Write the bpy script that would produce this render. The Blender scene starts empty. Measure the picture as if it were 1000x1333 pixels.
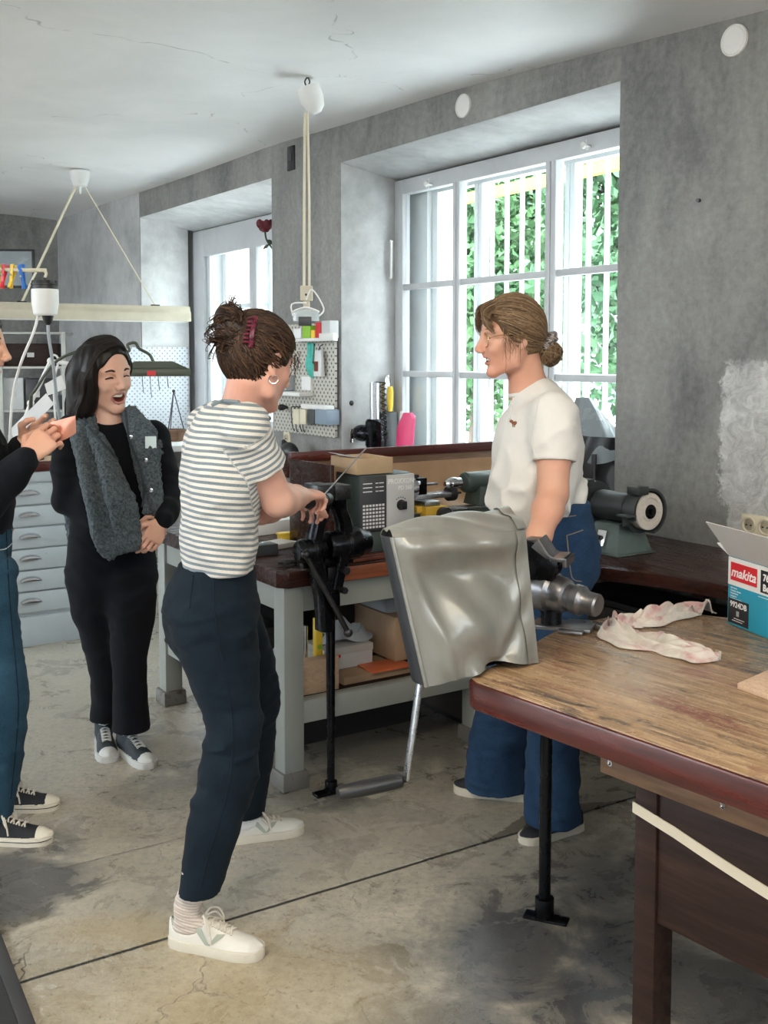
import bpy, bmesh, math, random
import numpy as np
from mathutils import Matrix, Vector, Euler, Quaternion
random.seed(7)
RNG = np.random.default_rng(11)
C = bpy.context.scene.collection
PI = math.pi
# ------------------------------------------------------------------ camera model (real pinhole with a vertical lens shift)
FPX = 1400.0; CAM_H = 1.52; PITCH = math.radians(4.0); YC = 462 + FPX * math.tan(PITCH)
def ray(px, py):
    cx = (px - 500) / FPX; cy = (YC - py) / FPX
    return Vector((cx, math.cos(PITCH) + math.sin(PITCH) * cy, -math.sin(PITCH) + math.cos(PITCH) * cy))
def at(px, py, Y):
    r = ray(px, py); s = Y / r.y
    return Vector((r.x * s, Y, CAM_H + r.z * s))
def onz(px, py, z):
    r = ray(px, py); s = (z - CAM_H) / r.z
    return Vector((r.x * s, r.y * s, z))
V = Vector
UW = V((.5461, -.8377, 0)); NW = V((.8377, .5461, 0)); W0 = V((1.188, 4.118, 0))     # window wall: along, outward, origin
def WF(t, s, z): return W0 + UW * t + NW * s + V((0, 0, z))
AB = V((-.345, 3.652, 0))                                                              # lathe bench corner
def BF(a, b, z): return AB + NW * a - UW * b + V((0, 0, z))
TA = V((.188, 2.344, 0)); TE = V((.621, -.784, 0)).normalized(); TN = V((.784, .621, 0)).normalized()
def TF(a, b, z): return TA + TE * a + TN * b + V((0, 0, z))
def onwall(px, py, s=0.0):
    r = ray(px, py); b = W0 + NW * s
    k = (b.x * NW.x + b.y * NW.y) / (r.x * NW.x + r.y * NW.y)
    p = r * k
    return V((p.x, p.y, CAM_H + p.z))
def frame(o, x, z=V((0, 0, 1))):
    x = V(x).normalized(); z = V(z); y = z.cross(x).normalized(); z = x.cross(y)
    M = Matrix((x, y, z)).transposed().to_4x4(); M.translation = V(o)
    return M
MW = frame(W0, UW)                       # local x along the wall (to the right), y outward, z up
MB_ = frame(AB, NW)                      # bench frame: x toward the wall, y = left/back, z up
MT = frame(TA, TE)
# ------------------------------------------------------------------ materials
MAT = {}
def new_mat(name):
    m = bpy.data.materials.new(name); m.use_nodes = True
    nt = m.node_tree; b = nt.nodes['Principled BSDF']
    MAT[name] = m
    return m, nt, b
def nd(nt, typ, **kw):
    n = nt.nodes.new(typ)
    for k, v in kw.items():
        if k.startswith('i_'):
            n.inputs[k[2:].replace('_', ' ')].default_value = v
        else: setattr(n, k, v)
    return n
def rampn(nt, fac, stops, interp='LINEAR'):
    r = nt.nodes.new('ShaderNodeValToRGB'); cr = r.color_ramp; cr.interpolation = interp
    while len(cr.elements) < len(stops): cr.elements.new(.5)
    for e, (p, c) in zip(cr.elements, stops):
        e.position = p; e.color = (*c, 1) if len(c) == 3 else c
    nt.links.new(fac, r.inputs[0]); return r.outputs[0]
def noise(nt, vec, scale, detail=4, rough=.55, dist=0):
    n = nt.nodes.new('ShaderNodeTexNoise'); n.inputs['Scale'].default_value = scale
    n.inputs['Detail'].default_value = detail; n.inputs['Roughness'].default_value = rough
    n.inputs['Distortion'].default_value = dist
    if vec is not None: nt.links.new(vec, n.inputs['Vector'])
    return n.outputs['Fac']
def coords(nt, scale=(1, 1, 1), rot=(0, 0, 0), kind='Object', loc=(0, 0, 0)):
    t = nt.nodes.new('ShaderNodeTexCoord'); m = nt.nodes.new('ShaderNodeMapping')
    m.inputs['Scale'].default_value = scale; m.inputs['Rotation'].default_value = rot; m.inputs['Location'].default_value = loc
    nt.links.new(t.outputs[kind], m.inputs['Vector']); return m.outputs[0]
def mixc(nt, fac, a, b, mode='MIX'):
    m = nt.nodes.new('ShaderNodeMix'); m.data_type = 'RGBA'; m.blend_type = mode
    for s, v in ((0, fac), (6, a), (7, b)):
        if isinstance(v, (int, float)): m.inputs[s].default_value = v
        elif isinstance(v, tuple): m.inputs[s].default_value = (*v, 1)
        else: nt.links.new(v, m.inputs[s])
    return m.outputs[2]
def mth(nt, op, a, b=0.0, c=0.0):
    m = nt.nodes.new('ShaderNodeMath'); m.operation = op
    for i, v in enumerate((a, b, c)):
        if isinstance(v, (int, float)): m.inputs[i].default_value = v
        else: nt.links.new(v, m.inputs[i])
    return m.outputs[0]
def bump(nt, b, h, strength=.3, dist=.01):
    n = nt.nodes.new('ShaderNodeBump'); n.inputs['Strength'].default_value = strength; n.inputs['Distance'].default_value = dist
    nt.links.new(h, n.inputs['Height']); nt.links.new(n.outputs[0], b.inputs['Normal']); return n
def setc(nt, b, out): nt.links.new(out, b.inputs['Base Color'])
def mat(name, col, rough=.5, metal=0.0, var=.12, vscale=8, bmp=0.0, bscale=60, spec=None, coat=0, stretch=(1, 1, 1), sheen=0):
    """plain surface with slight wear: colour noise, roughness noise, optional fine bump"""
    m, nt, b = new_mat(name)
    v = coords(nt, stretch)
    f = noise(nt, v, vscale, 5)
    lo = tuple(c * (1 - var) for c in col); hi = tuple(min(1, c * (1 + var)) for c in col)
    setc(nt, b, rampn(nt, f, [(.3, lo), (.7, hi)]))
    b.inputs['Metallic'].default_value = metal
    r = rampn(nt, f, [(.3, (max(0, rough - .08),) * 3), (.7, (min(1, rough + .08),) * 3)])
    nt.links.new(r, b.inputs['Roughness'])
    if spec is not None: b.inputs['Specular IOR Level'].default_value = spec
    if coat: b.inputs['Coat Weight'].default_value = coat
    if sheen: b.inputs['Sheen Weight'].default_value = sheen; b.inputs['Sheen Roughness'].default_value = .5
    if bmp: bump(nt, b, noise(nt, v, bscale, 3), bmp, .004)
    return m
# ------------------------------------------------------------------ objects
ROOTM = {}
def link(o): C.objects.link(o); return o
def tag(o, label=None, cat=None, group=None, kind=None):
    if label: o['label'] = label
    if cat: o['category'] = cat
    if group: o['group'] = group
    if kind: o['kind'] = kind
    return o
def thing(name, label, cat, loc, rotz=0.0, group=None):
    o = bpy.data.objects.new(name, None); link(o); o.empty_display_size = .05
    o.location = loc; o.rotation_euler = (0, 0, rotz)
    ROOTM[o.name] = Matrix.Translation(V(loc)) @ Matrix.Rotation(rotz, 4, 'Z')
    return tag(o, label, cat, group)
def finish(name, me, mats, parent=None, loc=None, rotz=0.0):
    """link a mesh built in world coordinates, re-origined to its root"""
    if not isinstance(mats, (list, tuple)): mats = [mats]
    for m in mats: me.materials.append(MAT[m] if isinstance(m, str) else m)
    o = bpy.data.objects.new(name, me); link(o)
    if parent is not None:
        M = ROOTM[parent.name]; o.parent = parent
        ROOTM[o.name] = M; me.transform(M.inverted())
    else:
        if loc is None:
            co = np.empty(len(me.vertices) * 3, np.float32); me.vertices.foreach_get('co', co); co = co.reshape(-1, 3)
            mn, mx = co.min(0), co.max(0); loc = ((mn[0] + mx[0]) / 2, (mn[1] + mx[1]) / 2, mn[2])
        M = Matrix.Translation(V(loc)) @ Matrix.Rotation(rotz, 4, 'Z')
        o.location = loc; o.rotation_euler = (0, 0, rotz); ROOTM[o.name] = M; me.transform(M.inverted())
    return o
class MB:
    def __init__(s, M=None): s.bm = bmesh.new(); s.M = M or Matrix(); s.mi = 0
    def _t(s, vs, M=None):
        T = s.M @ M if M is not None else s.M
        for v in vs: v.co = T @ v.co
    def _f(s, vs, idx):
        f = s.bm.faces.new([vs[i] for i in idx]); f.material_index = s.mi; return f
    def box(s, lo, hi, M=None, taper=None):
        (x0, y0, z0), (x1, y1, z1) = lo, hi
        tp = taper or (1, 1); cx, cy = (x0 + x1) / 2, (y0 + y1) / 2
        T = lambda x, y: (cx + (x - cx) * tp[0], cy + (y - cy) * tp[1])
        c = [(x0, y0, z0), (x1, y0, z0), (x1, y1, z0), (x0, y1, z0)] + [(*T(x, y), z1) for x, y in ((x0, y0), (x1, y0), (x1, y1), (x0, y1))]
        v = [s.bm.verts.new(p) for p in c]
        for q in ((0, 3, 2, 1), (4, 5, 6, 7), (0, 1, 5, 4), (1, 2, 6, 5), (2, 3, 7, 6), (3, 0, 4, 7)): s._f(v, q)
        s._t(v, M); return s
    def bar(s, p0, p1, w, h, up=(0, 0, 1)):
        """rectangular bar from p0 to p1 (in the builder's frame)"""
        p0, p1 = V(p0), V(p1); M = frame(p0, p1 - p0, up); L = (p1 - p0).length
        return s.box((0, -w / 2, -h / 2), (L, w / 2, h / 2), M)
    def cyl(s, p0, p1, r0, r1=None, seg=20, caps=True):
        r1 = r0 if r1 is None else r1; p0, p1 = V(p0), V(p1); d = (p1 - p0)
        q = d.to_track_quat('Z', 'Y').to_matrix()
        ra = [s.bm.verts.new(p0 + q @ V((r0 * math.cos(2 * PI * i / seg), r0 * math.sin(2 * PI * i / seg), 0))) for i in range(seg)]
        rb = [s.bm.verts.new(p1 + q @ V((r1 * math.cos(2 * PI * i / seg), r1 * math.sin(2 * PI * i / seg), 0))) for i in range(seg)]
        for i in range(seg):
            j = (i + 1) % seg; s._f([ra[i], ra[j], rb[j], rb[i]], (0, 1, 2, 3))
        if caps: s._f(ra[::-1], range(seg)); s._f(rb, range(seg))
        s._t(ra + rb); return s
    def lathe(s, prof, o, axis=(0, 0, 1), seg=28, M=None):
        """profile [(radius, height)] turned about axis through o"""
        q = V(axis).to_track_quat('Z', 'Y').to_matrix(); o = V(o); rows = []; allv = []
        for r, z in prof:
            n = 1 if r < 1e-6 else seg
            row = [s.bm.verts.new(o + q @ V((r * math.cos(2 * PI * i / seg), r * math.sin(2 * PI * i / seg), z))) for i in range(n)]
            rows.append(row); allv += row
        for a, b in zip(rows, rows[1:]):
            for i in range(seg):
                j = (i + 1) % seg
                if len(a) == 1 and len(b) == 1: continue
                if len(a) == 1: s._f([a[0], b[j], b[i]], (0, 1, 2))
                elif len(b) == 1: s._f([a[i], a[j], b[0]], (0, 1, 2))
                else: s._f([a[i], a[j], b[j], b[i]], (0, 1, 2, 3))
        if len(rows[0]) > 1: s._f(rows[0][::-1], range(seg))
        if len(rows[-1]) > 1: s._f(rows[-1], range(seg))
        s._t(allv, M); return s
    def prism(s, pts, z0, z1, M=None):
        """outline in local xy extruded along local z"""
        a = sum(pts[i][0] * pts[(i + 1) % len(pts)][1] - pts[(i + 1) % len(pts)][0] * pts[i][1] for i in range(len(pts)))
        if a < 0: pts = pts[::-1]
        lo = [s.bm.verts.new((x, y, z0)) for x, y in pts]; hi = [s.bm.verts.new((x, y, z1)) for x, y in pts]
        n = len(pts); s._f(lo[::-1], range(n)); s._f(hi, range(n))
        for i in range(n):
            j = (i + 1) % n; s._f([lo[i], lo[j], hi[j], hi[i]], (0, 1, 2, 3))
        s._t(lo + hi, M); return s
    def tube(s, pts, r, seg=8, smooth=4, taper=None, caps=True):
        pts = [V(p) for p in pts]
        if smooth and len(pts) > 2: pts = catmull(pts, smooth)
        n = len(pts); rings = []; prevn = None; allv = []
        for i, p in enumerate(pts):
            d = (pts[min(i + 1, n - 1)] - pts[max(i - 1, 0)]).normalized()
            if prevn is None:
                prevn = d.orthogonal().normalized()
            prevn = (prevn - d * prevn.dot(d)).normalized(); b = d.cross(prevn)
            rr = r if taper is None else r * (1 + (taper - 1) * i / (n - 1))
            ring = [s.bm.verts.new(p + (prevn * math.cos(2 * PI * k / seg) + b * math.sin(2 * PI * k / seg)) * rr) for k in range(seg)]
            rings.append(ring); allv += ring
        for a, b in zip(rings, rings[1:]):
            for k in range(seg):
                j = (k + 1) % seg; s._f([a[k], a[j], b[j], b[k]], (0, 1, 2, 3))
        if caps: s._f(rings[0][::-1], range(seg)); s._f(rings[-1], range(seg))
        s._t(allv); return s
    def ball(s, c, r, seg=16, rings=10, M=None):
        r = (r, r, r) if isinstance(r, (int, float)) else r
        prof = [(math.sin(PI * i / rings), -math.cos(PI * i / rings)) for i in range(rings + 1)]
        prof[0] = (0, -1); prof[-1] = (0, 1)
        T = Matrix.Translation(V(c)) @ (M or Matrix()) @ Matrix.Diagonal((*r, 1))
        return s.lathe(prof, (0, 0, 0), seg=seg, M=T)
    def grid(s, fn, nu, nv, thick=0.0, closed_u=False):
        """sheet of fn(u,v) points, optional thickness along its normals"""
        P = [[V(fn(i / nu, j / nv)) for j in range(nv + 1)] for i in range(nu + 1)]
        vs = [[s.bm.verts.new(p) for p in row] for row in P]; allv = [v for r in vs for v in r]
        fs = [s._f([vs[i][j], vs[i + 1][j], vs[i + 1][j + 1], vs[i][j + 1]], (0, 1, 2, 3)) for i in range(nu) for j in range(nv)]
        if thick:
            bk = []
            for i in range(nu + 1):
                row = []
                for j in range(nv + 1):
                    a = P[min(i + 1, nu)][j] - P[max(i - 1, 0)][j]; b = P[i][min(j + 1, nv)] - P[i][max(j - 1, 0)]
                    nn = a.cross(b); nn = nn.normalized() if nn.length > 1e-12 else V((0, 0, 1))
                    row.append(s.bm.verts.new(P[i][j] - nn * thick))
                bk.append(row); allv += row
            for i in range(nu):
                for j in range(nv): s._f([bk[i][j + 1], bk[i + 1][j + 1], bk[i + 1][j], bk[i][j]], (0, 1, 2, 3))
            ed = [(i, 0, i + 1, 0) for i in range(nu)] + [(nu, j, nu, j + 1) for j in range(nv)] + [(i + 1, nv, i, nv) for i in reversed(range(nu))] + [(0, j + 1, 0, j) for j in reversed(range(nv))]
            for a, b, c, d in ed: s._f([vs[c][d], vs[a][b], bk[a][b], bk[c][d]], (0, 1, 2, 3))
        s._t(allv); return s
    def mesh(s, name, bevel=0.0, segs=2, angle=35):
        bmesh.ops.recalc_face_normals(s.bm, faces=s.bm.faces)
        if bevel:
            ed = [e for e in s.bm.edges if len(e.link_faces) == 2 and e.calc_face_angle(0) > math.radians(30)]
            bmesh.ops.bevel(s.bm, geom=ed, offset=bevel, segments=segs, affect='EDGES', clamp_overlap=True, profile=.5)
        me = bpy.data.meshes.new(name); s.bm.to_mesh(me); s.bm.free()
        for p in me.polygons: p.use_smooth = True
        me.set_sharp_from_angle(angle=math.radians(angle))
        return me
    def build(s, name, mats, parent=None, bevel=0.0, segs=2, angle=35, loc=None, rotz=0.0):
        return finish(name, s.mesh(name, bevel, segs, angle), mats, parent, loc, rotz)
def catmull(pts, k):
    out = []; n = len(pts)
    for i in range(n - 1):
        p0, p1, p2, p3 = pts[max(i - 1, 0)], pts[i], pts[i + 1], pts[min(i + 2, n - 1)]
        for j in range(k):
            t = j / k
            out.append(.5 * ((2 * p1) + (p2 - p0) * t + (2 * p0 - 5 * p1 + 4 * p2 - p3) * t * t + (3 * p1 - p0 - 3 * p2 + p3) * t ** 3))
    out.append(pts[-1]); return out
def single(name, mb, mats, label, cat, group=None, kind=None, bevel=0.0, loc=None, rotz=0.0, segs=2):
    return tag(mb.build(name, mats, None, bevel, segs, loc=loc, rotz=rotz), label, cat, group, kind)
def struct(name, mb, mats, bevel=0.0, parent=None, loc=None, rotz=0.0):
    o = mb.build(name, mats, parent, bevel, loc=loc, rotz=rotz)
    if parent is None: o['kind'] = 'structure'
    return o
def text_part(name, txt, size, M, mt, parent, bold=0.0, shear=0.0, depth=.0006, width=None):
    """lettering in the xy plane of M, left aligned at its origin, as a real thin relief mesh"""
    cu = bpy.data.curves.new('t', 'FONT'); cu.body = txt; cu.size = size; cu.offset = bold; cu.shear = shear; cu.extrude = depth; cu.resolution_u = 3
    o = bpy.data.objects.new('t', cu); link(o)
    dg = bpy.context.evaluated_depsgraph_get(); dg.update()
    me = bpy.data.meshes.new_from_object(o.evaluated_get(dg)); bpy.data.objects.remove(o)
    if width:
        xs = [v.co.x for v in me.vertices]; k = width / (max(xs) - min(xs)); me.transform(Matrix.Diagonal((k, 1, 1, 1)))
    me.materials.clear(); me.transform(M)
    return finish(name, me, mt, parent)
def dup(root, loc=None, rotz=None, label=None, group=None):
    r = root.copy(); C.objects.link(r)
    if loc is not None: r.location = loc
    if rotz is not None: r.rotation_euler = (0, 0, rotz)
    if label: r['label'] = label
    if group: r['group'] = group
    for ch in list(root.children):
        c = ch.copy(); C.objects.link(c); c.parent = r
        for g in ch.children:
            d = g.copy(); C.objects.link(d); d.parent = c
    return r
# ------------------------------------------------------------------ implicit modelling (smooth unions of tapered shapes, polygonised)
_NT = RNG.random((32, 32, 32)).astype(np.float32)
def vnoise(x, y, z):
    """smooth value noise in [-1,1] on arrays"""
    out = 0
    xi, yi, zi = np.floor(x).astype(np.int32), np.floor(y).astype(np.int32), np.floor(z).astype(np.int32)
    fx, fy, fz = x - xi, y - yi, z - zi
    fx, fy, fz = (f * f * (3 - 2 * f) for f in (fx, fy, fz))
    for a in (0, 1):
        for b in (0, 1):
            for c in (0, 1):
                w = (fx if a else 1 - fx) * (fy if b else 1 - fy) * (fz if c else 1 - fz)
                out = out + w * _NT[(xi + a) & 31, (yi + b) & 31, (zi + c) & 31]
    return out * 2 - 1
def ridged(x, y, z):
    return 1 - 2 * np.abs(vnoise(x, y, z))
class Grid:
    def __init__(s, lo, hi, res):
        s.lo = np.array(lo, np.float32); s.res = res
        s.n = np.maximum(4, np.ceil((np.array(hi) - s.lo) / res).astype(int) + 1)
        s.ax = [s.lo[i] + res * np.arange(s.n[i], dtype=np.float32) for i in range(3)]
        s.v = np.full(tuple(s.n), .25, np.float32)
    def sub(s, lo, hi):
        sl = []
        for i in range(3):
            a = int(np.clip(math.floor((lo[i] - s.lo[i]) / s.res), 0, s.n[i])); b = int(np.clip(math.ceil((hi[i] - s.lo[i]) / s.res) + 1, 0, s.n[i]))
            if b <= a: return None, None
            sl.append(slice(a, b))
        X = s.ax[0][sl[0]][:, None, None]; Y = s.ax[1][sl[1]][None, :, None]; Z = s.ax[2][sl[2]][None, None, :]
        return tuple(sl), (X, Y, Z)
    def put(s, sl, d, k, op):
        a = s.v[sl]
        if op == 'add':
            if k > 0:
                h = np.clip(.5 + .5 * (a - d) / k, 0, 1); s.v[sl] = a * (1 - h) + d * h - k * h * (1 - h)
            else: s.v[sl] = np.minimum(a, d)
        else:
            d = -d
            if k > 0:
                h = np.clip(.5 - .5 * (a - d) / k, 0, 1); s.v[sl] = a * (1 - h) + d * h + k * h * (1 - h)
            else: s.v[sl] = np.maximum(a, d)
    def cone(s, a, b, ra, rb, k=.01, op='add'):
        a, b = np.array(a, float), np.array(b, float); m = max(ra, rb) + max(k, 0) + .02
        sl, P = s.sub(np.minimum(a, b) - m, np.maximum(a, b) + m)
        if sl is None: return s
        X, Y, Z = P; d = b - a; L2 = float(d @ d) + 1e-12
        t = np.clip(((X - a[0]) * d[0] + (Y - a[1]) * d[1] + (Z - a[2]) * d[2]) / L2, 0, 1)
        r = np.sqrt((X - a[0] - t * d[0]) ** 2 + (Y - a[1] - t * d[1]) ** 2 + (Z - a[2] - t * d[2]) ** 2) - (ra + (rb - ra) * t)
        s.put(sl, r.astype(np.float32), k, op); return s
    def chain(s, pts, rs, k=.01, op='add', sm=0):
        pts = [V(p) for p in pts]
        if sm:
            n = len(pts); tt = [i / sm for i in range((n - 1) * sm + 1)]
            rs = [np.interp(t, range(n), rs) for t in tt]; pts = catmull(pts, sm)
        for i in range(len(pts) - 1): s.cone(pts[i], pts[i + 1], rs[i], rs[i + 1], k, op)
        return s
    def ell(s, c, r, R=None, k=.01, op='add'):
        """ellipsoid; R = 3x3 whose columns are its axes"""
        c = np.array(c, float); r = np.array(r, float); m = float(r.max()) + max(k, 0) + .02
        sl, P = s.sub(c - m, c + m)
        if sl is None: return s
        X, Y, Z = (P[i] - c[i] for i in range(3))
        if R is not None:
            R = np.array(R, float)
            q = [X * R[0, i] + Y * R[1, i] + Z * R[2, i] for i in range(3)]
        else: q = [X, Y, Z]
        k0 = np.sqrt(sum((q[i] / r[i]) ** 2 for i in range(3))); k1 = np.sqrt(sum((q[i] / r[i] ** 2) ** 2 for i in range(3))) + 1e-6
        s.put(sl, (k0 * (k0 - 1) / k1).astype(np.float32), k, op); return s
    def loft(s, nodes, k=.015, op='add', sm=5, cap=.6, grow=0.0):
        """nodes: (point, rx, ry, side) - elliptical sections along a smooth path; side = direction of rx"""
        n = len(nodes); pts = [V(q[0]) for q in nodes]; sd = [V(q[3]).normalized() for q in nodes]
        P2 = catmull(pts, sm); S2 = catmull(sd, sm)
        rx = np.interp(np.arange(len(P2)) / sm, range(n), [q[1] for q in nodes]) + grow
        ry = np.interp(np.arange(len(P2)) / sm, range(n), [q[2] for q in nodes]) + grow
        # smooth the radii a little
        for r in (rx, ry):
            for _ in range(2): r[1:-1] = .25 * r[:-2] + .5 * r[1:-1] + .25 * r[2:]
        best = None
        m = float(max(rx.max(), ry.max())) + max(k, 0) + .02
        lo = np.min([list(p) for p in P2], 0) - m; hi = np.max([list(p) for p in P2], 0) + m
        SL, P = s.sub(lo, hi)
        if SL is None: return s
        tmp = np.full(s.v[SL].shape, .25, np.float32); base = [q.start for q in SL]
        for i in range(len(P2) - 1):
            a, b = np.array(P2[i]), np.array(P2[i + 1]); d = b - a; L = float(np.linalg.norm(d)) + 1e-9; ax = d / L
            mm = max(rx[i], rx[i + 1], ry[i], ry[i + 1]) + max(k, 0) + .02
            sl, Q = s.sub(np.minimum(a, b) - mm, np.maximum(a, b) + mm)
            if sl is None: continue
            X, Y, Z = Q; t = ((X - a[0]) * ax[0] + (Y - a[1]) * ax[1] + (Z - a[2]) * ax[2]) / L
            tc = np.clip(t, 0, 1); c = [a[j] + tc * d[j] for j in range(3)]
            sv = np.array((S2[i] + S2[i + 1]).normalized()); sv = sv - ax * (sv @ ax); sv /= np.linalg.norm(sv) + 1e-9
            fv = np.cross(ax, sv)
            rel = [X - c[0], Y - c[1], Z - c[2]]
            A = rel[0] * sv[0] + rel[1] * sv[1] + rel[2] * sv[2]; B = rel[0] * fv[0] + rel[1] * fv[1] + rel[2] * fv[2]
            E = (t - tc) * L
            RX = rx[i] + (rx[i + 1] - rx[i]) * tc; RY = ry[i] + (ry[i + 1] - ry[i]) * tc
            mn = np.minimum(RX, RY)
            k0 = np.sqrt((A / RX) ** 2 + (B / RY) ** 2 + (E / (mn * cap)) ** 2)
            k1 = np.sqrt((A / RX ** 2) ** 2 + (B / RY ** 2) ** 2 + (E / (mn * cap) ** 2) ** 2) + 1e-6
            dd = np.where(k0 > .3, k0 * (k0 - 1) / k1, (k0 - 1) * mn).astype(np.float32)
            ls = tuple(slice(q.start - b0, q.stop - b0) for q, b0 in zip(sl, base))
            tmp[ls] = np.minimum(tmp[ls], dd)
        s.put(SL, tmp, k, op); return s
    def plane(s, p, n, k=0.0):
        """cut away everything on the +n side of the plane"""
        n = V(n).normalized(); d = ((s.ax[0][:, None, None] - p[0]) * n[0] + (s.ax[1][None, :, None] - p[1]) * n[1] + (s.ax[2][None, None, :] - p[2]) * n[2]).astype(np.float32)
        sl = (slice(None),) * 3
        s.put(sl, -d, k, 'sub'); return s
    def disp(s, fn, band=.03):
        """v += fn(x,y,z) near the surface"""
        idx = np.nonzero(np.abs(s.v) < band)
        if len(idx[0]) == 0: return s
        x, y, z = s.ax[0][idx[0]], s.ax[1][idx[1]], s.ax[2][idx[2]]
        s.v[idx] += fn(x, y, z).astype(np.float32); return s
    def poly(s, relax=1):
        v = s.v.copy()
        for a in range(3):                                   # keep the surface closed at the grid's border
            q = [slice(None)] * 3
            for e in (0, -1):
                q[a] = e; v[tuple(q)] = np.maximum(v[tuple(q)], 1e-3)
        ins = v < 0
        nx, ny, nz = v.shape
        cnt = np.zeros((nx - 1, ny - 1, nz - 1), np.int8)
        for a in (0, 1):
            for b in (0, 1):
                for c in (0, 1): cnt += ins[a:nx - 1 + a, b:ny - 1 + b, c:nz - 1 + c]
        I, J, K = np.nonzero((cnt > 0) & (cnt < 8)); N = len(I)
        vid = np.full(cnt.shape, -1, np.int64); vid[I, J, K] = np.arange(N)
        acc = np.zeros((N, 3)); w = np.zeros(N)
        cs = [(a, b, c) for a in (0, 1) for b in (0, 1) for c in (0, 1)]
        for p in cs:
            for ax in range(3):
                if p[ax]: continue
                q = list(p); q[ax] = 1
                v0 = v[I + p[0], J + p[1], K + p[2]]; v1 = v[I + q[0], J + q[1], K + q[2]]
                mk = (v0 < 0) != (v1 < 0)
                t = np.where(mk, v0 / np.where(mk, v0 - v1, 1), 0)
                pos = np.repeat(np.array(p, float)[None], N, 0); pos[:, ax] += t
                acc += pos * mk[:, None]; w += mk
        vert = (acc / w[:, None] + np.stack([I, J, K], 1)) * s.res + s.lo
        fs = []
        for ax in range(3):
            o1, o2 = [(1, 2), (2, 0), (0, 1)][ax]
            n0 = [slice(None)] * 3; n1 = [slice(None)] * 3
            n0[ax] = slice(0, v.shape[ax] - 1); n1[ax] = slice(1, v.shape[ax])
            ch = ins[tuple(n0)] != ins[tuple(n1)]
            q = np.stack(np.nonzero(ch), 1)
            ok = (q[:, o1] > 0) & (q[:, o1] < v.shape[o1] - 1) & (q[:, o2] > 0) & (q[:, o2] < v.shape[o2] - 1); q = q[ok]
            if len(q) == 0: continue
            e1 = np.eye(3, dtype=int)[o1]; e2 = np.eye(3, dtype=int)[o2]
            g = [q - e1 - e2, q - e2, q, q - e1]
            F = np.stack([vid[h[:, 0], h[:, 1], h[:, 2]] for h in g], 1)
            fl = ~ins[q[:, 0], q[:, 1], q[:, 2]]
            F[fl] = F[fl][:, ::-1]; fs.append(F)
        F = np.concatenate(fs) if fs else np.zeros((0, 4), int)
        for _ in range(relax):
            a2 = np.zeros_like(vert); w2 = np.zeros(N)
            for e in range(4):
                i, j = F[:, e], F[:, (e + 1) % 4]
                np.add.at(a2, i, vert[j]); np.add.at(w2, i, 1)
            m = w2 > 0
            vert[m] = .5 * vert[m] + .5 * a2[m] / w2[m][:, None]
        return vert, F
def mesh_np(name, vert, F, smooth=True):
    me = bpy.data.meshes.new(name); nv, nf = len(vert), len(F); k = F.shape[1]
    me.vertices.add(nv); me.vertices.foreach_set('co', np.asarray(vert, np.float32).ravel())
    me.loops.add(nf * k); me.loops.foreach_set('vertex_index', np.asarray(F, np.int32).ravel())
    me.polygons.add(nf); me.polygons.foreach_set('loop_start', np.arange(0, nf * k, k, dtype=np.int32))
    me.polygons.foreach_set('use_smooth', np.full(nf, smooth))
    me.update(calc_edges=True); me.validate()
    return me
def join_np(parts):
    vs, fs, o = [], [], 0
    for v, f in [p[:2] for p in parts]: vs.append(v); fs.append(f + o); o += len(v)
    return np.concatenate(vs), np.concatenate(fs)
def fattr(me, name, vals):
    a = me.attributes.new(name, 'FLOAT', 'POINT'); a.data.foreach_set('value', np.asarray(vals, np.float32))
def face_mats(me, vert, F, fn):
    """fn(centres) -> material index per face"""
    c = vert[F].mean(1); me.polygons.foreach_set('material_index', np.asarray(fn(c), np.int32))
def strands(lines, r0, r1, seg=4):
    """many thin tapered tubes at once; lines (n, m, 3)"""
    L = np.asarray(lines, float); n, m, _ = L.shape
    d = np.gradient(L, axis=1); d /= np.linalg.norm(d, axis=2, keepdims=True) + 1e-9
    ref = np.array([.31, .57, .76]); a = np.cross(d, ref); a /= np.linalg.norm(a, axis=2, keepdims=True) + 1e-9; b = np.cross(d, a)
    rr = np.linspace(r0, r1, m)[None, :, None]
    vs = np.stack([L + (a * math.cos(2 * PI * k / seg) + b * math.sin(2 * PI * k / seg)) * rr for k in range(seg)], 2)
    vert = vs.reshape(-1, 3); idx = np.arange(n * m * seg).reshape(n, m, seg); nx = np.roll(idx, -1, axis=2)
    F = np.stack([idx[:, :-1], nx[:, :-1], nx[:, 1:], idx[:, 1:]], -1).reshape(-1, 4)
    return vert, F, n
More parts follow.
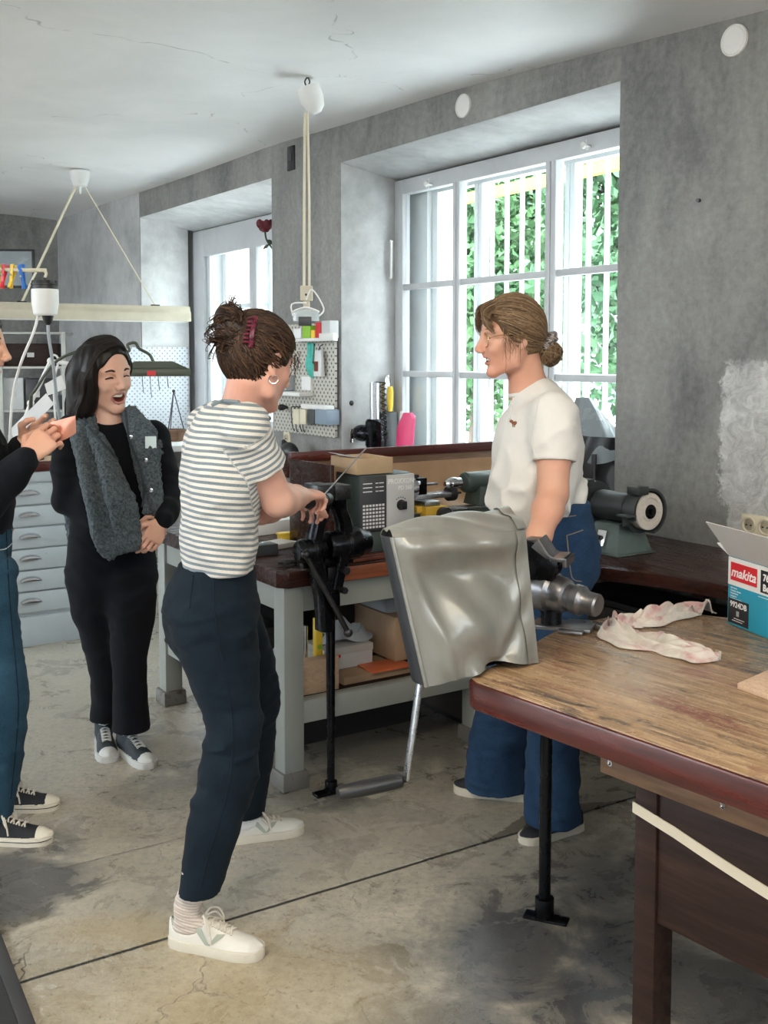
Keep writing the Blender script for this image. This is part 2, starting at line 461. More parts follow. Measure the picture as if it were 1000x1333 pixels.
# ================================================================== materials
def m_wall():
    m, nt, b = new_mat('concrete_wall')
    v = coords(nt)
    n1 = noise(nt, v, 1.1, 6, .62, .4); n2 = noise(nt, coords(nt, (1, 1, .35)), 3.2, 8, .65, .6); n3 = noise(nt, v, 30, 6, .7)
    base = rampn(nt, n1, [(.34, (.11, .11, .115)), (.5, (.23, .227, .217)), (.66, (.38, .372, .355))])
    c = mixc(nt, .55, base, rampn(nt, n2, [(.36, (.10, .10, .108)), (.62, (.34, .335, .315))]))
    c = mixc(nt, .25, c, rampn(nt, n3, [(.35, (.12, .12, .12)), (.65, (.42, .42, .41))]))
    # a rough pale replastered strip to the right of the window: a patch of other plaster with its own outline
    t = nd(nt, 'ShaderNodeTexCoord'); sp = nd(nt, 'ShaderNodeSeparateXYZ'); nt.links.new(t.outputs['Object'], sp.inputs[0])
    e = noise(nt, v, 5, 6, .7); e2 = noise(nt, v, 22, 4, .6)
    x = mth(nt, 'ADD', sp.outputs[0], mth(nt, 'MULTIPLY', mth(nt, 'SUBTRACT', e, .5), .35)); x = mth(nt, 'ADD', x, mth(nt, 'MULTIPLY', mth(nt, 'SUBTRACT', e2, .5), .08))
    zz = sp.outputs[2]
    ma = mth(nt, 'SMOOTH_MIN', mth(nt, 'MULTIPLY', mth(nt, 'SUBTRACT', x, .115), 40), mth(nt, 'MULTIPLY', mth(nt, 'SUBTRACT', 1.62, mth(nt, 'ADD', zz, mth(nt, 'MULTIPLY', e, .25))), 30), .2)
    ma = nd(nt, 'ShaderNodeClamp').outputs[0] if False else mth(nt, 'MAXIMUM', 0.0, mth(nt, 'MINIMUM', ma, 1.0))
    pc = rampn(nt, noise(nt, coords(nt, (1, 1, 1)), 14, 8, .75, 1.2), [(.32, (.33, .33, .33)), (.5, (.52, .52, .51)), (.68, (.72, .72, .71))])
    c = mixc(nt, ma, c, pc)
    setc(nt, b, c); b.inputs['Roughness'].default_value = .62; b.inputs['Specular IOR Level'].default_value = .35
    h = mth(nt, 'ADD', mth(nt, 'MULTIPLY', n3, .4), mth(nt, 'MULTIPLY', noise(nt, v, 9, 5), .6))
    h = mth(nt, 'ADD', h, mth(nt, 'MULTIPLY', ma, mth(nt, 'MULTIPLY', noise(nt, v, 26, 6, .7, 1), 1.6)))
    bump(nt, b, h, .35, .012)
m_wall()
def m_reveal(name, k):
    m, nt, b = new_mat(name); v = coords(nt)
    n1 = noise(nt, v, 1.7, 6, .62, .5); n2 = noise(nt, v, 8, 6, .65)
    K = lambda *q: tuple(min(.86, x * k) for x in q)
    c = mixc(nt, .4, rampn(nt, n1, [(.32, K(.30, .305, .31)), (.62, K(.56, .565, .57))]), rampn(nt, n2, [(.35, K(.34, .34, .34)), (.65, K(.58, .58, .58))])); setc(nt, b, c); b.inputs['Roughness'].default_value = .55; bump(nt, b, n2, .2, .01)
m_reveal('reveal_paint', 1.0); m_reveal('white_limewash', 1.5); m_reveal('pale_plaster', .95)
def m_ceiling():
    m, nt, b = new_mat('painted_ceiling'); v = coords(nt)
    n1 = noise(nt, v, 1.3, 5, .6, .5); n2 = noise(nt, v, 7, 5, .6)
    c = rampn(nt, n1, [(.3, (.78, .785, .79)), (.7, (.89, .89, .89))])
    # hairline cracks
    vo = nd(nt, 'ShaderNodeTexVoronoi', feature='DISTANCE_TO_EDGE'); vo.inputs['Scale'].default_value = .55
    vv = nd(nt, 'ShaderNodeVectorMath', operation='ADD'); nn = nd(nt, 'ShaderNodeTexNoise'); nn.inputs['Scale'].default_value = 3
    nt.links.new(v, nn.inputs['Vector']); sc = nd(nt, 'ShaderNodeVectorMath', operation='SCALE'); sc.inputs['Scale'].default_value = .5
    nt.links.new(nn.outputs['Color'], sc.inputs[0]); nt.links.new(v, vv.inputs[0]); nt.links.new(sc.outputs[0], vv.inputs[1]); nt.links.new(vv.outputs[0], vo.inputs['Vector'])
    ck = rampn(nt, vo.outputs['Distance'], [(.0, (1, 1, 1)), (.0016, (0, 0, 0))])
    ck = mth(nt, 'MULTIPLY', ck, rampn(nt, n2, [(.48, (0,) * 3), (.6, (.6,) * 3)]))
    setc(nt, b, mixc(nt, ck, c, (.18, .18, .18))); b.inputs['Roughness'].default_value = .5
    bump(nt, b, n2, .12, .02)
m_ceiling()
def m_floor():
    m, nt, b = new_mat('worn_concrete_floor'); v = coords(nt)
    n1 = noise(nt, v, 1.6, 6, .65, .5); n2 = noise(nt, v, 5.5, 7, .68, .7); n3 = noise(nt, v, 38, 6, .7); n4 = noise(nt, v, 130, 3, .6)
    c = rampn(nt, n1, [(.3, (.22, .20, .165)), (.5, (.36, .325, .26)), (.7, (.50, .45, .36))])
    c = mixc(nt, .5, c, rampn(nt, n2, [(.3, (.15, .145, .13)), (.5, (.38, .345, .275)), (.68, (.56, .50, .39))]))
    c = mixc(nt, .35, c, rampn(nt, n3, [(.3, (.07, .07, .07)), (.52, (.40, .37, .31)), (.72, (.62, .57, .46))]))
    c = mixc(nt, rampn(nt, noise(nt, coords(nt, loc=(4, 9, 0)), 62, 5, .75, .6), [(.58, (0,) * 3), (.66, (.7,) * 3)]), c, (.075, .068, .055))
    c = mixc(nt, rampn(nt, noise(nt, coords(nt, loc=(14, 2, 0)), 95, 5, .8, .6), [(.60, (0,) * 3), (.68, (.6,) * 3)]), c, (.66, .62, .52))
    t = nd(nt, 'ShaderNodeTexCoord'); sp = nd(nt, 'ShaderNodeSeparateXYZ'); nt.links.new(t.outputs['Object'], sp.inputs[0])
    X, Y = sp.outputs[0], sp.outputs[1]
    def blob(cx, cy, rx, ry, soft=.5, w=.55):
        dx = mth(nt, 'DIVIDE', mth(nt, 'SUBTRACT', X, cx), rx); dy = mth(nt, 'DIVIDE', mth(nt, 'SUBTRACT', Y, cy), ry)
        d = mth(nt, 'SQRT', mth(nt, 'ADD', mth(nt, 'MULTIPLY', dx, dx), mth(nt, 'MULTIPLY', dy, dy)))
        d = mth(nt, 'ADD', d, mth(nt, 'MULTIPLY', mth(nt, 'SUBTRACT', n2, .5), 1.9))
        return mth(nt, 'MULTIPLY', rampn(nt, d, [(1 - soft, (1,) * 3), (1 + soft * .3, (0,) * 3)]), w)
    # dark stains and broad dark patches, several beneath the table and bench
    for a in ((-1.1, 2.98, .30, .34, .45, .8), (.38, 2.62, .40, .46, .7, .88), (.12, 2.30, .28, .22, .7, .6), (.75, 2.5, .4, .4, .6, .8), (.66, 3.05, .34, .34, .7, .75), (.1, 4.2, .9, .6, .6, .55), (-.72, 3.7, .3, .25, .7, .45), (-.25, 3.62, .25, .14, .6, .5)):
        c = mixc(nt, blob(*a), c, (.045, .047, .052))
    for a in ((-.35, 2.45, .55, .35, .8, .45), (-.62, 2.75, .4, .12, .7, .4)):
        c = mixc(nt, blob(*a), c, (.36, .27, .12))
    # expansion joint across the floor, wandering a little
    ax = mth(nt, 'ADD', mth(nt, 'MULTIPLY', X, .847), mth(nt, 'MULTIPLY', Y, .5315))
    pd = mth(nt, 'ADD', mth(nt, 'MULTIPLY', X, -.5315), mth(nt, 'MULTIPLY', Y, .847))
    w = mth(nt, 'MULTIPLY', mth(nt, 'SUBTRACT', n2, .5), .012)
    jd = mth(nt, 'ABSOLUTE', mth(nt, 'SUBTRACT', mth(nt, 'ADD', pd, w), 2.596))
    j1 = rampn(nt, jd, [(.0035, (1,) * 3), (.0075, (0,) * 3)])
    jd2 = mth(nt, 'ABSOLUTE', mth(nt, 'SUBTRACT', mth(nt, 'ADD', pd, mth(nt, 'MULTIPLY', w, 2)), 3.13))
    j2 = mth(nt, 'MULTIPLY', rampn(nt, jd2, [(.002, (1,) * 3), (.005, (0,) * 3)]), rampn(nt, n2, [(.42, (0,) * 3), (.55, (.7,) * 3)]))
    # broken edge along the joint (a shallow spall with its own outline)
    we = mth(nt, 'MULTIPLY', rampn(nt, mth(nt, 'ABSOLUTE', mth(nt, 'DIVIDE', mth(nt, 'SUBTRACT', ax, 2.30), .30)), [(0, (1,) * 3), (1, (0,) * 3)]), .11)
    q = mth(nt, 'SUBTRACT', mth(nt, 'ADD', pd, mth(nt, 'MULTIPLY', mth(nt, 'SUBTRACT', n3, .5), .05)), 2.60)
    sp1 = mth(nt, 'MULTIPLY', mth(nt, 'GREATER_THAN', q, 0.0), mth(nt, 'LESS_THAN', q, we))
    c = mixc(nt, mth(nt, 'MULTIPLY', sp1, .75), c, (.09, .078, .06))
    vo = nd(nt, 'ShaderNodeTexVoronoi', feature='DISTANCE_TO_EDGE'); vo.inputs['Scale'].default_value = 2.3
    vv = nd(nt, 'ShaderNodeVectorMath', operation='ADD'); nn = nd(nt, 'ShaderNodeTexNoise'); nn.inputs['Scale'].default_value = 5; nn.inputs['Detail'].default_value = 6
    nt.links.new(v, nn.inputs['Vector']); sc = nd(nt, 'ShaderNodeVectorMath', operation='SCALE'); sc.inputs['Scale'].default_value = .3
    nt.links.new(nn.outputs['Color'], sc.inputs[0]); nt.links.new(v, vv.inputs[0]); nt.links.new(sc.outputs[0], vv.inputs[1]); nt.links.new(vv.outputs[0], vo.inputs['Vector'])
    ck = mth(nt, 'MULTIPLY', rampn(nt, vo.outputs['Distance'], [(.003, (1,) * 3), (.009, (0,) * 3)]), blob(-.85, 2.46, .3, .22, .5, .8))
    ck2 = mth(nt, 'MULTIPLY', rampn(nt, vo.outputs['Distance'], [(.002, (1,) * 3), (.006, (0,) * 3)]), rampn(nt, n1, [(.5, (0,) * 3), (.62, (.5,) * 3)]))
    dk = mth(nt, 'MAXIMUM', mth(nt, 'MAXIMUM', j1, j2), mth(nt, 'MAXIMUM', ck, ck2))
    c = mixc(nt, dk, c, (.02, .02, .02))
    setc(nt, b, c)
    r = rampn(nt, mth(nt, 'ADD', mth(nt, 'MULTIPLY', n2, .6), mth(nt, 'MULTIPLY', n1, .4)), [(.32, (.15,) * 3), (.66, (.46,) * 3)])
    nt.links.new(r, b.inputs['Roughness']); b.inputs['Specular IOR Level'].default_value = .5
    h = mth(nt, 'SUBTRACT', mth(nt, 'ADD', mth(nt, 'MULTIPLY', n3, .5), mth(nt, 'MULTIPLY', n4, .25)), mth(nt, 'ADD', mth(nt, 'MULTIPLY', dk, 2.), mth(nt, 'MULTIPLY', sp1, 1.2)))
    bump(nt, b, h, .3, .006)
m_floor()
def m_tabletop():
    m, nt, b = new_mat('worn_bench_wood')
    v = coords(nt, (1.5, 8, 8)); v2 = coords(nt, (1, 1.6, 1)); v3 = coords(nt, (2, 34, 34))
    g = noise(nt, v, 2.2, 7, .68, 1.2); g2 = noise(nt, v3, 2.5, 6, .72, .4); p = noise(nt, v2, 2.6, 6, .68, .6); sc = noise(nt, coords(nt, (1, 1, 1)), 55, 6, .78, 2.0)
    c = rampn(nt, g, [(.30, (.05, .030, .020)), (.44, (.24, .145, .075)), (.56, (.36, .235, .13)), (.70, (.48, .34, .21))])
    c = mixc(nt, .55, c, rampn(nt, g2, [(.36, (.06, .036, .022)), (.55, (.36, .235, .13)), (.66, (.50, .37, .24))]))
    c = mixc(nt, rampn(nt, p, [(.56, (0,) * 3), (.66, (.75,) * 3)]), c, (.13, .022, .018))
    c = mixc(nt, rampn(nt, noise(nt, coords(nt, (1, 4.2, 1), loc=(3, 1, 0)), 2.9, 7, .72, 1.0), [(.545, (0,) * 3), (.63, (.85,) * 3)]), c, (.020, .018, .018))
    c = mixc(nt, rampn(nt, sc, [(.55, (0,) * 3), (.68, (.55,) * 3)]), c, (.60, .47, .34))
    c = mixc(nt, rampn(nt, noise(nt, coords(nt, (1, 1, 1), loc=(7, 2, 1)), 70, 6, .8, 2.0), [(.57, (0,) * 3), (.68, (.7,) * 3)]), c, (.05, .03, .02))
    setc(nt, b, c)
    nt.links.new(rampn(nt, p, [(.3, (.34,) * 3), (.7, (.15,) * 3)]), b.inputs['Roughness'])
    bump(nt, b, mth(nt, 'ADD', mth(nt, 'MULTIPLY', g2, .5), mth(nt, 'MULTIPLY', sc, .6)), .3, .003)
m_tabletop()
def m_wood(name, c0, c1, c2, rough=.45, stretch=(1.2, 14, 14), bmp=.15):
    m, nt, b = new_mat(name); v = coords(nt, stretch)
    g = noise(nt, v, 2.5, 7, .62, .9); g2 = noise(nt, coords(nt, tuple(s * 3 for s in stretch)), 2.5, 4, .6)
    c = rampn(nt, g, [(.3, c0), (.5, c1), (.72, c2)]); c = mixc(nt, .3, c, rampn(nt, g2, [(.35, c0), (.65, c2)]))
    setc(nt, b, c); nt.links.new(rampn(nt, g, [(.3, (rough + .1,) * 3), (.7, (max(.05, rough - .08),) * 3)]), b.inputs['Roughness'])
    if c1[0] < .06: b.inputs['Specular IOR Level'].default_value = .22
    if bmp: bump(nt, b, g2, bmp, .003)
m_wood('red_lacquer_wood', (.028, .008, .007), (.070, .014, .011), (.12, .024, .017), .3)
m_wood('dark_red_wood', (.014, .007, .006), (.034, .013, .010), (.065, .023, .018), .25)
m_wood('brown_wood', (.010, .005, .004), (.022, .010, .008), (.042, .020, .013), .55)
m_wood('mid_wood', (.07, .034, .018), (.13, .066, .034), (.20, .11, .058), .5)
m_wood('orange_wood', (.13, .035, .014), (.24, .065, .026), (.35, .11, .045), .4)
m_wood('pine', (.50, .33, .21), (.62, .43, .29), (.72, .53, .38), .55)
m_wood('chipboard', (.40, .26, .17), (.56, .39, .27), (.66, .48, .34), .6, (30, 30, 30))
def m_chipped(name, col, under, amount=.62, rough=.5):
    m, nt, b = new_mat(name); v = coords(nt)
    n = noise(nt, v, 9, 8, .72, .8); n2 = noise(nt, v, 3, 5, .6)
    c = rampn(nt, n2, [(.3, tuple(x * .85 for x in col)), (.7, col)])
    c = mixc(nt, rampn(nt, n, [(amount, (0,) * 3), (amount + .02, (1,) * 3)]), c, under)
    setc(nt, b, c); b.inputs['Roughness'].default_value = rough; bump(nt, b, n, .15, .004)
m_chipped('grey_green_paint', (.33, .35, .325), (.16, .11, .07), .66)
m_chipped('dirty_grey', (.17, .165, .15), (.07, .05, .035), .55)
m_chipped('pale_blue_paint', (.50, .55, .58), (.33, .22, .15), .67)
m_chipped('window_paint', (.60, .62, .64), (.35, .35, .35), .74, .4)
mat('white_outdoor_paint', (.82, .84, .86), .5, var=.05)
mat('trim_grey', (.42, .43, .44), .5)
# metals and plastics
mat('black_iron', (.016, .017, .020), .26, .85, .3, 20, .15, 90)
mat('black_paint', (.012, .013, .015), .3, 0, .2, 20)
mat('dark_steel', (.07, .07, .075), .35, .9, .25, 25)
mat('vise_steel', (.22, .22, .23), .34, .9, .25, 22, .1, 80)
mat('bright_steel', (.62, .63, .65), .18, 1.0, .08, 20)
mat('brushed_aluminium', (.52, .54, .57), .32, 1.0, .08, 60, stretch=(1, 1, 8))
mat('machine_green', (.055, .075, .070), .4, .1, .15, 12)
mat('grinder_green', (.10, .135, .125), .42, .1, .18, 14)
mat('grinder_dark', (.035, .042, .043), .45, .2, .2, 14)
mat('lathe_yellow', (.62, .38, .04), .4, 0, .1, 12)
mat('white_plastic', (.78, .78, .76), .4, 0, .05)
mat('cream_plastic', (.70, .64, .48), .45, 0, .06)
mat('beige_plastic', (.58, .52, .40), .5, 0, .08)
mat('grey_plastic', (.33, .36, .39), .45, 0, .08)
mat('dark_grey_plastic', (.05, .055, .06), .45, 0, .15)
mat('blue_grey_plastic', (.22, .28, .35), .45, 0, .1)
mat('light_box', (.55, .56, .56), .5, 0, .06)
mat('black_plastic', (.015, .016, .018), .38, 0, .15)
mat('pink_plastic', (.80, .07, .20), .45, 0, .06)
mat('red_plastic', (.72, .03, .05), .35, 0, .08)
mat('yellow_plastic', (.85, .58, .05), .4, 0, .08)
mat('blue_plastic', (.03, .18, .62), .38, 0, .08)
mat('green_plastic', (.25, .50, .04), .4, 0, .1)
mat('teal_cord', (.10, .55, .47), .6, 0, .2, 30)
mat('white_paper', (.80, .80, .78), .7, 0, .05)
mat('kraft_card', (.48, .34, .21), .75, 0, .08, 10, .1, 120)
mat('brown_paper', (.40, .24, .13), .5, 0, .15, 6, .25, 9)
mat('cardboard', (.36, .24, .15), .8, 0, .1)
mat('orange_card', (.62, .14, .05), .5)
mat('copper_sheet', (.62, .27, .19), .35, .6, .15)
mat('copper_dark', (.30, .10, .06), .35, .7, .3)
mat('stone_wheel', (.55, .50, .44), .85, 0, .1, 120, .2, 200)
mat('olive_paint', (.075, .085, .06), .45, .2, .15)
mat('rubber_white', (.62, .58, .49), .55, 0, .05)
mat('cream_rubber', (.66, .58, .42), .5, 0, .06)
mat('laces_white', (.64, .60, .52), .8, 0, .08)
mat('laces_grey', (.50, .51, .50), .8, 0, .08)
mat('shoe_white', (.62, .60, .55), .45, 0, .05, 10)
mat('sage', (.33, .36, .30), .6, 0, .1)
mat('canvas_black', (.014, .016, .022), .8, 0, .3, 60, .2, 300)
mat('canvas_teal', (.014, .022, .028), .75, 0, .3, 60, .2, 300)
mat('rubber_strap', (.55, .49, .38), .6, 0, .06)
mat('mat_dark', (.02, .021, .023), .9, 0, .3, 90, .5, 200)
mat('mat_edge', (.035, .035, .037), .7, 0, .2)
mat('dark_bin', (.02, .02, .022), .5)
mat('rose_red', (.11, .008, .015), .7)
mat('leaf_dry', (.035, .06, .03), .7)
mat('gold_metal', (.75, .52, .22), .25, 1.0)
mat('earring_silver', (.75, .72, .68), .2, 1.0)
mat('safety_lens', (.65, .70, .70), .1)
MAT['safety_lens'].node_tree.nodes['Principled BSDF'].inputs['Alpha'].default_value = .45
mat('grey_film', (.22, .25, .27), .25, 0, .1, 5)
mat('blue_card', (.02, .33, .50), .45, 0, .04)
mat('red_card', (.62, .02, .03), .45, 0, .04)
mat('black_card', (.012, .015, .02), .45)
mat('white_card', (.74, .75, .75), .5, 0, .04)
mat('grey_card', (.50, .49, .47), .6, 0, .06)
mat('print_white', (.82, .82, .82), .5, 0, .02)
mat('print_dark', (.03, .035, .05), .5)
mat('dark_shelf', (.06, .05, .045), .6)
mat('pale_shelf', (.48, .48, .45), .5)
mat('amber_plastic', (.32, .20, .05), .3)
def m_glass():
    m = bpy.data.materials.new('window_glass'); m.use_nodes = True; nt = m.node_tree; nt.nodes.clear(); MAT['window_glass'] = m
    o = nd(nt, 'ShaderNodeOutputMaterial'); mx = nd(nt, 'ShaderNodeMixShader'); tr = nd(nt, 'ShaderNodeBsdfTransparent'); gl = nd(nt, 'ShaderNodeBsdfGlossy'); fr = nd(nt, 'ShaderNodeLayerWeight')
    tr.inputs[0].default_value = (.96, .98, .98, 1); gl.inputs['Roughness'].default_value = .02; fr.inputs[0].default_value = .5
    fac = mth(nt, 'ADD', mth(nt, 'MULTIPLY', mth(nt, 'POWER', fr.outputs['Facing'], 4.0), .6), .035)
    nt.links.new(fac, mx.inputs[0]); nt.links.new(tr.outputs[0], mx.inputs[1]); nt.links.new(gl.outputs[0], mx.inputs[2]); nt.links.new(mx.outputs[0], o.inputs[0])
m_glass()
def m_leaf(name, a, b_):
    m, nt, b = new_mat(name); oi = nd(nt, 'ShaderNodeTexCoord'); f = noise(nt, oi.outputs['Object'], 2.2, 3)
    setc(nt, b, rampn(nt, f, [(.35, a), (.65, b_)])); b.inputs['Roughness'].default_value = .5
    b.inputs['Transmission Weight'].default_value = 0; b.inputs['Subsurface Weight'].default_value = 0
m_leaf('leaf_green', (.045, .13, .048), (.11, .23, .09)); m_leaf('leaf_dark', (.03, .10, .042), (.075, .175, .075))
mat('bark', (.12, .09, .07), .9)
mat('house_plaster', (.62, .63, .64), .8, 0, .05); mat('house_glass', (.10, .13, .18), .2); mat('outside_ground', (.66, .66, .63), .9)

# ================================================================== the room
def PX(t0, t1): return Matrix(((0, 0, 1, t0), (1, 0, 0, 0), (0, 1, 0, 0), (0, 0, 0, 1)))   # prism outline (s,z) extruded along t
fl = MB(); fl.M = MW
fl.box((-8.6, -7.5, -.12), (6.5, .74, 0)); o = struct('floor', fl, 'worn_concrete_floor', loc=(0, 0, 0))
SIL = .80
w = MB(MW); D = .43; TOPZ = 3.02
w.box((-8.6, 0, 0), (-5.9, D, TOPZ)); w.box((-3.52, 0, 0), (-2.635, D, TOPZ)); w.box((-.42, 0, 0), (6.5, D, TOPZ))
w.box((-5.9, .0, 0), (-3.52, D + .1, .80)); w.box((-2.635, .0, 0), (-.42, D, SIL))
w.prism([(0, 2.66), (0, TOPZ), (D + .07, TOPZ), (D + .07, 2.57)], 0, 2.40, PX(-5.91, 0)); w.prism([(0, 2.63), (0, TOPZ), (D, TOPZ), (D, 2.555)], 0, 2.235, PX(-2.645, 0))
o = struct('wall_right', w, ['concrete_wall', 'reveal_paint', 'white_limewash', 'pale_plaster'], bevel=.012, loc=W0[:], rotz=math.atan2(UW.y, UW.x))
for p_ in o.data.polygons:                                   # reveals and soffits carry a paler paint than the wall face
    n_, c_ = p_.normal, p_.center
    if .0 < c_.y < .5 and c_.z < 2.7 and (abs(n_.x) > .7 or n_.z < -.6) and -6 < c_.x < -.3: p_.material_index = 2 if c_.x < -3 else 1
    elif c_.x < -5.92 and n_.y < -.7: p_.material_index = 3
w = MB(MW); w.box((-8.6, -7.5, 0), (-8.25, .05, TOPZ)); struct('wall_back', w, 'concrete_wall', loc=(W0 + UW * -8.4 + V((0, 0, -5)))[:], rotz=math.atan2(UW.y, UW.x) )
# far sides of the room: unseen, open above, heights shaped to limit fill light
w = MB(MW); w.box((-8.6, -7.6, 0), (-2.2, -7.4, .95)); w.box((-2.2, -7.6, 0), (6.6, -7.4, 2.25)); struct('wall_front', w, 'trim_grey')
w = MB(MW); w.box((6.4, -7.4, 0), (6.6, -.002, 2.05)); struct('wall_side', w, 'trim_grey')
# ceiling: lightly vaulted old plaster
tt = [(-8.6, 2.87), (-3.5, 2.872), (-2.58, 2.835), (-1.49, 2.81), (-.42, 2.766), (.3, 2.731), (6.5, 2.60)]
def ceil_fn(u, v):
    t = -8.7 + u * 15.3; s = .02 - (v ** 1.8) * 7.6
    z = float(np.interp(t, [a for a, _ in tt], [b for _, b in tt]))
    z += .05 * (1 - math.exp(s / .45)) + .012 * math.sin(t * 1.7 + s) * (1 - math.exp(s / .8)) + .01 * math.sin(s * 2.3 - t)
    return MW @ V((t, s, z))
c_ = MB(); c_.grid(ceil_fn, 60, 40); me = c_.mesh('ceiling', angle=180)
me.transform(Matrix.Translation((0, 0, 0)))
o = finish('ceiling', me, 'painted_ceiling', loc=(0, 0, 2.8)); o['kind'] = 'structure'
sm = o.modifiers.new('thickness', 'SOLIDIFY'); sm.thickness = .15; sm.offset = 1
# outer leaf of the wall with white reveals
w = MB(MW)
E0, E1 = .50, .74
w.box((-2.72, E0, -.1), (-2.47, E1, 2.9)); w.box((-8.6, E0, -.1), (-5.62, E1, 2.9)); w.box((-3.62, E0, -.1), (-2.72, E1, 2.9)); w.box((-.36, E0, -.1), (6.5, E1, 2.9))
w.box((-5.62, E0 + .04, -.1), (-3.62, E1, .82)); w.box((-2.47, E0, -.1), (-.36, E1, .84)); w.box((-5.62, E0 + .08, 2.56), (-3.62, E1, 2.9)); w.box((-2.47, E0, 2.54), (-.36, E1, 2.9))
w.box((-8.6, .43, 2.9), (6.5, E1, 3.0))
struct('wall_outside', w, 'white_outdoor_paint')
# ---- windows
def casement(name, t0, t1, z0, z1, tm, zm, s0, fw, glass=True, mt='window_paint'):
    f = MB(MW); d0, d1 = s0, s0 + .055
    f.box((t0, d0, z0), (t0 + fw, d1, z1)); f.box((t1 - fw, d0, z0), (t1, d1, z1)); f.box((t0 + fw, d0, z1 - fw), (t1 - fw, d1, z1)); f.box((t0 + fw, d0, z0), (t1 - fw, d1, z0 + fw))
    root = struct(name, f, mt, bevel=.004)
    ts = [t0 + fw] + [x for ab in tm for x in ab] + [t1 - fw]; zs = [z0 + fw] + [x for ab in zm for x in ab] + [z1 - fw]
    for a, b in tm:
        f = MB(MW); g = (b - a - .006) / 2
        f.box((a, d0 - .006, z0 + fw), (a + g, d1 - .006, z1 - fw)); f.box((b - g, d0 - .006, z0 + fw), (b, d1 - .006, z1 - fw)); f.box((a + g, d0 + .012, z0 + fw), (b - g, d1 - .02, z1 - fw))
        f.build('mullion', mt, root, bevel=.003)
    for i in range(0, len(ts), 2):
        for a, b in zm:
            f = MB(MW); f.box((ts[i], d0 + .004, a), (ts[i + 1], d1 - .01, b)); f.build('glazing_bar', mt, root, bevel=.004)
        for j in range(0, len(zs), 2):
            # inner casement lip, then the pane
            if glass:
                f = MB(MW); f.box((ts[i], d0 + .025, zs[j]), (ts[i + 1], d0 + .029, zs[j + 1])); f.build('glass_pane', 'window_glass', root)
    return root
w1 = casement('window_1', -2.635, -.42, SIL, 2.555, [(-2.045, -1.985), (-1.28, -1.205)], [(1.39, 1.425), (1.905, 1.94)], .375, .085)
for px, py in ((562, 240), (768, 190)):
    p = onwall(px, py, .37); b = MB()
    b.cyl(p + NW * .004, p - NW * .035, .006); b.ball(p - NW * .04, (.014, .014, .018)); b.cyl(p - NW * .02 + V((0, 0, .03)), p - NW * .02 - V((0, 0, .02)), .004)
    b.build('curtain_bracket', 'white_plastic', w1)
hp = MB(MW); hp.tube([(-2.632, .34, 1.98), (-2.605, .33, 1.98), (-2.60, .33, 2.2), (-2.632, .34, 2.2)], .008, smooth=0); hp.build('casement_stay', 'white_plastic', w1)
casement('window_3', -2.465, -.365, .85, 2.53, [(-2.05, -1.98), (-1.31, -1.235)], [(1.39, 1.425)], .53, .055, glass=False, mt='white_outdoor_paint')
w2 = casement('window_2', -5.9, -3.52, .80, 2.565, [(-4.80, -4.68)], [], .47, .22)
casement('window_4', -5.615, -3.625, .83, 2.55, [(-4.78, -4.70)], [(1.9, 1.94)], .61, .08, glass=False, mt='white_outdoor_paint')
SG = .80
# ---- window guards outside: one thing each, its bars parts
def guard(t0, t1, z0, z1, label, step=.135):
    root = thing('window_guard', label, 'window bars', WF((t0 + t1) / 2, SG, z0)[:], math.atan2(UW.y, UW.x), None)
    for z in (z0 + .12, z1 - .12):
        r = MB(MW); r.box((t0, SG - .015, z - .012), (t1, SG + .015, z + .012)); r.build('cross_rail', 'white_outdoor_paint', root)
    t = t0 + .05
    while t < t1:
        b = MB(MW); b.cyl((t, SG, z0), (t, SG, z1), .014, seg=10); b.build('bar', 'white_outdoor_paint', root); t += step
    for a in (t0, t1):
        
        for z in (z0, z1 - .05):
            b = MB(MW); b.box((a - .012, E1 - .01, z), (a + .012, SG + .015, z + .05)); b.build('wall_bracket', 'white_outdoor_paint', root)
guard(-2.55, .1, .8, 2.75, 'white iron bars outside the large window with green leaves behind')
guard(-5.7, -3.5, .8, 2.75, 'white iron bars outside the far tall window at left')
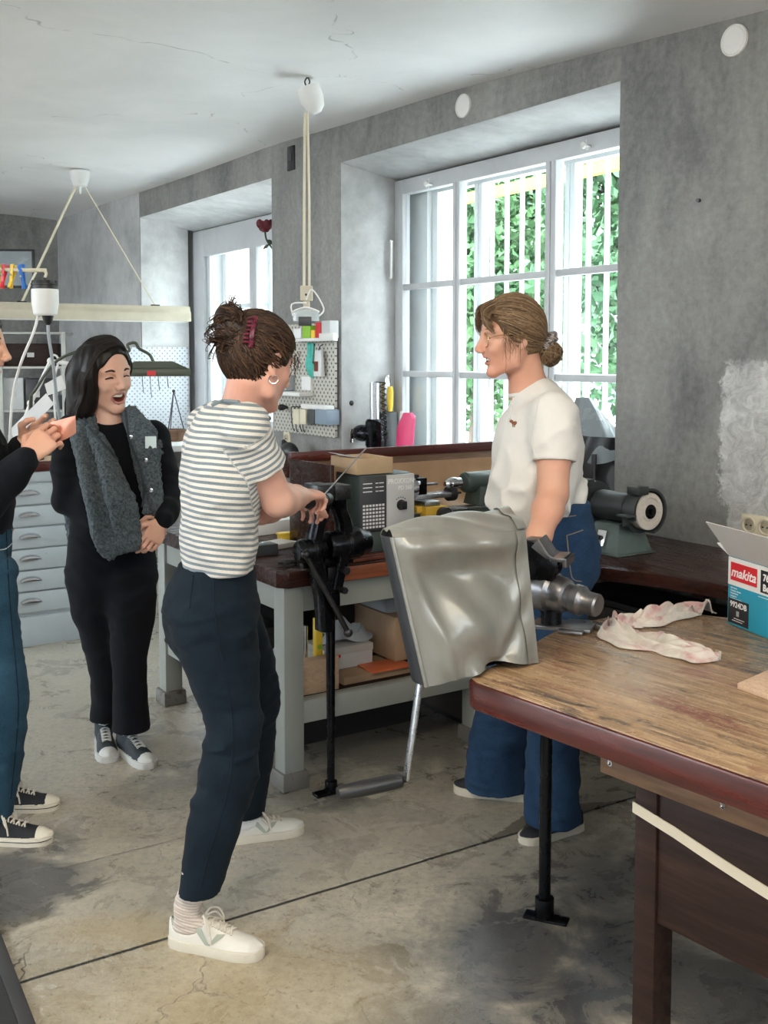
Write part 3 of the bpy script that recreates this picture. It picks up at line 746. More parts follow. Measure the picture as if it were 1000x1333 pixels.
# ---- outside: ground, trees, pale house
g = MB(MW); g.box((-40, E1, -.2), (16, 26, -.1)); struct('ground_outside', g, 'outside_ground')
def tree(t, s, h, rad, n, mt, label, low=.6):
    base = WF(t, s, -.1); root = thing('leafy_tree', label, 'tree', base[:], 0, 'trees outside the window')
    b = MB(); b.tube([base, base + V((.05, 0, h * .3)), base + V((-.05, .05, h * .6)), base + V((0, 0, h * .85))], .10, smooth=4, taper=.3)
    for k in range(5):
        a = k * 1.3; st = base + V((0, 0, h * (.3 + .1 * k))); b.tube([st, st + V((math.cos(a) * rad * .4, math.sin(a) * rad * .4, h * .12)), st + V((math.cos(a) * rad * .7, math.sin(a) * rad * .7, h * .28))], .04, smooth=3, taper=.3)
    b.build('trunk', 'bark', root)
    # leaves: folded blades gathered in clusters
    cl = RNG.normal(size=(120, 3)); cl /= np.linalg.norm(cl, axis=1, keepdims=True); cl *= rad * RNG.random((120, 1)) ** .4
    cl[:, 2] = cl[:, 2] * (h - low) / (2 * rad) + (h + low) / 2
    i = RNG.integers(0, 120, n); P = cl[i] + RNG.normal(size=(n, 3)) * rad * .17 + np.array(base)
    d = RNG.normal(size=(n, 3)); d[:, 2] -= .3; d /= np.linalg.norm(d, axis=1, keepdims=True)
    e = np.cross(d, RNG.normal(size=(n, 3))); e /= np.linalg.norm(e, axis=1, keepdims=True); f = np.cross(d, e)
    L = (.075 + .07 * RNG.random((n, 1)))
    v = np.stack([P, P + d * L * .5 + e * L * .34 + f * L * .12, P + d * L, P + d * L * .5 - e * L * .34 + f * L * .12], 1).reshape(-1, 3)
    q = np.arange(n * 4).reshape(n, 4); F = np.concatenate([q[:, [0, 1, 2]], q[:, [0, 2, 3]]])
    finish('foliage', mesh_np('foliage', v, F, False), mt, root)
tree(-6.9, 4.3, 5.2, 1.15, 20000, 'leaf_green', 'light green tree behind the left and middle panes of the large window', .9)
tree(-3.6, 4.1, 5.2, 1.2, 20000, 'leaf_dark', 'full green tree seen through the right panes of the large window', .7)
tree(-.2, 4.6, 5.2, 1.4, 4000, 'leaf_green', 'green tree standing to the right of the large window outside', .6)
tree(-12.6, 10.4, 6.4, 1.7, 7000, 'leaf_green', 'tall tree far across the yard behind the left panes', 1.2)
tree(-7.6, 9.6, 6.4, 1.7, 7000, 'leaf_dark', 'tall dark tree far across the yard behind the middle panes', 1.2)
tree(-2.9, 9.2, 6.4, 1.7, 4000, 'leaf_green', 'tall tree far across the yard behind the right panes', 1.2)
h = MB(MW); h.box((-32, 13.2, -.1), (4, 16, 2.4)); root = tag(h.build('house', 'house_plaster'), 'pale low house across the yard with dark windows', 'building')
for k in range(14):
    b = MB(MW); b.box((-31.2 + k * 2.5, 13.14, .5), (-29.7 + k * 2.5, 13.25, 1.7)); b.build('house_window', 'house_glass', root)
r_ = MB(MW); r_.bar((-5.6, 1.6, 2.62), (-1.2, 1.6, 2.70), .05, .07); r_.cyl((-5.5, 1.6, -.1), (-5.5, 1.6, 2.6), .03); r_.cyl((-1.3, 1.6, -.1), (-1.3, 1.6, 2.66), .03)
single('yard_rail', r_, 'yellow_plastic', 'yellow rail on posts in front of the trees outside the window', 'rail')
# ---- things fixed on the window wall
def disc(px, py, label):
    p = onwall(px, py); b = MB(); b.lathe([(0, .010), (.046, .010), (.049, .007), (.053, .012), (.057, .010), (.058, .002), (.058, -.004)][::-1], p, -NW)
    single('vent_cap', b, 'white_plastic', label, 'vent cap', 'round vent caps on the wall')
disc(604, 138, 'round white vent cap on the grey wall above the large window'); disc(957, 53, 'round white vent cap on the grey wall near the ceiling at right')
p = onwall(911, 261); b = MB(); b.cyl(p + NW * .01, p - NW * .012, .006, .008); single('wall_plug', b, 'dark_steel', 'small dark plug in the bare grey wall right of the window', 'wall plug')
p = onwall(380, 206); M = frame(p, UW); b = MB(M); b.box((-.045, -.012, -.075), (.045, .01, .075)); root = tag(b.build('wall_box', 'black_plastic', bevel=.004), 'small black box high on the pier between the windows', 'wall box')
b = MB(M); b.box((-.02, -.018, -.02), (.025, -.012, .03)); b.build('cover_plate', 'dark_grey_plastic', root)
def socket(M, n, root):
    for i in range(n):
        b = MB(M); x = .071 * i
        b.lathe([(.030, .0), (.030, .006), (.024, .006), (.021, -.0), (0, -.0)], (x, -.012, 0), (0, -1, 0)); b.build('socket_well', 'beige_plastic', root)
        b = MB(M)
        for dz in (-.0095, .0095): b.cyl((x + dz, -.0105, 0), (x + dz, -.0165, 0), .0028, seg=8)
        b.build('contact', 'black_plastic', root)
p = onwall(978, 683); M = frame(p, UW); b = MB(M); b.box((-.036, -.012, -.038), (.107, .005, .038))
root = tag(b.build('double_socket', 'cream_plastic', bevel=.003), 'beige double wall socket above the dark red counter', 'socket'); socket(M, 2, root)
p = onwall(375, 571); M = frame(p, UW); b = MB(M); b.box((-.04, -.012, -.045), (.04, .005, .045))
root = tag(b.build('wall_socket', 'cream_plastic', bevel=.003), 'single wall socket below the grey pegboard', 'socket'); socket(M, 1, root)
# dark edged mat at the lower left corner
a, b2 = onz(45, 1333, 0), onz(0, 1216, 0); dv = (b2 - a).normalized(); nv = V((dv.y, -dv.x, 0)); nv = nv if nv.x < 0 else -nv
M = frame(a - dv * 1.2, dv); b = MB(M); sg = 1 if (M.to_3x3() @ V((0, 1, 0))).dot(nv) > 0 else -1
ys = sorted((0, sg * .035)); b.box((0, ys[0], .0005), (2.2, ys[1], .012)); ys = sorted((sg * .036, sg * .7))
root = tag(b.build('floor_mat', 'mat_edge', bevel=.003), 'dark rubber edged mat at the left front corner of the floor', 'mat')
b = MB(M); b.box((.02, ys[0], .0005), (2.18, ys[1], .010)); b.build('mat_pile', 'mat_dark', root)
# ================================================================== lathe bench
RN = math.atan2(NW.y, NW.x); RU = math.atan2(UW.y, UW.x); RT = math.atan2(TE.y, TE.x)
B = lambda: MB(MB_)
bench = thing('workbench', 'grey green painted workbench with dark top carrying the small metal lathe', 'workbench', AB[:], RN)
b = B(); b.prism([(-.03, 0), (-.0, -.035), (1.5, -.035), (1.5, 1.2), (-.03, 1.2)], .722, .78); b.build('top', 'dark_red_wood', bench, bevel=.006)
b = B(); b.box((.16, -.045, .727), (1.5, -.0355, .775)); b.build('edge_strip', 'orange_wood', bench, bevel=.002)
b = B(); b.box((.0, .012, .625), (1.48, .04, .7215)); b.build('apron', 'grey_green_paint', bench, bevel=.003)
b = B(); b.box((.012, .04, .625), (.04, 1.16, .7215)); b.build('apron', 'grey_green_paint', bench, bevel=.003)
for a_, b_ in ((0, 0), (0, 1.10), (.83, 0), (.83, 1.10)):
    m = B(); m.box((a_, b_, .0), (a_ + .078, b_ + .078, .722)); lg = m.build('leg', 'grey_green_paint', bench, bevel=.005)
    m = B(); m.box((a_ - .014, b_ - .014, .0), (a_ + .092, b_ + .092, .062), taper=(.95, .95)); m.build('foot_block', 'dirty_grey', lg, bevel=.006)
b = B(); b.box((.078, .008, .225), (.83, .062, .305)); b.build('shelf_rail', 'grey_green_paint', bench, bevel=.005)
b = B(); b.box((.01, .078, .225), (.062, 1.10, .305)); b.build('shelf_rail', 'grey_green_paint', bench, bevel=.005)
b = B(); b.box((.0, .062, .28), (.90, 1.12, .300)); b.build('shelf', 'brown_wood', bench, bevel=.003)
b = B(); b.box((.05, 1.13, .30), (.9, 1.15, .70)); b.build('back_panel', 'brown_wood', bench)  # dark panel put in to deepen the shade behind the shelf objects
b = B(); b.box((.09, .36, .001), (.83, .375, .2795)); b.build('shade_panel', 'dark_bin', bench)  # near-black board added in place of the deep shade below the shelf
# splash guard round the lathe
sg_ = thing('splash_guard', 'red brown wooden splash guard lined with brown paper behind the lathe', 'panel', BF(.9, .5, .78)[:], RN)
b = B(); b.box((.30, .50, .7805), (1.5, .518, 1.095)); b.build('back_panel', 'mid_wood', sg_, bevel=.002)
b = B(); b.box((.296, .494, 1.095), (1.504, .524, 1.135)); b.build('top_rail', 'red_lacquer_wood', sg_, bevel=.004)
b = B(); b.box((.29, .175, .7805), (.306, .494, 1.112)); b.build('end_panel', 'dark_red_wood', sg_, bevel=.002)
def pap(u, v):
    a_ = .33 + u * 1.15; z = .7815 + v * .285
    return MB_ @ V((a_, .498 - .012 * (.5 + .5 * math.sin(a_ * 9 + v * 3)) * math.sin(PI * min(1, v * 1.2)) - .10 * (1 - v) ** 3 - .01 * math.sin(a_ * 23 + v * 9) * (1 - v) - .003, z))
b = MB(); b.grid(pap, 60, 20, .0012); b.build('paper_lining', 'brown_paper', sg_, angle=60)
cabx = thing('low_shade_cabinet', 'added dark cabinet shading the space under the wall end of the workbench', 'cabinet', BF(1.18, .55, 0)[:], RN)  # cabinet added to darken the space under the bench
b = B(); b.box((.93, .10, .001), (1.46, 1.08, .60)); b.build('body', 'dark_bin', cabx, bevel=.004)
for k in range(2):
    b = B(); b.box((.912, .12 + .48 * k, .03), (.9295, .57 + .48 * k, .58)); d_ = b.build('door', 'dark_shelf', cabx, bevel=.003)
    b = B(); b.tube([(.912, .5 - .0 * k if k == 0 else .66, .32), (.895, .5 if k == 0 else .66, .325), (.895, .5 if k == 0 else .66, .395), (.912, .5 if k == 0 else .66, .40)], .005); b.build('handle', 'dark_steel', d_)
# ================================================================== lathe
LB = .20
LF = lambda a_, y, z: BF(a_, LB + y, z)
ML = frame(BF(0, LB, 0), NW)
L = lambda: MB(ML)
lathe = thing('metal_lathe', 'small green metal lathe with grey control panel on the workbench', 'lathe', LF(.8, 0, .78)[:], RN)
b = L(); b.box((.40, -.085, .7805), (.62, .10, .862), taper=(.92, .95)); b.build('headstock_foot', 'machine_green', lathe, bevel=.006)
b = L(); b.box((1.05, -.07, .7805), (1.2, .08, .85)); b.build('bed_foot', 'machine_green', lathe, bevel=.006)
b = L(); b.box((.50, -.055, .862), (1.3, -.02, .905)); b.box((.50, .02, .862), (1.3, .055, .905)); b.box((.50, -.055, .84), (1.3, .055, .865)); b.build('bed', 'machine_green', lathe, bevel=.004)
b = L(); b.box((.52, -.06, .905), (1.3, -.03, .912)); b.build('bed_way', 'brushed_aluminium', lathe, bevel=.001)
b = L(); b.box((.385, -.085, .862), (.615, .105, 1.075)); b.build('headstock', 'machine_green', lathe, bevel=.01)
b = L(); b.box((.375, -.099, .866), (.489, -.0855, 1.070)); b.build('index_panel', 'dark_grey_plastic', lathe, bevel=.002)
ip = lathe.children[-1]
for r in range(7):
    for c in range(7):
        m = L(); m.box((.384 + c * .0142, -.1002, .876 + r * .0135), (.384 + c * .0142 + .0095, -.0988, .876 + r * .0135 + .008)); m.build('table_cell', 'print_white', ip)
for r in range(3):
    for x0, x1 in ((.385, .425), (.440, .452), (.456, .476)):
        m = L(); m.box((x0, -.1002, 1.012 + r * .015), (x1, -.0988, 1.0155 + r * .015)); m.build('index_line', 'print_white', ip)
b = L(); b.box((.491, -.101, .866), (.615, -.0855, 1.070)); fp = b.build('front_panel', 'light_box', lathe, bevel=.003)
MPn = frame(LF(.497, -.1012, 1.040), NW, V((0, 0, 1))); MPx = frame(LF(.4945, -.1012, 1.037), NW) @ Matrix.Rotation(PI / 2, 4, 'X')
text_part('lettering', 'PROXXON', .026, MPx, 'print_white', fp, bold=.0004, width=.115)
text_part('lettering', 'PD 360', .022, frame(LF(.540, -.1012, 1.012), NW) @ Matrix.Rotation(PI / 2, 4, 'X'), 'print_white', fp, bold=.0003, width=.062)
b = L(); b.cyl((.552, -.1015, .955), (.552, -.106, .955), .02); b.box((.540, -.128, .940), (.564, -.105, .970)); b.build('switch_knob', 'black_plastic', fp, bevel=.003)
for k in range(5):
    aa = math.radians(50 + k * 20); m = L(); c = (.552 + .029 * math.cos(aa), 0, .955 + .029 * math.sin(aa)); m.box((c[0] - .002, -.1022, c[2] - .002), (c[0] + .002, -.1008, c[2] + .002)); m.build('scale_mark', 'print_dark', fp)
b = L(); b.cyl((.54, -.080, .825), (.54, -.112, .825), .013); b.ball((.54, -.115, .825), (.018, .010, .018)); b.build('lever_knob', 'black_plastic', lathe)
zc = 1.0
b = L(); b.lathe([(.03, 0), (.046, .003), (.05, .01), (.05, .05), (.044, .055), (.044, .062), (.014, .062), (.014, .05)], (.616, 0, zc), (1, 0, 0)); chk = b.build('chuck', 'bright_steel', lathe)
for k in range(3):
    a_ = k * 2 * PI / 3 + .4; m = L(); d = V((0, math.cos(a_), math.sin(a_))); c = V((.676, 0, zc)) + d * .026
    m.bar(c - d * .014, c + d * .016, .014, .03, (1, 0, 0)); m.build('jaw', 'brushed_aluminium', chk, bevel=.002)
b = L(); b.cyl((.69, -.0, zc), (.72, 0, zc), .004); b.build('work_pin', 'bright_steel', chk)
ML_keep = ML; ML = ML @ Matrix.Translation((-.055, 0, 0))
b = L(); b.box((.70, -.075, .912), (.83, .075, .935)); b.box((.725, -.10, .862), (.83, -.0585, .935)); b.build('carriage', 'lathe_yellow', lathe, bevel=.003)
b = L(); b.cyl((.80, -.101, .905), (.80, -.135, .905), .028, .028); b.cyl((.80, -.135, .905), (.80, -.139, .905), .010); hw = b.build('handwheel', 'black_plastic', lathe, bevel=.004)
b = L(); b.cyl((.818, -.134, .915), (.818, -.155, .915), .005); b.build('crank_pin', 'bright_steel', hw)
b = L(); b.box((.725, -.09, .935), (.80, .09, .955)); b.box((.715, -.03, .955), (.90, .03, .975)); sl = b.build('cross_slide', 'brushed_aluminium', lathe, bevel=.003)
b = L(); b.cyl((.90, 0, .965), (.935, 0, .965), .03); b.cyl((.935, 0, .965), (.97, 0, .965), .005); b.build('slide_handwheel', 'black_plastic', lathe, bevel=.004)
b = L(); b.box((.715, -.03, .975), (.78, .03, 1.04)); tp = b.build('tool_post', 'black_iron', lathe, bevel=.003)
b = L(); b.cyl((.748, 0, 1.04), (.748, 0, 1.052), .012, seg=6); b.build('clamp_nut', 'dark_steel', tp)
b = L(); b.box((.78, -.006, 1.005), (.85, .006, 1.015)); b.build('cutting_tool', 'bright_steel', tp, bevel=.001)
ML = ML_keep @ Matrix.Translation((-.125, 0, 0))
b = L(); b.box((1.09, -.055, .912), (1.24, .055, .99), taper=(.8, .8)); b.lathe([(.0, -.02), (.036, -.02), (.042, -.012), (.042, .15), (.03, .165), (0, .165)], (1.07, 0, zc + .005), (1, 0, 0)); b.build('tailstock', 'machine_green', lathe, bevel=.004)
b = L(); b.lathe([(.010, 0), (.016, .008), (.023, .02), (.026, .03), (.026, .05), (.022, .054), (.022, .075), (.016, .078)], (.958, 0, zc + .005), (1, 0, 0)); b.build('drill_chuck', 'bright_steel', lathe)
b = L(); b.cyl((1.236, 0, zc + .005), (1.26, 0, zc + .005), .04); b.build('tailstock_handwheel', 'black_plastic', lathe, bevel=.004)
ML = ML_keep
# open card box on the lathe's headstock
cb = thing('open_box', 'open brown card box on top of the lathe headstock', 'box', BF(.44, .22, 1.076)[:], RN)
a0, a1, b0, b1, z0, z1 = .37, .53, .12, .31, 1.0765, 1.135
for nm, lo, hi in (('bottom', (a0, b0, z0), (a1, b1, z0 + .003)), ('side', (a0, b0, z0 + .003), (a1, b0 + .003, z1)), ('side', (a0, b1 - .003, z0 + .003), (a1, b1, z1)), ('end', (a0, b0 + .003, z0 + .003), (a0 + .003, b1 - .003, z1)), ('end', (a1 - .003, b0 + .003, z0 + .003), (a1, b1 - .003, z1))):
    m = B(); m.box(lo, hi); m.build(nm, 'kraft_card', cb, bevel=.0006)
m = B(); m.box((-.06, -.045, 0), (.06, .045, .002), Matrix.Translation((.405, .245, 1.136)) @ Euler((.1, .18, .3)).to_matrix().to_4x4()); single('metal_sheet', m, 'grey_film', 'thin grey sheet sticking up out of the open card box', 'sheet')
# ================================================================== leg vise on the bench corner
vz = thing('leg_vise', 'black iron leg vise with long bar handle at the workbench corner', 'vise', BF(.13, -.09, 0)[:], RN)
vb = -.095
b = B(); b.cyl((.13, vb, .02), (.13, vb, .70), .013, .017, seg=14); b.build('post', 'black_iron', vz)
b = B(); b.box((.065, vb - .02, 0), (.20, vb + .02, .012)); b.cyl((.13, vb, .012), (.13, vb, .045), .022, seg=16); b.build('foot_plate', 'black_iron', vz, bevel=.003)
b = B(); b.box((.105, vb - .028, .66), (.155, vb + .028, .80)); b.box((.02, vb - .01, .80), (.22, -.036, .83)); b.build('mount', 'black_iron', vz, bevel=.006)
def jawcurve(pts, w, nm):
    P = [V(p) for p in catmull([V(p) for p in pts], 6)]; m = B(); n = len(P)
    out = [(p.x - r, p.z) for p, r in [(q, .02 + .006 * math.sin(i)) for i, q in enumerate(P)]]
    vs = []
    for i, q in enumerate(P):
        t = (P[min(i + 1, n - 1)] - P[max(i - 1, 0)]).normalized(); s = V((t.z, 0, -t.x)); r = np.interp(i / (n - 1), [0, .35, .75, 1], [.024, .026, .022, .032]); h = np.interp(i / (n - 1), [0, .3, .8, 1], [w * .8, w * .75, w * .7, w])
        vs.append([m.bm.verts.new(m.M @ (q + s * (sx * r) + V((0, sy * h, 0)))) for sx, sy in ((-1, -.6), (-.6, -1), (.6, -1), (1, -.6), (1, .6), (.6, 1), (-.6, 1), (-1, .6))])
    for u_, v_ in zip(vs, vs[1:]):
        for k in range(8): m._f([u_[k], u_[(k + 1) % 8], v_[(k + 1) % 8], v_[k]], (0, 1, 2, 3))
    m._f(vs[0][::-1], range(8)); m._f(vs[-1], range(8)); m.build(nm, 'black_iron', vz, angle=40)
jawcurve([(.14, vb, .72), (.165, vb, .82), (.185, vb, .92), (.165, vb, .99), (.15, vb, 1.045)], .048, 'fixed_jaw')
jawcurve([(.105, vb, .58), (.10, vb, .70), (.075, vb, .80), (.065, vb, .88), (.085, vb, .97), (.10, vb, 1.045)], .045, 'moving_jaw')
b = B(); b.box((.055, vb - .05, 1.035), (.118, vb + .05, 1.085)); b.build('jaw_block', 'black_paint', vz, bevel=.004)
b = B(); b.box((.122, vb - .05, 1.03), (.185, vb + .05, 1.08)); b.build('jaw_block', 'black_paint', vz, bevel=.004)
zs_ = .86
b = B(); b.lathe([(0, 0), (.030, 0), (.038, .008), (.042, .02), (.042, .05), (.048, .055), (.048, .075), (.04, .08), (.04, .10)], (.00, vb, zs_), (1, 0, 0)); b.lathe([(.046, 0), (.05, .01), (.05, .07), (.056, .075), (.056, .12), (.05, .13), (.04, .165), (.03, .17), (0, .17)], (.115, vb, zs_ + .01), (1, 0, 0)); b.build('screw_box', 'black_iron', vz, bevel=.002)
hd = V((.14, -.02, -.26)).normalized(); h0 = V((.02, vb - .045, zs_ - .02))
b = B(); b.cyl(h0 - hd * .02, h0 + hd * .30, .0095, seg=12); b.ball(h0 + hd * .30, .016); b.ball(h0 - hd * .02, .016); b.build('handle_bar', 'dark_steel', vz)
for q0, q1, r_, sg2 in (((.155, vb - .03, .72), (.155, vb - .06, .72), .012, 6), ((.155, vb - .03, .79), (.155, vb - .07, .79), .014, 12)):
    b = B(); b.cyl(q0, q1, r_, seg=sg2); b.build('bolt', 'dark_steel', vz)
# ---- things lying on the bench
def lie(name, label, cat, px, py, z, w, d, h, mt, rz=0.0, parts=None, group=None, bevel=.002):
    p = onz(px, py, z); M = Matrix.Translation(p) @ Matrix.Rotation(rz, 4, 'Z'); m = MB(M); m.box((-w / 2, -d / 2, .0006), (w / 2, d / 2, h)); o = m.build(name, mt, None, bevel, loc=p[:], rotz=rz)
    tag(o, label, cat, group); return o, M
zt = .78
o, M = lie('ring_binder', 'white binder lying on the workbench behind the striped shirt', 'binder', 352, 690, zt, .26, .20, .055, 'white_card', RN + .1)
m = MB(M); m.box((-.12, -.098, .004), (.133, .09, .051)); m.build('pages', 'white_paper', o, bevel=.001)
o, M = lie('tool_case', 'dark grey case on the front left corner of the workbench', 'case', 338, 722, zt, .12, .07, .04, 'dark_grey_plastic', RN)
o, M = lie('note_pad', 'grey notepad with a pale cover under the yellow tag', 'notepad', 360, 712, zt, .14, .10, .018, 'grey_card', RN + .3)
m = MB(M); m.box((-.065, -.045, .0182), (.065, .045, .0195)); m.build('top_sheet', 'white_paper', o)
p = onz(378, 702, zt); M = Matrix.Translation(p) @ Matrix.Rotation(RN - .1, 4, 'Z'); m = MB(M); m.prism([(-.055, -.02), (.045, -.022), (.055, 0), (.045, .022), (-.055, .018)], .02, .03); m.prism([(-.05, -.018), (.04, -.018), (.04, .018), (-.05, .018)], .0006, .02)
single('cutter', m, 'yellow_plastic', 'yellow handled cutter lying at the front of the workbench', 'cutter', bevel=.002, loc=p[:])
for k in range(4):
    m = B(); m.bar((.27 + .02 * k, -.012 + k * .022, .7865 + .0005), (.62 + .05 * k, .012 + k * .018, .7865 + .0005), .012, .010); single('copper_strip', m, ['copper_dark', 'red_lacquer_wood', 'copper_dark', 'red_lacquer_wood'][k], 'long red brown strip beside the vise, %s counted from the bench edge' % ['first', 'second', 'third', 'fourth'][k], 'strip', 'strips beside the vise', bevel=.001)
# snips between cutter and vise
m = B(); m.tube([(.02, .03, .795), (.06, .06, .797), (.12, .07, .795), (.17, .05, .793)], .008); m.tube([(.02, .08, .795), (.07, .055, .797), (.12, .045, .795), (.17, .048, .793)], .008); m.box((.165, .040, .786), (.22, .056, .80)); single('pliers', m, 'dark_steel', 'dark pliers lying beside the vise screw', 'pliers')
# bottle behind the bench
m = MB(); p = BF(.12, .95, .78); m.lathe([(0, .0005), (.04, .0005), (.043, .006), (.043, .14), (.036, .165), (.018, .178), (.018, .19), (0, .19)], p); bo = tag(m.build('bottle', 'white_plastic', loc=p[:]), 'white bottle with dark cap beyond the end panel of the splash guard', 'bottle')
m = MB(); m.lathe([(0, .191), (.026, .191), (.028, .195), (.028, .225), (.022, .232), (0, .232)], p); m.build('cap', 'canvas_teal', bo)
# ---- shelf below the bench
zs = .300
def at_shelf(px, py): return onz(px, py, zs)
m = B(); m.box((.082, .075, zs + .0005), (.265, .12, zs + .125)); single('pine_block', m, 'pine', 'light pine block standing on the low bench shelf', 'wood block', bevel=.003)
m = B(); m.box((.205, .135, zs + .0005), (.232, .165, zs + .255)); o = single('spirit_level', m, 'yellow_plastic', 'yellow level standing upright on the low bench shelf', 'level', bevel=.003)
for z in (zs + .06, zs + .15):
    m = B(); m.cyl((.2185, .1345, z), (.2185, .1355, z), .010); m.build('vial', 'green_plastic', o)
m = B(); m.cyl((.165, .15, zs + .0005), (.165, .15, zs + .235), .010); single('steel_tube', m, 'bright_steel', 'bright steel tube standing behind the vise post', 'tube')
m = B(); m.box((.30, .10, zs + .0005), (.62, .30, zs + .028)); fo = single('folder', m, 'cardboard', 'flat brown tray under the boxes on the low shelf', 'tray', bevel=.002)
m = B(); m.box((.42, .085, zs + .029), (.60, .20, zs + .036)); single('orange_folder', m, 'orange_card', 'orange red folder lying on the brown tray', 'folder', bevel=.001)
m = B(); m.box((.275, .20, zs + .029), (.49, .36, zs + .11)); o = single('shoe_box', m, 'light_box', 'pale box with red label on the low bench shelf', 'box', bevel=.003)
m = B(); m.box((.285, .1985, zs + .075), (.345, .1998, zs + .105)); m.build('label_patch', 'red_card', o)
m = B(); m.box((.273, .198, zs + .086), (.492, .362, zs + .113)); m.build('lid', 'grey_card', o, bevel=.002)
def rag(u, v):
    r = .10 * (1 - .3 * math.sin(v * 6.28 * 3)); a_ = v * 2 * PI
    return BF(.40 + u * r * math.cos(a_), .28 + u * r * .7 * math.sin(a_), zs + .128 + .05 * (1 - u ** 1.5) * (1 + .5 * math.sin(a_ * 4 + u * 5)) + .012 * math.sin(u * 14 + a_ * 3))
m = MB(); m.grid(rag, 10, 40, .001); single('work_gloves', m, 'grey_plastic', 'crumpled grey rag on the pale box below the bench', 'rag')
m = B(); m.box((.56, .15, zs + .0365), (.74, .45, zs + .21)); o = single('carton', m, 'cardboard', 'plain brown carton at the right end of the low bench shelf', 'carton', bevel=.003)
m = B(); m.box((.55, .20, zs + .211), (.70, .42, zs + .27), taper=(.7, .6)); single('grey_bundle', m, 'grey_plastic', 'grey cloth bundle on top of the brown carton', 'cloth', bevel=.02)
p = BF(.105, .25, zs); m = MB(); m.lathe([(0, .0005), (.03, .0005), (.032, .004), (.032, .10), (.02, .13), (.012, .14), (.012, .16), (0, .16)], p)
o = tag(m.build('spray_bottle', 'blue_grey_plastic', loc=p[:]), 'grey blue bottle on the low shelf beside the front bench leg', 'bottle'); m = MB(); m.lathe([(.033, .04), (.033, .09)], p); m.build('label_band', 'white_paper', o)
for k, (a_, b_, w_, d_, h_, mt, lb) in enumerate([(.10, .45, .12, .16, .16, 'dark_bin', 'dark bin behind the pine block on the low shelf'), (.18, .62, .22, .2, .24, 'dark_bin', 'dark crate at the back of the low bench shelf'), (.5, .62, .25, .25, .28, 'dark_shelf', 'brown dark box at the back of the low bench shelf'), (.07, .86, .10, .2, .10, 'orange_wood', 'reddish wooden box at the left end of the low shelf')]):
    m = B(); m.box((a_, b_, zs + .0005), (a_ + w_, b_ + d_, zs + h_), taper=(1.05, 1.05)); o = single('storage_box', m, mt, lb, 'box', bevel=.004)
    m = B(); m.box((a_ - .006, b_ - .006, zs + h_ - .02), (a_ + w_ + .006, b_ + d_ + .006, zs + h_ + .001)); m.build('rim', mt, o, bevel=.003)
m = B(); m.tube([(.08, .09, zs + .14), (.05, .35, zs + .17), (.06, .5, zs + .0), ], .012) if 0 else m.cyl((.10, .135, zs + .0185), (.10, .205, zs + .0185), .017); single('cable_roll', m, 'black_plastic', 'black roll lying beside the bottle on the low shelf', 'roll')
# ================================================================== things on the window sill behind the lathe
zsil = .8005
p = WF(-2.52, .10, zsil)
dp = thing('drill_stand', 'black drill stand with silver column on the window sill', 'drill press', p[:], RU)
m = MB(); M = frame(p, UW); m.M = M
m.box((-.09, -.08, .0005), (.09, .10, .025)); m.build('base', 'black_iron', dp, bevel=.004)
m = MB(M); m.cyl((.03, .04, .025), (.03, .04, .56), .027); m.build('column', 'brushed_aluminium', dp)
m = MB(M); m.lathe([(0, .18), (.05, .18), (.056, .19), (.056, .33), (.045, .345), (0, .345)], (.03, .04, 0)); m.ball((-.04, 0, .26), (.09, .05, .05)); m.build('head', 'black_iron', dp)
m = MB(M); m.cyl((-.13, -.03, .12), (-.13, -.03, .42), .011); m.cyl((-.13, -.03, .20), (-.13, -.03, .28), .020); m.build('quill', 'bright_steel', dp)
m = MB(M); m.ball((-.13, -.03, .435), .022); m.build('lever_knob', 'black_plastic', dp)
pts = [(.03 + .016 * math.cos(i * 1.05) + .085 + .0004 * i, .04 + .016 * math.sin(i * 1.05), .56 - .0052 * i) for i in range(66)]
m = MB(M); m.tube([(.03, .04, .56)] + pts, .004, seg=6, smooth=2); m.build('coiled_cord', 'black_plastic', dp)
p = WF(-2.60, .30, zsil); M = frame(p, UW)
th_ = thing('tool_holder', 'black tool holder with amber handles beside the drill stand', 'tool holder', p[:], RU)
m = MB(M); m.box((-.05, -.04, .0005), (.05, .04, .38)); m.build('holder', 'black_plastic', th_, bevel=.006)
for k, (x, mt, h) in enumerate([(-.032, 'amber_plastic', .55), (.0, 'bright_steel', .60), (.032, 'yellow_plastic', .53)]):
    m = MB(M); m.lathe([(0, .38), (.012, .382), (.018, .42), (.020, h - .03), (.014, h), (0, h + .003)], (x, 0, 0)); single('screwdriver', m, mt, ['amber handled screwdriver in the black holder on the sill', 'steel handled tool in the middle of the black holder', 'yellow handled screwdriver in the black holder on the sill'][k], 'screwdriver', 'tools in the black holder')
p = WF(-2.585, .2, zsil); M = frame(p, UW); m = MB(M); m.box((.0, -.02, .0005), (.12, .02, .33)); single('paper_stack', m, 'white_paper', 'white papers standing between drill stand and tool holder', 'papers', bevel=.002) if 0 else None; m.bm.free() if 0 else None
p = WF(-2.32, .22, zsil); M = frame(p, UW) @ Matrix.Rotation(.12, 4, 'Y')
m = MB(M); m.prism([(-.075, 0), (.075, 0), (.075, .37), (.045, .40), (-.02, .39), (-.075, .30)], -.012, .012, Matrix.Rotation(PI / 2, 4, 'X'))
o = single('pink_folder', m, 'pink_plastic', 'bright pink folder standing on the window sill', 'folder', bevel=.004)
m = MB(M); m.box((-.088, .0125, .01), (.06, .02, .385)); m.build('sheets', 'white_paper', o)
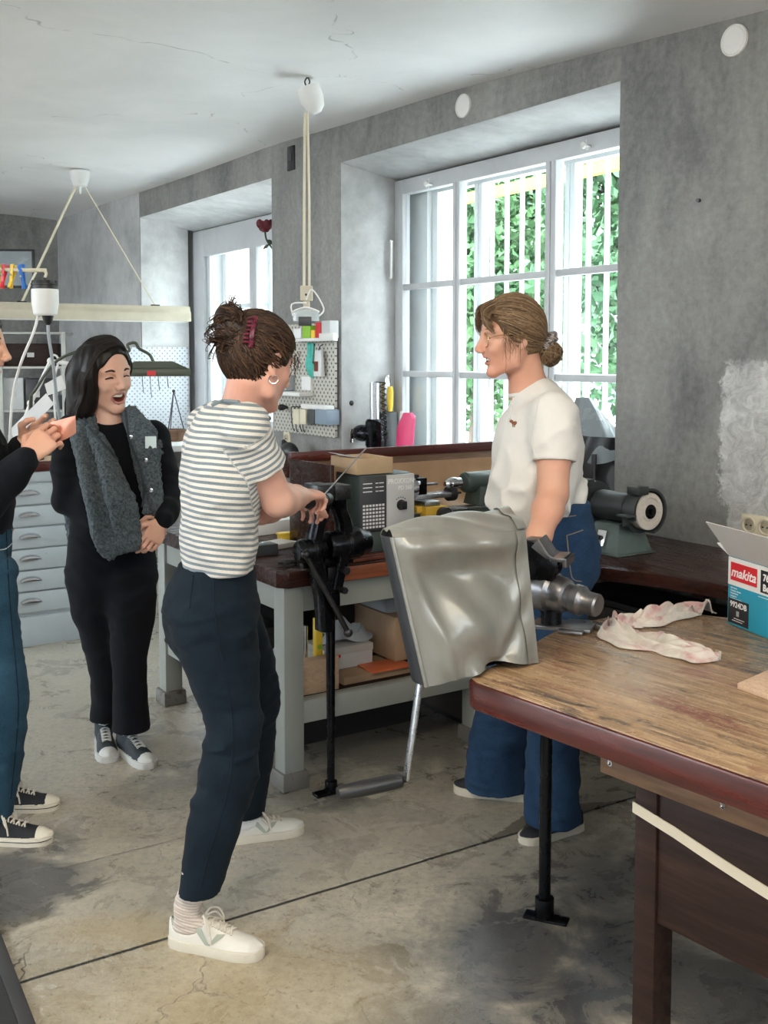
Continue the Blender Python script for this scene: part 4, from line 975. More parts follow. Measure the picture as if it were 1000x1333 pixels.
# covered black machine at the right end of the sill
p = WF(-.62, .10, zsil)
cm = thing('covered_machine', 'black machine under a grey plastic sheet on the sill behind the white shirt', 'machine', p[:], RU)
M = frame(p, UW); m = MB(M); m.box((-.17, -.1, .0005), (.17, .12, .04)); m.build('base_plate', 'light_box', cm, bevel=.006)
def drape(z0, z1, r0, r1, sq, seed, cx0=0, cx1=0):
    def f(u, v):
        a_ = v * 2 * PI; k = 1 + .10 * math.sin(a_ * 5 + u * 4 + seed) * (.3 + u) + .05 * math.sin(a_ * 9 + u * 9 + seed)
        r = r0 + (r1 - r0) * u; c, s = math.cos(a_), math.sin(a_); q = (abs(c) ** 4 + abs(s) ** 4) ** -.25 * sq + (1 - sq)
        return M @ V((cx0 + (cx1 - cx0) * u + r * k * q * c, .01 + r * .62 * k * q * s, z1 + (z0 - z1) * u + .015 * math.sin(a_ * 3 + seed) * u))
    return f
m = MB(); m.grid(drape(.041, .37, .15, .175, .8, 1.0), 24, 64, .002); m.build('black_drape', 'black_plastic', cm, angle=70)
m = MB(); m.grid(drape(.27, .53, .035, .185, .7, 2.2, -.10, .0), 20, 64, .0015); m.build('plastic_sheet', 'grey_film', cm, angle=70)
m = MB(M); m.cyl((.10, -.115, .041), (.10, -.115, .30), .012); m.build('pipe', 'dark_steel', cm)
# ================================================================== pegboard on the pier and what hangs there
def m_peg(name, col, hole, step, r):
    m, nt, b = new_mat(name); t = nd(nt, 'ShaderNodeTexCoord'); sp = nd(nt, 'ShaderNodeSeparateXYZ'); nt.links.new(t.outputs['Object'], sp.inputs[0])
    def cell(o, off=0.0): return mth(nt, 'SUBTRACT', mth(nt, 'FRACT', mth(nt, 'ADD', mth(nt, 'DIVIDE', o, step), off)), .5)
    x0 = sp.outputs[0]; z0 = sp.outputs[2]; best = None
    for off in (0, .5):
        x = cell(x0, off); z = cell(z0, off); d = mth(nt, 'SQRT', mth(nt, 'ADD', mth(nt, 'MULTIPLY', x, x), mth(nt, 'MULTIPLY', z, z)))
        best = d if best is None else mth(nt, 'MINIMUM', best, d)
    setc(nt, b, mixc(nt, mth(nt, 'LESS_THAN', best, r), col, hole)); b.inputs['Roughness'].default_value = .5
m_peg('pegboard_grey', (.52, .50, .44), (.10, .10, .10), .044, .17); m_peg('pegboard_white', (.74, .78, .82), (.30, .36, .42), .045, .15)
PEGM = frame(WF(-3.05, 0, 1.03), UW)
m = MB(PEGM); m.box((-.39, -.030, 0), (.39, -.012, .68)); peg = tag(m.build('pegboard', 'pegboard_grey', None, .002, loc=WF(-3.05, -.02, 1.03)[:], rotz=RU), 'grey pegboard on the pier between the windows', 'pegboard')
for sx in (-.3, .3):
    for z in (.06, .62):
        m = MB(PEGM); m.cyl((sx, -.012, z), (sx, -.0005, z), .012, seg=8); m.build('spacer', 'dark_steel', peg)
WP = lambda px, py, s=-.03: onwall(px, py, s)
def peg_item(name, label, cat, px0, py0, px1, py1, d, mt, s=-.0305, group=None, bevel=.003):
    a_ = WP(px0, py1, s); b_ = WP(px1, py1, s); c = WP(px0, py0, s); w_ = (b_ - a_).length; M = frame(a_, UW); m = MB(M); m.box((0, -d, 0), (w_, 0, c.z - a_.z))
    return single(name, m, mt, label, cat, group, bevel=bevel, loc=a_[:], rotz=RU), M, w_, c.z - a_.z
o, M, w_, h_ = peg_item('peg_shelf', 'narrow white shelf near the top of the grey pegboard', 'shelf', 392, 441, 440, 445, .10, 'white_plastic')
for nm, lb, x0, y0, x1, y1, mt in (('green_box', 'small green box on the upper pegboard shelf', 405, 424, 415, 440.5, 'green_plastic'), ('yellow_box', 'small yellow box on the upper pegboard shelf', 416, 430, 421, 440.5, 'yellow_plastic'), ('red_tin', 'small red tin on the upper pegboard shelf', 422, 420, 429, 440.5, 'red_card'), ('grey_box', 'grey box at the right end of the upper pegboard shelf', 430, 418, 441, 440.5, 'light_box'), ('white_box', 'pale box at the left end of the upper pegboard shelf', 393, 428, 403, 440.5, 'white_card')):
    peg_item(nm, lb, 'box', x0, y0, x1, y1, .06, mt)
peg_item('label_strip', 'white plastic bin hooked on the upper pegboard shelf', 'bin', 421, 434, 439, 444, .03, 'white_plastic', s=-.1315)
m = MB(); p0 = WP(404, 447, -.04)
for k in range(7):
    q = p0 + UW * (-.03 + .011 * k); m.tube([q, q + V((0, 0, -.06)) + UW * .01 * math.sin(k * 2), q + V((0, 0, -.13)) - NW * .012, q + V((0, 0, -.185 - .012 * (k % 3))) + UW * (.012), q + V((0, 0, -.12)) + UW * .014 - NW * .008], .006, seg=6)
m.cyl(p0 + NW * .009, p0 - NW * .02, .004); single('cord_bundle', m, 'teal_cord', 'teal cord bundle hanging on the grey pegboard', 'cord')
a_ = WP(418, 490, -.045); M = frame(a_ - NW * .012, UW); m = MB(M); m.box((-.04, -.02, .0), (.05, .012, .155), taper=(.85, .6)); o = single('tool_pouch', m, 'white_card', 'white pouch with dark red print hanging on the pegboard', 'pouch', bevel=.006, loc=a_[:], rotz=RU)
m = MB(M); m.box((-.025, -.021, .03), (.02, -.0195, .09)); m.build('print_patch', 'copper_dark', o)
m = MB(M); m.tube([(0, -.003, .155), (.01, .0, .18), (.012, .020, .19)], .003); m.build('hanging_loop', 'black_plastic', o)
o, M, w_, h_ = peg_item('peg_shelf', 'lower white shelf on the left half of the grey pegboard', 'shelf', 366, 508, 408, 513, .10, 'white_plastic')
peg_item('note_card', 'pale card standing on the lower pegboard shelf', 'card', 396, 490, 408, 507.5, .02, 'white_paper')
peg_item('small_tin', 'dark tin on the lower pegboard shelf', 'tin', 370, 488, 384, 507.5, .06, 'grey_plastic')
for nm, lb, x0, x1, mt in (('cream_bin', 'cream bin on the pegboard, left of its twin', 398, 406, 'cream_plastic'), ('cream_bin', 'cream bin on the pegboard, beside the dark bin', 407, 415, 'cream_plastic'), ('dark_bin', 'narrow dark blue bin on the pegboard', 417, 426, 'dark_grey_plastic'), ('blue_bin', 'blue grey bin at the right end of the pegboard', 427, 442, 'blue_grey_plastic')):
    peg_item(nm, lb, 'bin', x0, 532, x1, 551, .09, mt)
peg_item('crumpled_paper', 'white crumpled paper on top of the pegboard bins', 'paper', 404, 525, 436, 531.5, .07, 'white_paper', bevel=.01)
p = WP(374, 530, -.0305); m = MB(); m.lathe([(.008, 0), (.012, .01), (.02, .03), (.02, .05), (.014, .06), (0, .06)], p, -NW); single('black_hook', m, 'black_plastic', 'black knob fixed on the left side of the pegboard', 'knob')
for k, x in enumerate((385, 390, 395, 399)):
    p = WP(x, 530, -.034); m = MB(); m.tube([p, p - NW * .03, p - NW * .03 + V((0, 0, -.05)), p - NW * .028 + V((0, 0, -.12 - .02 * (k % 2))) + UW * .01, p - NW * .02 + V((0, 0, -.15)) + UW * .02], .0035, seg=6)
    single('wire_tool', m, 'black_plastic', 'thin black wire tool on the pegboard, %s from the knob' % ['first', 'second', 'third', 'fourth'][k], 'wire tool', 'wire tools on the pegboard')
# tape roll with dark hood behind the splash guard
p = WF(-2.98, -.16, .78); M = frame(p, UW); m = MB(M); m.box((-.09, -.06, .0005), (.09, .06, .14)); tdr = single('red_caddy', m, 'dark_red_wood', 'dark red caddy behind the splash guard under the pegboard', 'caddy', bevel=.01, loc=p[:], rotz=RU)
m = MB(M); m.ball((-.01, 0, .15), (.085, .05, .06)); m.cyl((-.05, 0, .17), (-.085, 0, .215), .035, .012); m.build('hood', 'black_plastic', tdr)
# pendant cable with socket block
zc1 = 2.875; p = onz(400, 98, zc1)
pe = thing('pendant_socket', 'white ceiling rose with long flex and hanging beige socket block', 'pendant', p[:])
m = MB(); m.lathe([(.0, -.002), (.05, -.002), (.052, -.012), (.02, -.016), (0, -.016)], p - V((0, 0, -.012))); m.build('ceiling_plate', 'white_plastic', pe)
m = MB(); 
m.tube([p + V((0, 0, -.005)), p + V((.012, 0, -.03)), p + V((0, 0, -.055)), p + V((-.012, 0, -.03)), p + V((.002, 0, -.008))], .004, seg=6); m.tube([p + V((.04, 0, -.07)), p + V((.065, 0, -.09)), p + V((.055, .0, -.12)), p + V((.035, 0, -.1))], .003, seg=6); m.build('hook', 'dark_steel', pe)
tl = Matrix.Translation(p + V((0, 0, -.05))) @ Euler((0, -.35, 0)).to_matrix().to_4x4()
m = MB(tl); m.lathe([(.0, -.16), (.02, -.158), (.045, -.135), (.058, -.09), (.058, -.03), (.05, -.03), (.05, -.08), (0, -.1)], (0, 0, .02)); m.build('rose_cup', 'white_plastic', pe)
q = at(399, 372, p.y + .02)
m = MB(); m.tube([p + V((-.01, 0, -.18)), p.lerp(q, .5) + V((-.012, 0, 0)), q + V((-.012, 0, 0))], .007, seg=8); m.tube([p + V((.0, 0, -.18)), p.lerp(q, .6) + V((.012, 0, 0)), q + V((.014, 0, 0))], .006, seg=8); m.build('flex', 'cream_plastic', pe)
m = MB(Matrix.Translation(q)); m.box((-.03, -.022, -.075), (.03, .022, .0)); m.box((-.016, -.016, -.13), (.016, .016, -.075)); sb = m.build('socket_block', 'beige_plastic', pe, bevel=.005)
m = MB(Matrix.Translation(q)); m.cyl((0, -.0225, -.045), (0, -.0235, -.045), .006); m.build('contact', 'black_plastic', sb)
# safety goggles hanging from the block
g0 = q + V((.0, -.04, -.10)); gg = thing('safety_goggles', 'clear safety goggles hanging from the beige socket block', 'goggles', g0[:])
def lens(u, v):
    a_ = -1.1 + 2.2 * u; return g0 + V((.072 * math.sin(a_), -.045 * math.cos(a_) + .02, -.075 + v * .065 * (1 - .25 * abs(math.sin(a_)))))
m = MB(); m.grid(lens, 16, 6, .002); m.build('lens', 'safety_lens', gg)
m = MB(); m.tube([lens(0, .9), lens(.25, 1), lens(.5, 1), lens(.75, 1), lens(1, .9)], .005); m.build('brow_bar', 'white_plastic', gg)
m = MB(); m.tube([lens(1, .5), lens(1, .5) + V((.02, .05, .04)), q + V((.03, -.03, -.02)), q + V((.0, -.03, -.07))], .004); m.tube([lens(0, .5), lens(0, .5) + V((-.01, .05, .06)), q + V((-.0, -.03, -.085))], .004); m.build('temple', 'white_plastic', gg)
m = MB(Matrix.Translation(g0)); m.box((-.035, -.04, -.10), (.03, -.03, -.055)); m.build('nose_pad', 'dark_grey_plastic', gg, bevel=.004)
# ================================================================== right work table
T = lambda: MB(MT)
table = thing('work_table', 'heavy worn wooden work table with red lacquered edge at right', 'table', TF(.6, .5, 0)[:], RT)
OUT = [(.02, 0), (-.012, .012), (-.185, .50), (-.195, .60), (-.185, .70), (-.14, .82), (-.06, .915), (.04, .957), (2.3, .957), (2.3, 0)]
b = T(); b.prism(OUT, .735, .7965); b.build('top', 'red_lacquer_wood', table, bevel=.005)
b = T(); b.prism([(x + (.004 if x < 1 else -.004), y + (.004 if y < .5 else -.004)) for x, y in OUT], .7966, .80); b.build('worn_surface', 'worn_bench_wood', table, bevel=.0012)
b = T(); b.box((.335, .05, .682), (2.3, .072, .7345)); ap = b.build('apron', 'mid_wood', table, bevel=.002)
for x in (.36, .62, .92):
    m = T(); m.lathe([(.0065, 0), (.0065, .002), (.004, .002), (.002, .0)], (x, .0505, .708), (0, -1, 0), seg=12); m.build('screw', 'bright_steel', ap)
b = T(); b.box((.40, .08, 0), (.452, .14, .7345)); b.build('leg', 'brown_wood', table, bevel=.003)
b = T(); b.box((.52, .50, 0), (.58, .56, .7345)); b.build('leg', 'brown_wood', table, bevel=.003)
for y in (.08, .84):
    b = T(); b.box((1.95, y, 0), (2.01, y + .06, .7345)); b.build('leg', 'brown_wood', table, bevel=.003)
b = T(); b.box((.42, .84, 0), (.48, .90, .7345)); b.build('leg', 'brown_wood', table, bevel=.003)
b = T(); b.box((.4525, .086, .405), (1.95, .108, .67)); b.build('side_panel', 'brown_wood', table, bevel=.002)
b = T(); b.bar((.55, .47, .12), (1.97, .14, .12), .04, .05); b.build('stretcher', 'brown_wood', table, bevel=.003)
b = T()
def strap(u, v):
    a_ = .398 + u * 1.4; return MT @ V((a_, .0785 - (.004 if u < .02 else 0) + (.004 if u > .05 else 0), .625 - .20 * u - .02 * math.sin(PI * min(1, u * 2)) + (v - .5) * .022))
b = MB(); b.grid(strap, 30, 2, .0025); b.build('rubber_strap', 'rubber_strap', table)
# vise on the table's left end with its pole
VP = V((.452, 2.80, 0)); vr = RT
tv = thing('bench_vise', 'grey steel vise on the left end of the work table behind the silver cover', 'vise', (VP.x, VP.y, 0), vr)
MV = frame(VP, V((.93, -.37, 0)))
m = MB(MV); m.cyl((-.02, 0, .006), (-.02, 0, .70), .0165, seg=16); m.build('pole', 'black_iron', tv)
m = MB(MV); m.box((-.075, -.022, .0), (.045, .022, .007)); m.cyl((-.02, 0, .007), (-.02, 0, .06), .026, seg=16); m.build('foot_plate', 'black_iron', tv, bevel=.002)
m = MB(MV); m.box((-.07, -.03, .69), (.03, .03, .7345)); m.cyl((-.11, -.03, .705), (-.06, -.03, .705), .016); m.build('clamp', 'black_iron', tv, bevel=.004)
m = MB(MV); m.box((-.06, -.035, .8008), (.10, .05, .812)); m.box((.02, -.06, .8008), (.085, .08, .8105)); m.build('base_plate', 'vise_steel', tv, bevel=.003)
m = MB(MV); m.cyl((-.01, 0, .812), (-.01, 0, .85), .028); m.build('swivel', 'black_iron', tv)
m = MB(MV); m.lathe([(0, -.11), (.05, -.11), (.056, -.10), (.056, -.03), (.048, -.02), (.048, .0), (.043, .015), (.036, .02), (.036, .035), (.040, .04), (.040, .06), (.034, .065), (.030, .075), (.030, .105), (.026, .11), (0, .11)], (.02, -.01, .892), (1, -.35, -.12)); m.build('screw_housing', 'vise_steel', tv)
m = MB(MV); m.prism([(-.08, 0), (.0, 0), (.015, .03), (.015, .055), (-.015, .065), (-.04, .105), (-.08, .105)], -.04, .04, Matrix.Translation((.0, 0, .93)) @ Matrix.Rotation(PI / 2, 4, 'X')); m.build('fixed_jaw', 'black_iron', tv, bevel=.006)
m = MB(MV); m.box((-.005, -.05, .985), (.040, .05, .996)); m.box((.028, -.05, .972), (.040, .05, .996)); m.build('jaw_ledge', 'vise_steel', tv, bevel=.003)
m = MB(MV); m.prism([(-.06, .085), (-.04, .108), (-.012, .068), (.0, .062), (-.008, .055), (-.022, .058)], -.044, .044, Matrix.Translation((.004, 0, .934)) @ Matrix.Rotation(PI / 2, 4, 'X')); m.build('jaw_plate', 'vise_steel', tv, bevel=.002)
# ================================================================== machine under the silver cover
def m_vinyl(name, c0, c1, rough, metal):
    m, nt, b = new_mat(name); v = coords(nt); n = noise(nt, v, 7, 5, .6, .6); n2 = noise(nt, coords(nt, (1, 1, .3)), 30, 5, .7)
    c = rampn(nt, n, [(.3, c0), (.7, c1)]); c = mixc(nt, rampn(nt, n2, [(.70, (0,) * 3), (.76, (.3,) * 3)]), c, tuple(x * .5 for x in c0)); setc(nt, b, c)
    b.inputs['Roughness'].default_value = rough; b.inputs['Metallic'].default_value = metal; bump(nt, b, mth(nt, 'ADD', mth(nt, 'MULTIPLY', n2, .2), n), .25, .006)
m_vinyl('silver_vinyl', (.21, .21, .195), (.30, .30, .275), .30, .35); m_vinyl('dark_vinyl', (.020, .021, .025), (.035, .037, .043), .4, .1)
tops = [at(510, 699, 2.32), at(681, 690, 2.50), at(652, 664, 2.74), at(496, 696, 2.40)]
bots = [at(555, 893, 2.30), at(698, 862, 2.475), at(668, 842, 2.70), at(537, 884, 2.37)]
for q_ in bots[1:3]: q_.z = max(q_.z, .803)
cvc = (bots[0] + bots[1] + bots[2]) / 3
cov = thing('covered_crank_machine', 'machine under a silver vinyl cover with crank handle at the corner of the work table', 'machine', (cvc.x, cvc.y, .80))
def side(i, j, bulge):
    c = sum(tops, V()) / 4
    def f(u, v):
        tp = tops[i].lerp(tops[j], u); bt = bots[i].lerp(bots[j], u); p = tp.lerp(bt, v)
        d = (tops[j] - tops[i]); nn = V((d.y, -d.x, 0)).normalized()
        e = math.sin(PI * u); e2 = math.sin(PI * min(1, v * 1.0))
        w = bulge(u, v) if bulge else 0
        return p + nn * w
    return f
def front_b(u, v):
    e = math.sin(PI * min(max(u, 0), 1)) ** .6
    roll = .028 * math.exp(-((v - .07) / .09) ** 2); dent = -.024 * math.exp(-((v - .30) / .12) ** 2 - ((u - .5) / .35) ** 2)
    belly = .022 * math.exp(-((v - .68) / .18) ** 2 - ((u - .45) / .3) ** 2); fold = .012 * math.exp(-(((u - .75) * .8 + (v - .75) * .5) / .05) ** 2) - .014 * math.exp(-(((u - .9) * .7 + (v - .62) * .55) / .06) ** 2)
    low = .016 * math.sin(u * 16 + 1) * max(0, v - .82) / .18 * (1 if u > .35 else .3)
    f3 = .008 * math.exp(-(((u - .12) * .9 - (v - .35) * .18) / .03) ** 2)
    return e * (roll + dent + belly + fold + low + f3 + .004 * math.sin(u * 9 + v * 7) + .003 * math.sin(u * 21 - v * 13)) + .004
def front_pt(u, v):
    p = side(0, 1, front_b)(u, v)
    k = max(0, (v - .9) / .1); p.z += k * (.020 * math.exp(-((u - .62) / .2) ** 2))       # scooped hem
    return p
m = MB(); m.grid(front_pt, 50, 50, .002)
m.grid(side(1, 2, lambda u, v: .012 * math.sin(PI * u) * (1 + math.sin(v * 11))), 16, 40, .002); m.grid(side(2, 3, lambda u, v: .01 * math.sin(PI * u)), 30, 30, .002)
def top_pt(u, v):
    f = front_pt(u, 0); bk = tops[3].lerp(tops[2], u) + side(2, 3, lambda a_, b_: .01 * math.sin(PI * a_))(1 - u, 0) * 0
    p = f.lerp(bk, v); p.z += .030 * math.sin(PI * v) ** .7 * (.5 + .5 * math.sin(PI * min(1, u * 1.2))) + .006 * math.sin(u * 13 + v * 9) * math.sin(PI * v); return p
m.grid(lambda u, v: top_pt(v, u), 24, 50, .002)
cover = m.build('cover', 'silver_vinyl', cov, angle=60)
m = MB(); m.grid(side(3, 0, lambda u, v: .006 * math.sin(PI * u)), 8, 40, .002); m.build('left_side', 'dark_vinyl', cov, angle=60)  # left side of the cover, in a darker vinyl than the front
m = MB(); m.tube([front_pt(.0, v / 20) + V((-.002, -.004, 0)) for v in range(21)], .0045, seg=8, smooth=2); m.build('piping', 'silver_vinyl', cov)
m = MB(); m.grid(lambda u, v: front_pt(.90 + .10 * u, v) + V((.002, -.0055, 0)), 4, 40, .001); m.build('seam_strip', 'silver_vinyl', cov, angle=60)
m = MB(); m.grid(lambda u, v: top_pt(.93 + .09 * u, v) + V((.0, -.002, .006)), 4, 30, .001); m.build('seam_strip', 'silver_vinyl', cov, angle=60)
hc = at(552, 860, 2.40); bc = (bots[0] + bots[1] + bots[2] + bots[3]) / 4
m = MB(frame(V((bc.x + .04, bc.y + .03, .801)), bots[1] - bots[0])); m.box((-.09, -.035, 0), (.09, .06, .02)); m.box((-.05, -.01, .02), (.05, .05, .20)); m.build('machine_body', 'black_iron', cov, bevel=.006)
c0, c1 = at(547, 884, 2.345), at(530, 1012, 2.345)
ax_ = (at(535, 1015, 2.355) - at(440, 1035, 2.29)).normalized()
m = MB(); m.cyl(c0 + V((0, .0, .012)), V((bc.x, bc.y, c0.z + .012)) , .012); m.build('crank_shaft', 'dark_steel', cov)
m = MB(); m.bar(c0 + V((.003, 0, .022)), c1 + V((-.002, 0, -.006)), .022, .010, ax_); m.build('crank_arm', 'brushed_aluminium', cov, bevel=.003)
m = MB(); m.lathe([(0, 0), (.013, 0), (.016, .006), (.0175, .05), (.0175, .12), (.0155, .148), (.011, .153), (.007, .155), (.007, .165), (0, .165)], at(440, 1033, 2.29), ax_); m.build('crank_grip', 'black_plastic', cov)
# ================================================================== on the table
# belt sander carton
BD = V((.29, -.957, 0)).normalized(); p = onz(947, 811, .80); MBX = frame(p, BD)           # x along its front face, y away from the camera
bx = thing('tool_carton', 'open teal and white power tool carton on the work table', 'box', p[:], math.atan2(BD.y, BD.x))
bl, bd, bh = .42, .26, .182
for nm, lo, hi, mt in (('front', (0, 0, .0007), (bl, .004, bh), 'blue_card'), ('back', (0, bd - .004, .0007), (bl, bd, bh), 'blue_card'), ('end', (0, .004, .0007), (.004, bd - .004, bh), 'blue_card'), ('end', (bl - .004, .004, .0007), (bl, bd - .004, bh), 'blue_card'), ('bottom', (.004, .004, .0007), (bl - .004, bd - .004, .005), 'grey_card')):
    m = MB(MBX); m.box(lo, hi); o = m.build(nm, mt, bx, bevel=.0006)
    if nm == 'front': fr = o
m = MB(MBX); m.box((0, -.0006, .108), (bl, -.0001, bh)); m.build('white_band', 'white_card', fr)
m = MB(MBX); m.box((.012, -.0014, .122), (.125, -.0007, .170)); m.build('red_label', 'red_card', fr)
m = MB(MBX); m.box((.140, -.0014, .114), (.36, -.0007, .172)); m.build('black_label', 'black_card', fr)
m = MB(MBX); m.box((.004, -.0010, .006), (.092, -.0003, .072)); m.build('black_label', 'black_card', fr)
FX = lambda x, z, y=-.0015: frame(MBX @ V((x, y, z)), BD) @ Matrix.Rotation(PI / 2, 4, 'X')
text_part('lettering', 'makita', .036, FX(.014, .133), 'print_white', fr, bold=.0007, shear=.25, depth=.0003, width=.106)
text_part('lettering', '76mm', .024, FX(.150, .146), 'print_white', fr, bold=.0009, depth=.0003)
text_part('lettering', 'Belt Sander', .024, FX(.150, .120), 'print_white', fr, bold=.0009, depth=.0003)
text_part('lettering', '9924DB', .021, FX(.012, .051, -.0011), 'print_white', fr, bold=.0004, depth=.0003, width=.072)
for k, (w_, t_) in enumerate([(.05, 'Belt Sander'), (.075, 'Ponceuse a bande'), (.078, 'Bandschleifer'), (.05, 'Levigatrice'), (.05, 'Bandschuurmachine'), (.10, 'Lijadora de banda')]):
    m_ = text_part('small_print', t_, .0062, FX(.012, .099 - k * .0072, -.0002), 'print_white', fr, depth=.0002)
for k, x0 in enumerate((.030, .022)):
    m = MB(MBX); m.box((x0, -.0013, .020 - k * .006), (x0 + .045 - k * .0, -.0009, .0215 - k * .006)); m.build('small_print', 'print_white', fr)
m = MB(MBX); m.box((.040, -.0013, .028), (.052, -.0009, .042)); m.build('symbol', 'grey_plastic', fr)
m = MB(MBX); m.box((.13, -.0004, .1005), (.40, -.0001, .1020)); m.build('thin_rule', 'print_white', fr)
def flap(o, ax, up, l, h, nm, mt):
    m = MB(); m.grid(lambda u, v: o + ax * (l * u) + up * (h * v * (1 - .0 * u)) + ax * ((-.02 if u < .5 else .02) * v * (1 if nm != 'end_flap' else -1)), 6, 6, .003); m.build(nm, mt, bx)
flap(MBX @ V((0, .002, bh + .001)), BD, (V((0, 0, 1)) + (MBX.to_3x3() @ V((-.12, -.62, 0)))).normalized(), bl, .105, 'top_flap', 'grey_card')
flap(MBX @ V((.002, .004, bh + .001)), MBX.to_3x3() @ V((0, 1, 0)), ((MBX.to_3x3() @ V((-1, .15, 0))) + V((0, 0, .12))).normalized(), bd - .01, .12, 'end_flap', 'white_card')
# chipboard offcut
p = onz(960, 897, .80); M = frame(p, (onz(1000, 879, .80) - p).normalized())
q = M.inverted() @ onz(1000, 912, .80); m = MB(M); m.prism([(0, 0), (.30, 0), (.30 + q.x * 2, q.y * 4), (q.x * 4, q.y * 4)], .0006, .013)
single('chipboard_offcut', m, 'chipboard', 'thin chipboard offcut at the right edge of the work table', 'board', bevel=.001)
# crumpled cloth
def m_cloth():
    m, nt, b = new_mat('checked_cloth'); t = nd(nt, 'ShaderNodeAttribute', attribute_name='weave'); v = coords(nt); n = noise(nt, v, 12, 5, .6, .5); n2 = noise(nt, v, 42, 3)
    w = mth(nt, 'SINE', mth(nt, 'MULTIPLY', t.outputs['Fac'], 26)); f = mth(nt, 'ADD', mth(nt, 'MULTIPLY', w, .08), n)
    c = rampn(nt, f, [(.44, (.52, .49, .44)), (.56, (.50, .40, .37)), (.66, (.40, .18, .18))]); setc(nt, b, mixc(nt, .25, c, rampn(nt, n2, [(.35, (.35, .31, .27)), (.65, (.72, .68, .62))])))
    b.inputs['Roughness'].default_value = .9; b.inputs['Sheen Weight'].default_value = .3; bump(nt, b, noise(nt, v, 220, 2), .3, .002)
m_cloth()
def cloth_lobe(path, widths, seed, hgt):
    P = [onz(x, y, .80) for x, y in path]; n = 60; C2 = catmull(P, 12); W = np.interp(np.linspace(0, len(P) - 1, len(C2)), range(len(P)), widths); nv = 40; rows = []; att = []
    for i, c in enumerate(C2):
        t = (C2[min(i + 1, len(C2) - 1)] - C2[max(0, i - 1)]).normalized(); s = V((-t.y, t.x, 0)); u = i / (len(C2) - 1)
        for j in range(nv + 1):
            v = j / nv * 2 - 1; e = 1 - abs(v) ** 3
            h = hgt * e * (.25 + .75 * abs(math.sin(v * 3.4 + u * 4.1 + seed)) ** 1.5) * (.55 + .45 * math.sin(u * 11 + seed + v * 2)) + .009 * e * math.sin(v * 9 + u * 21 + seed) + .005 * e * math.sin(v * 21 - u * 13 + seed)
            p = c + s * (W[i] * .5 * v * (1 + .22 * math.sin(u * 13 + seed + v * 3) + .10 * math.sin(u * 31 + v * 5))) + V((0, 0, max(.0012, h + .003))); rows.append(p[:]); att.append(v * .5 + u * .6)
    N = len(C2); q = np.arange(N * (nv + 1)).reshape(N, nv + 1); F = np.stack([q[:-1, :-1], q[:-1, 1:], q[1:, 1:], q[1:, :-1]], -1).reshape(-1, 4)
    return np.array(rows), F, np.array(att)
l1 = cloth_lobe([(797, 812), (812, 826), (840, 838), (880, 848), (918, 857), (937, 860)], [.05, .13, .15, .12, .10, .03], .6, .030)
l2 = cloth_lobe([(800, 820), (815, 812), (845, 812), (875, 803), (900, 797), (911, 801)], [.04, .10, .10, .07, .10, .13], 2.4, .034)
v_, F_ = join_np([l1[:2], l2[:2]]); me = mesh_np('rag', v_, F_); fattr(me, 'weave', np.concatenate([l1[2], l2[2]]))
o = tag(finish('checked_cloth', me, 'checked_cloth'), 'crumpled pale cloth with faded red checks on the work table', 'cloth'); sm = o.modifiers.new('thickness', 'SOLIDIFY'); sm.thickness = .0015; sm.offset = 1
# ================================================================== counter under the wall, grinder
ct = thing('wall_counter', 'dark red lacquered counter along the wall below the sockets', 'counter', WF(.6, -.3, .76)[:], RU)
m = MB(MW); m.prism([(-1.0, -.002), (-1.0, -.42), (-.5, -.54), (-.25, -.64), (.0, -.675), (.15, -.66), (.38, -.565), (.6, -.53), (1.8, -.50), (1.8, -.002)], .752, .799); m.build('top', 'dark_red_wood', ct, bevel=.008)
for t in (-.75, .35, 1.5):
    m = MB(MW); m.box((t, -.40, .70), (t + .05, -.004, .7515)); m.box((t, -.05, .35), (t + .05, -.004, .70)); m.build('bracket', 'brown_wood', ct, bevel=.003)
cc = thing('counter_shade_cabinet', 'added dark cabinet shading the space below the dark red counter', 'cabinet', WF(.5, -.2, 0)[:], RU)  # made-up cabinet that keeps the space below the counter dark
m = MB(MW); m.box((-.33, -.36, .001), (1.45, -.06, .60)); m.build('body', 'dark_bin', cc, bevel=.004)
for k in range(3):
    m = MB(MW); m.box((-.31 + k * .58, -.378, .03), (.25 + k * .58, -.3605, .58)); d_ = m.build('door', 'dark_shelf', cc, bevel=.003)
    m = MB(MW); m.tube([(.18 + k * .58, -.378, .40), (.18 + k * .58, -.398, .405), (.18 + k * .58, -.398, .475), (.18 + k * .58, -.378, .48)], .005); m.build('handle', 'dark_steel', d_)
GO = WF(-.01, -.385, .80); MG = frame(GO, UW)
gr = thing('bench_grinder', 'green bench grinder with pale stone wheel on the dark red counter', 'grinder', GO[:], RU)
m = MB(MG); m.box((-.095, -.10, .0), (.095, .10, .006)); m.box((-.085, -.09, .006), (.085, .09, .11), taper=(.72, .62)); m.build('base', 'grinder_green', gr, bevel=.003)
m = MB(MG @ Matrix.Translation((-.005, -.0795, .055)) @ Matrix.Rotation(math.radians(-18), 4, 'X')); m.box((-.022, -.004, -.03), (.022, .002, .03)); sp_ = m.build('switch_plate', 'bright_steel', gr, bevel=.002)
m = MB(MG @ Matrix.Translation((-.005, -.0795, .055)) @ Matrix.Rotation(math.radians(-18), 4, 'X')); m.cyl((0, -.004, 0), (0, -.012, 0), .009); m.cyl((0, -.012, 0), (0, -.022, .006), .004); m.build('toggle', 'black_plastic', sp_)
zg = .165
m = MB(MG); m.lathe([(0, -.105), (.04, -.105), (.052, -.095), (.055, -.08), (.055, .06), (.058, .062), (.058, .07), (.055, .072), (.052, .095), (.04, .105), (0, .105)], (0, 0, zg), (1, 0, 0)); m.build('motor', 'grinder_dark', gr)
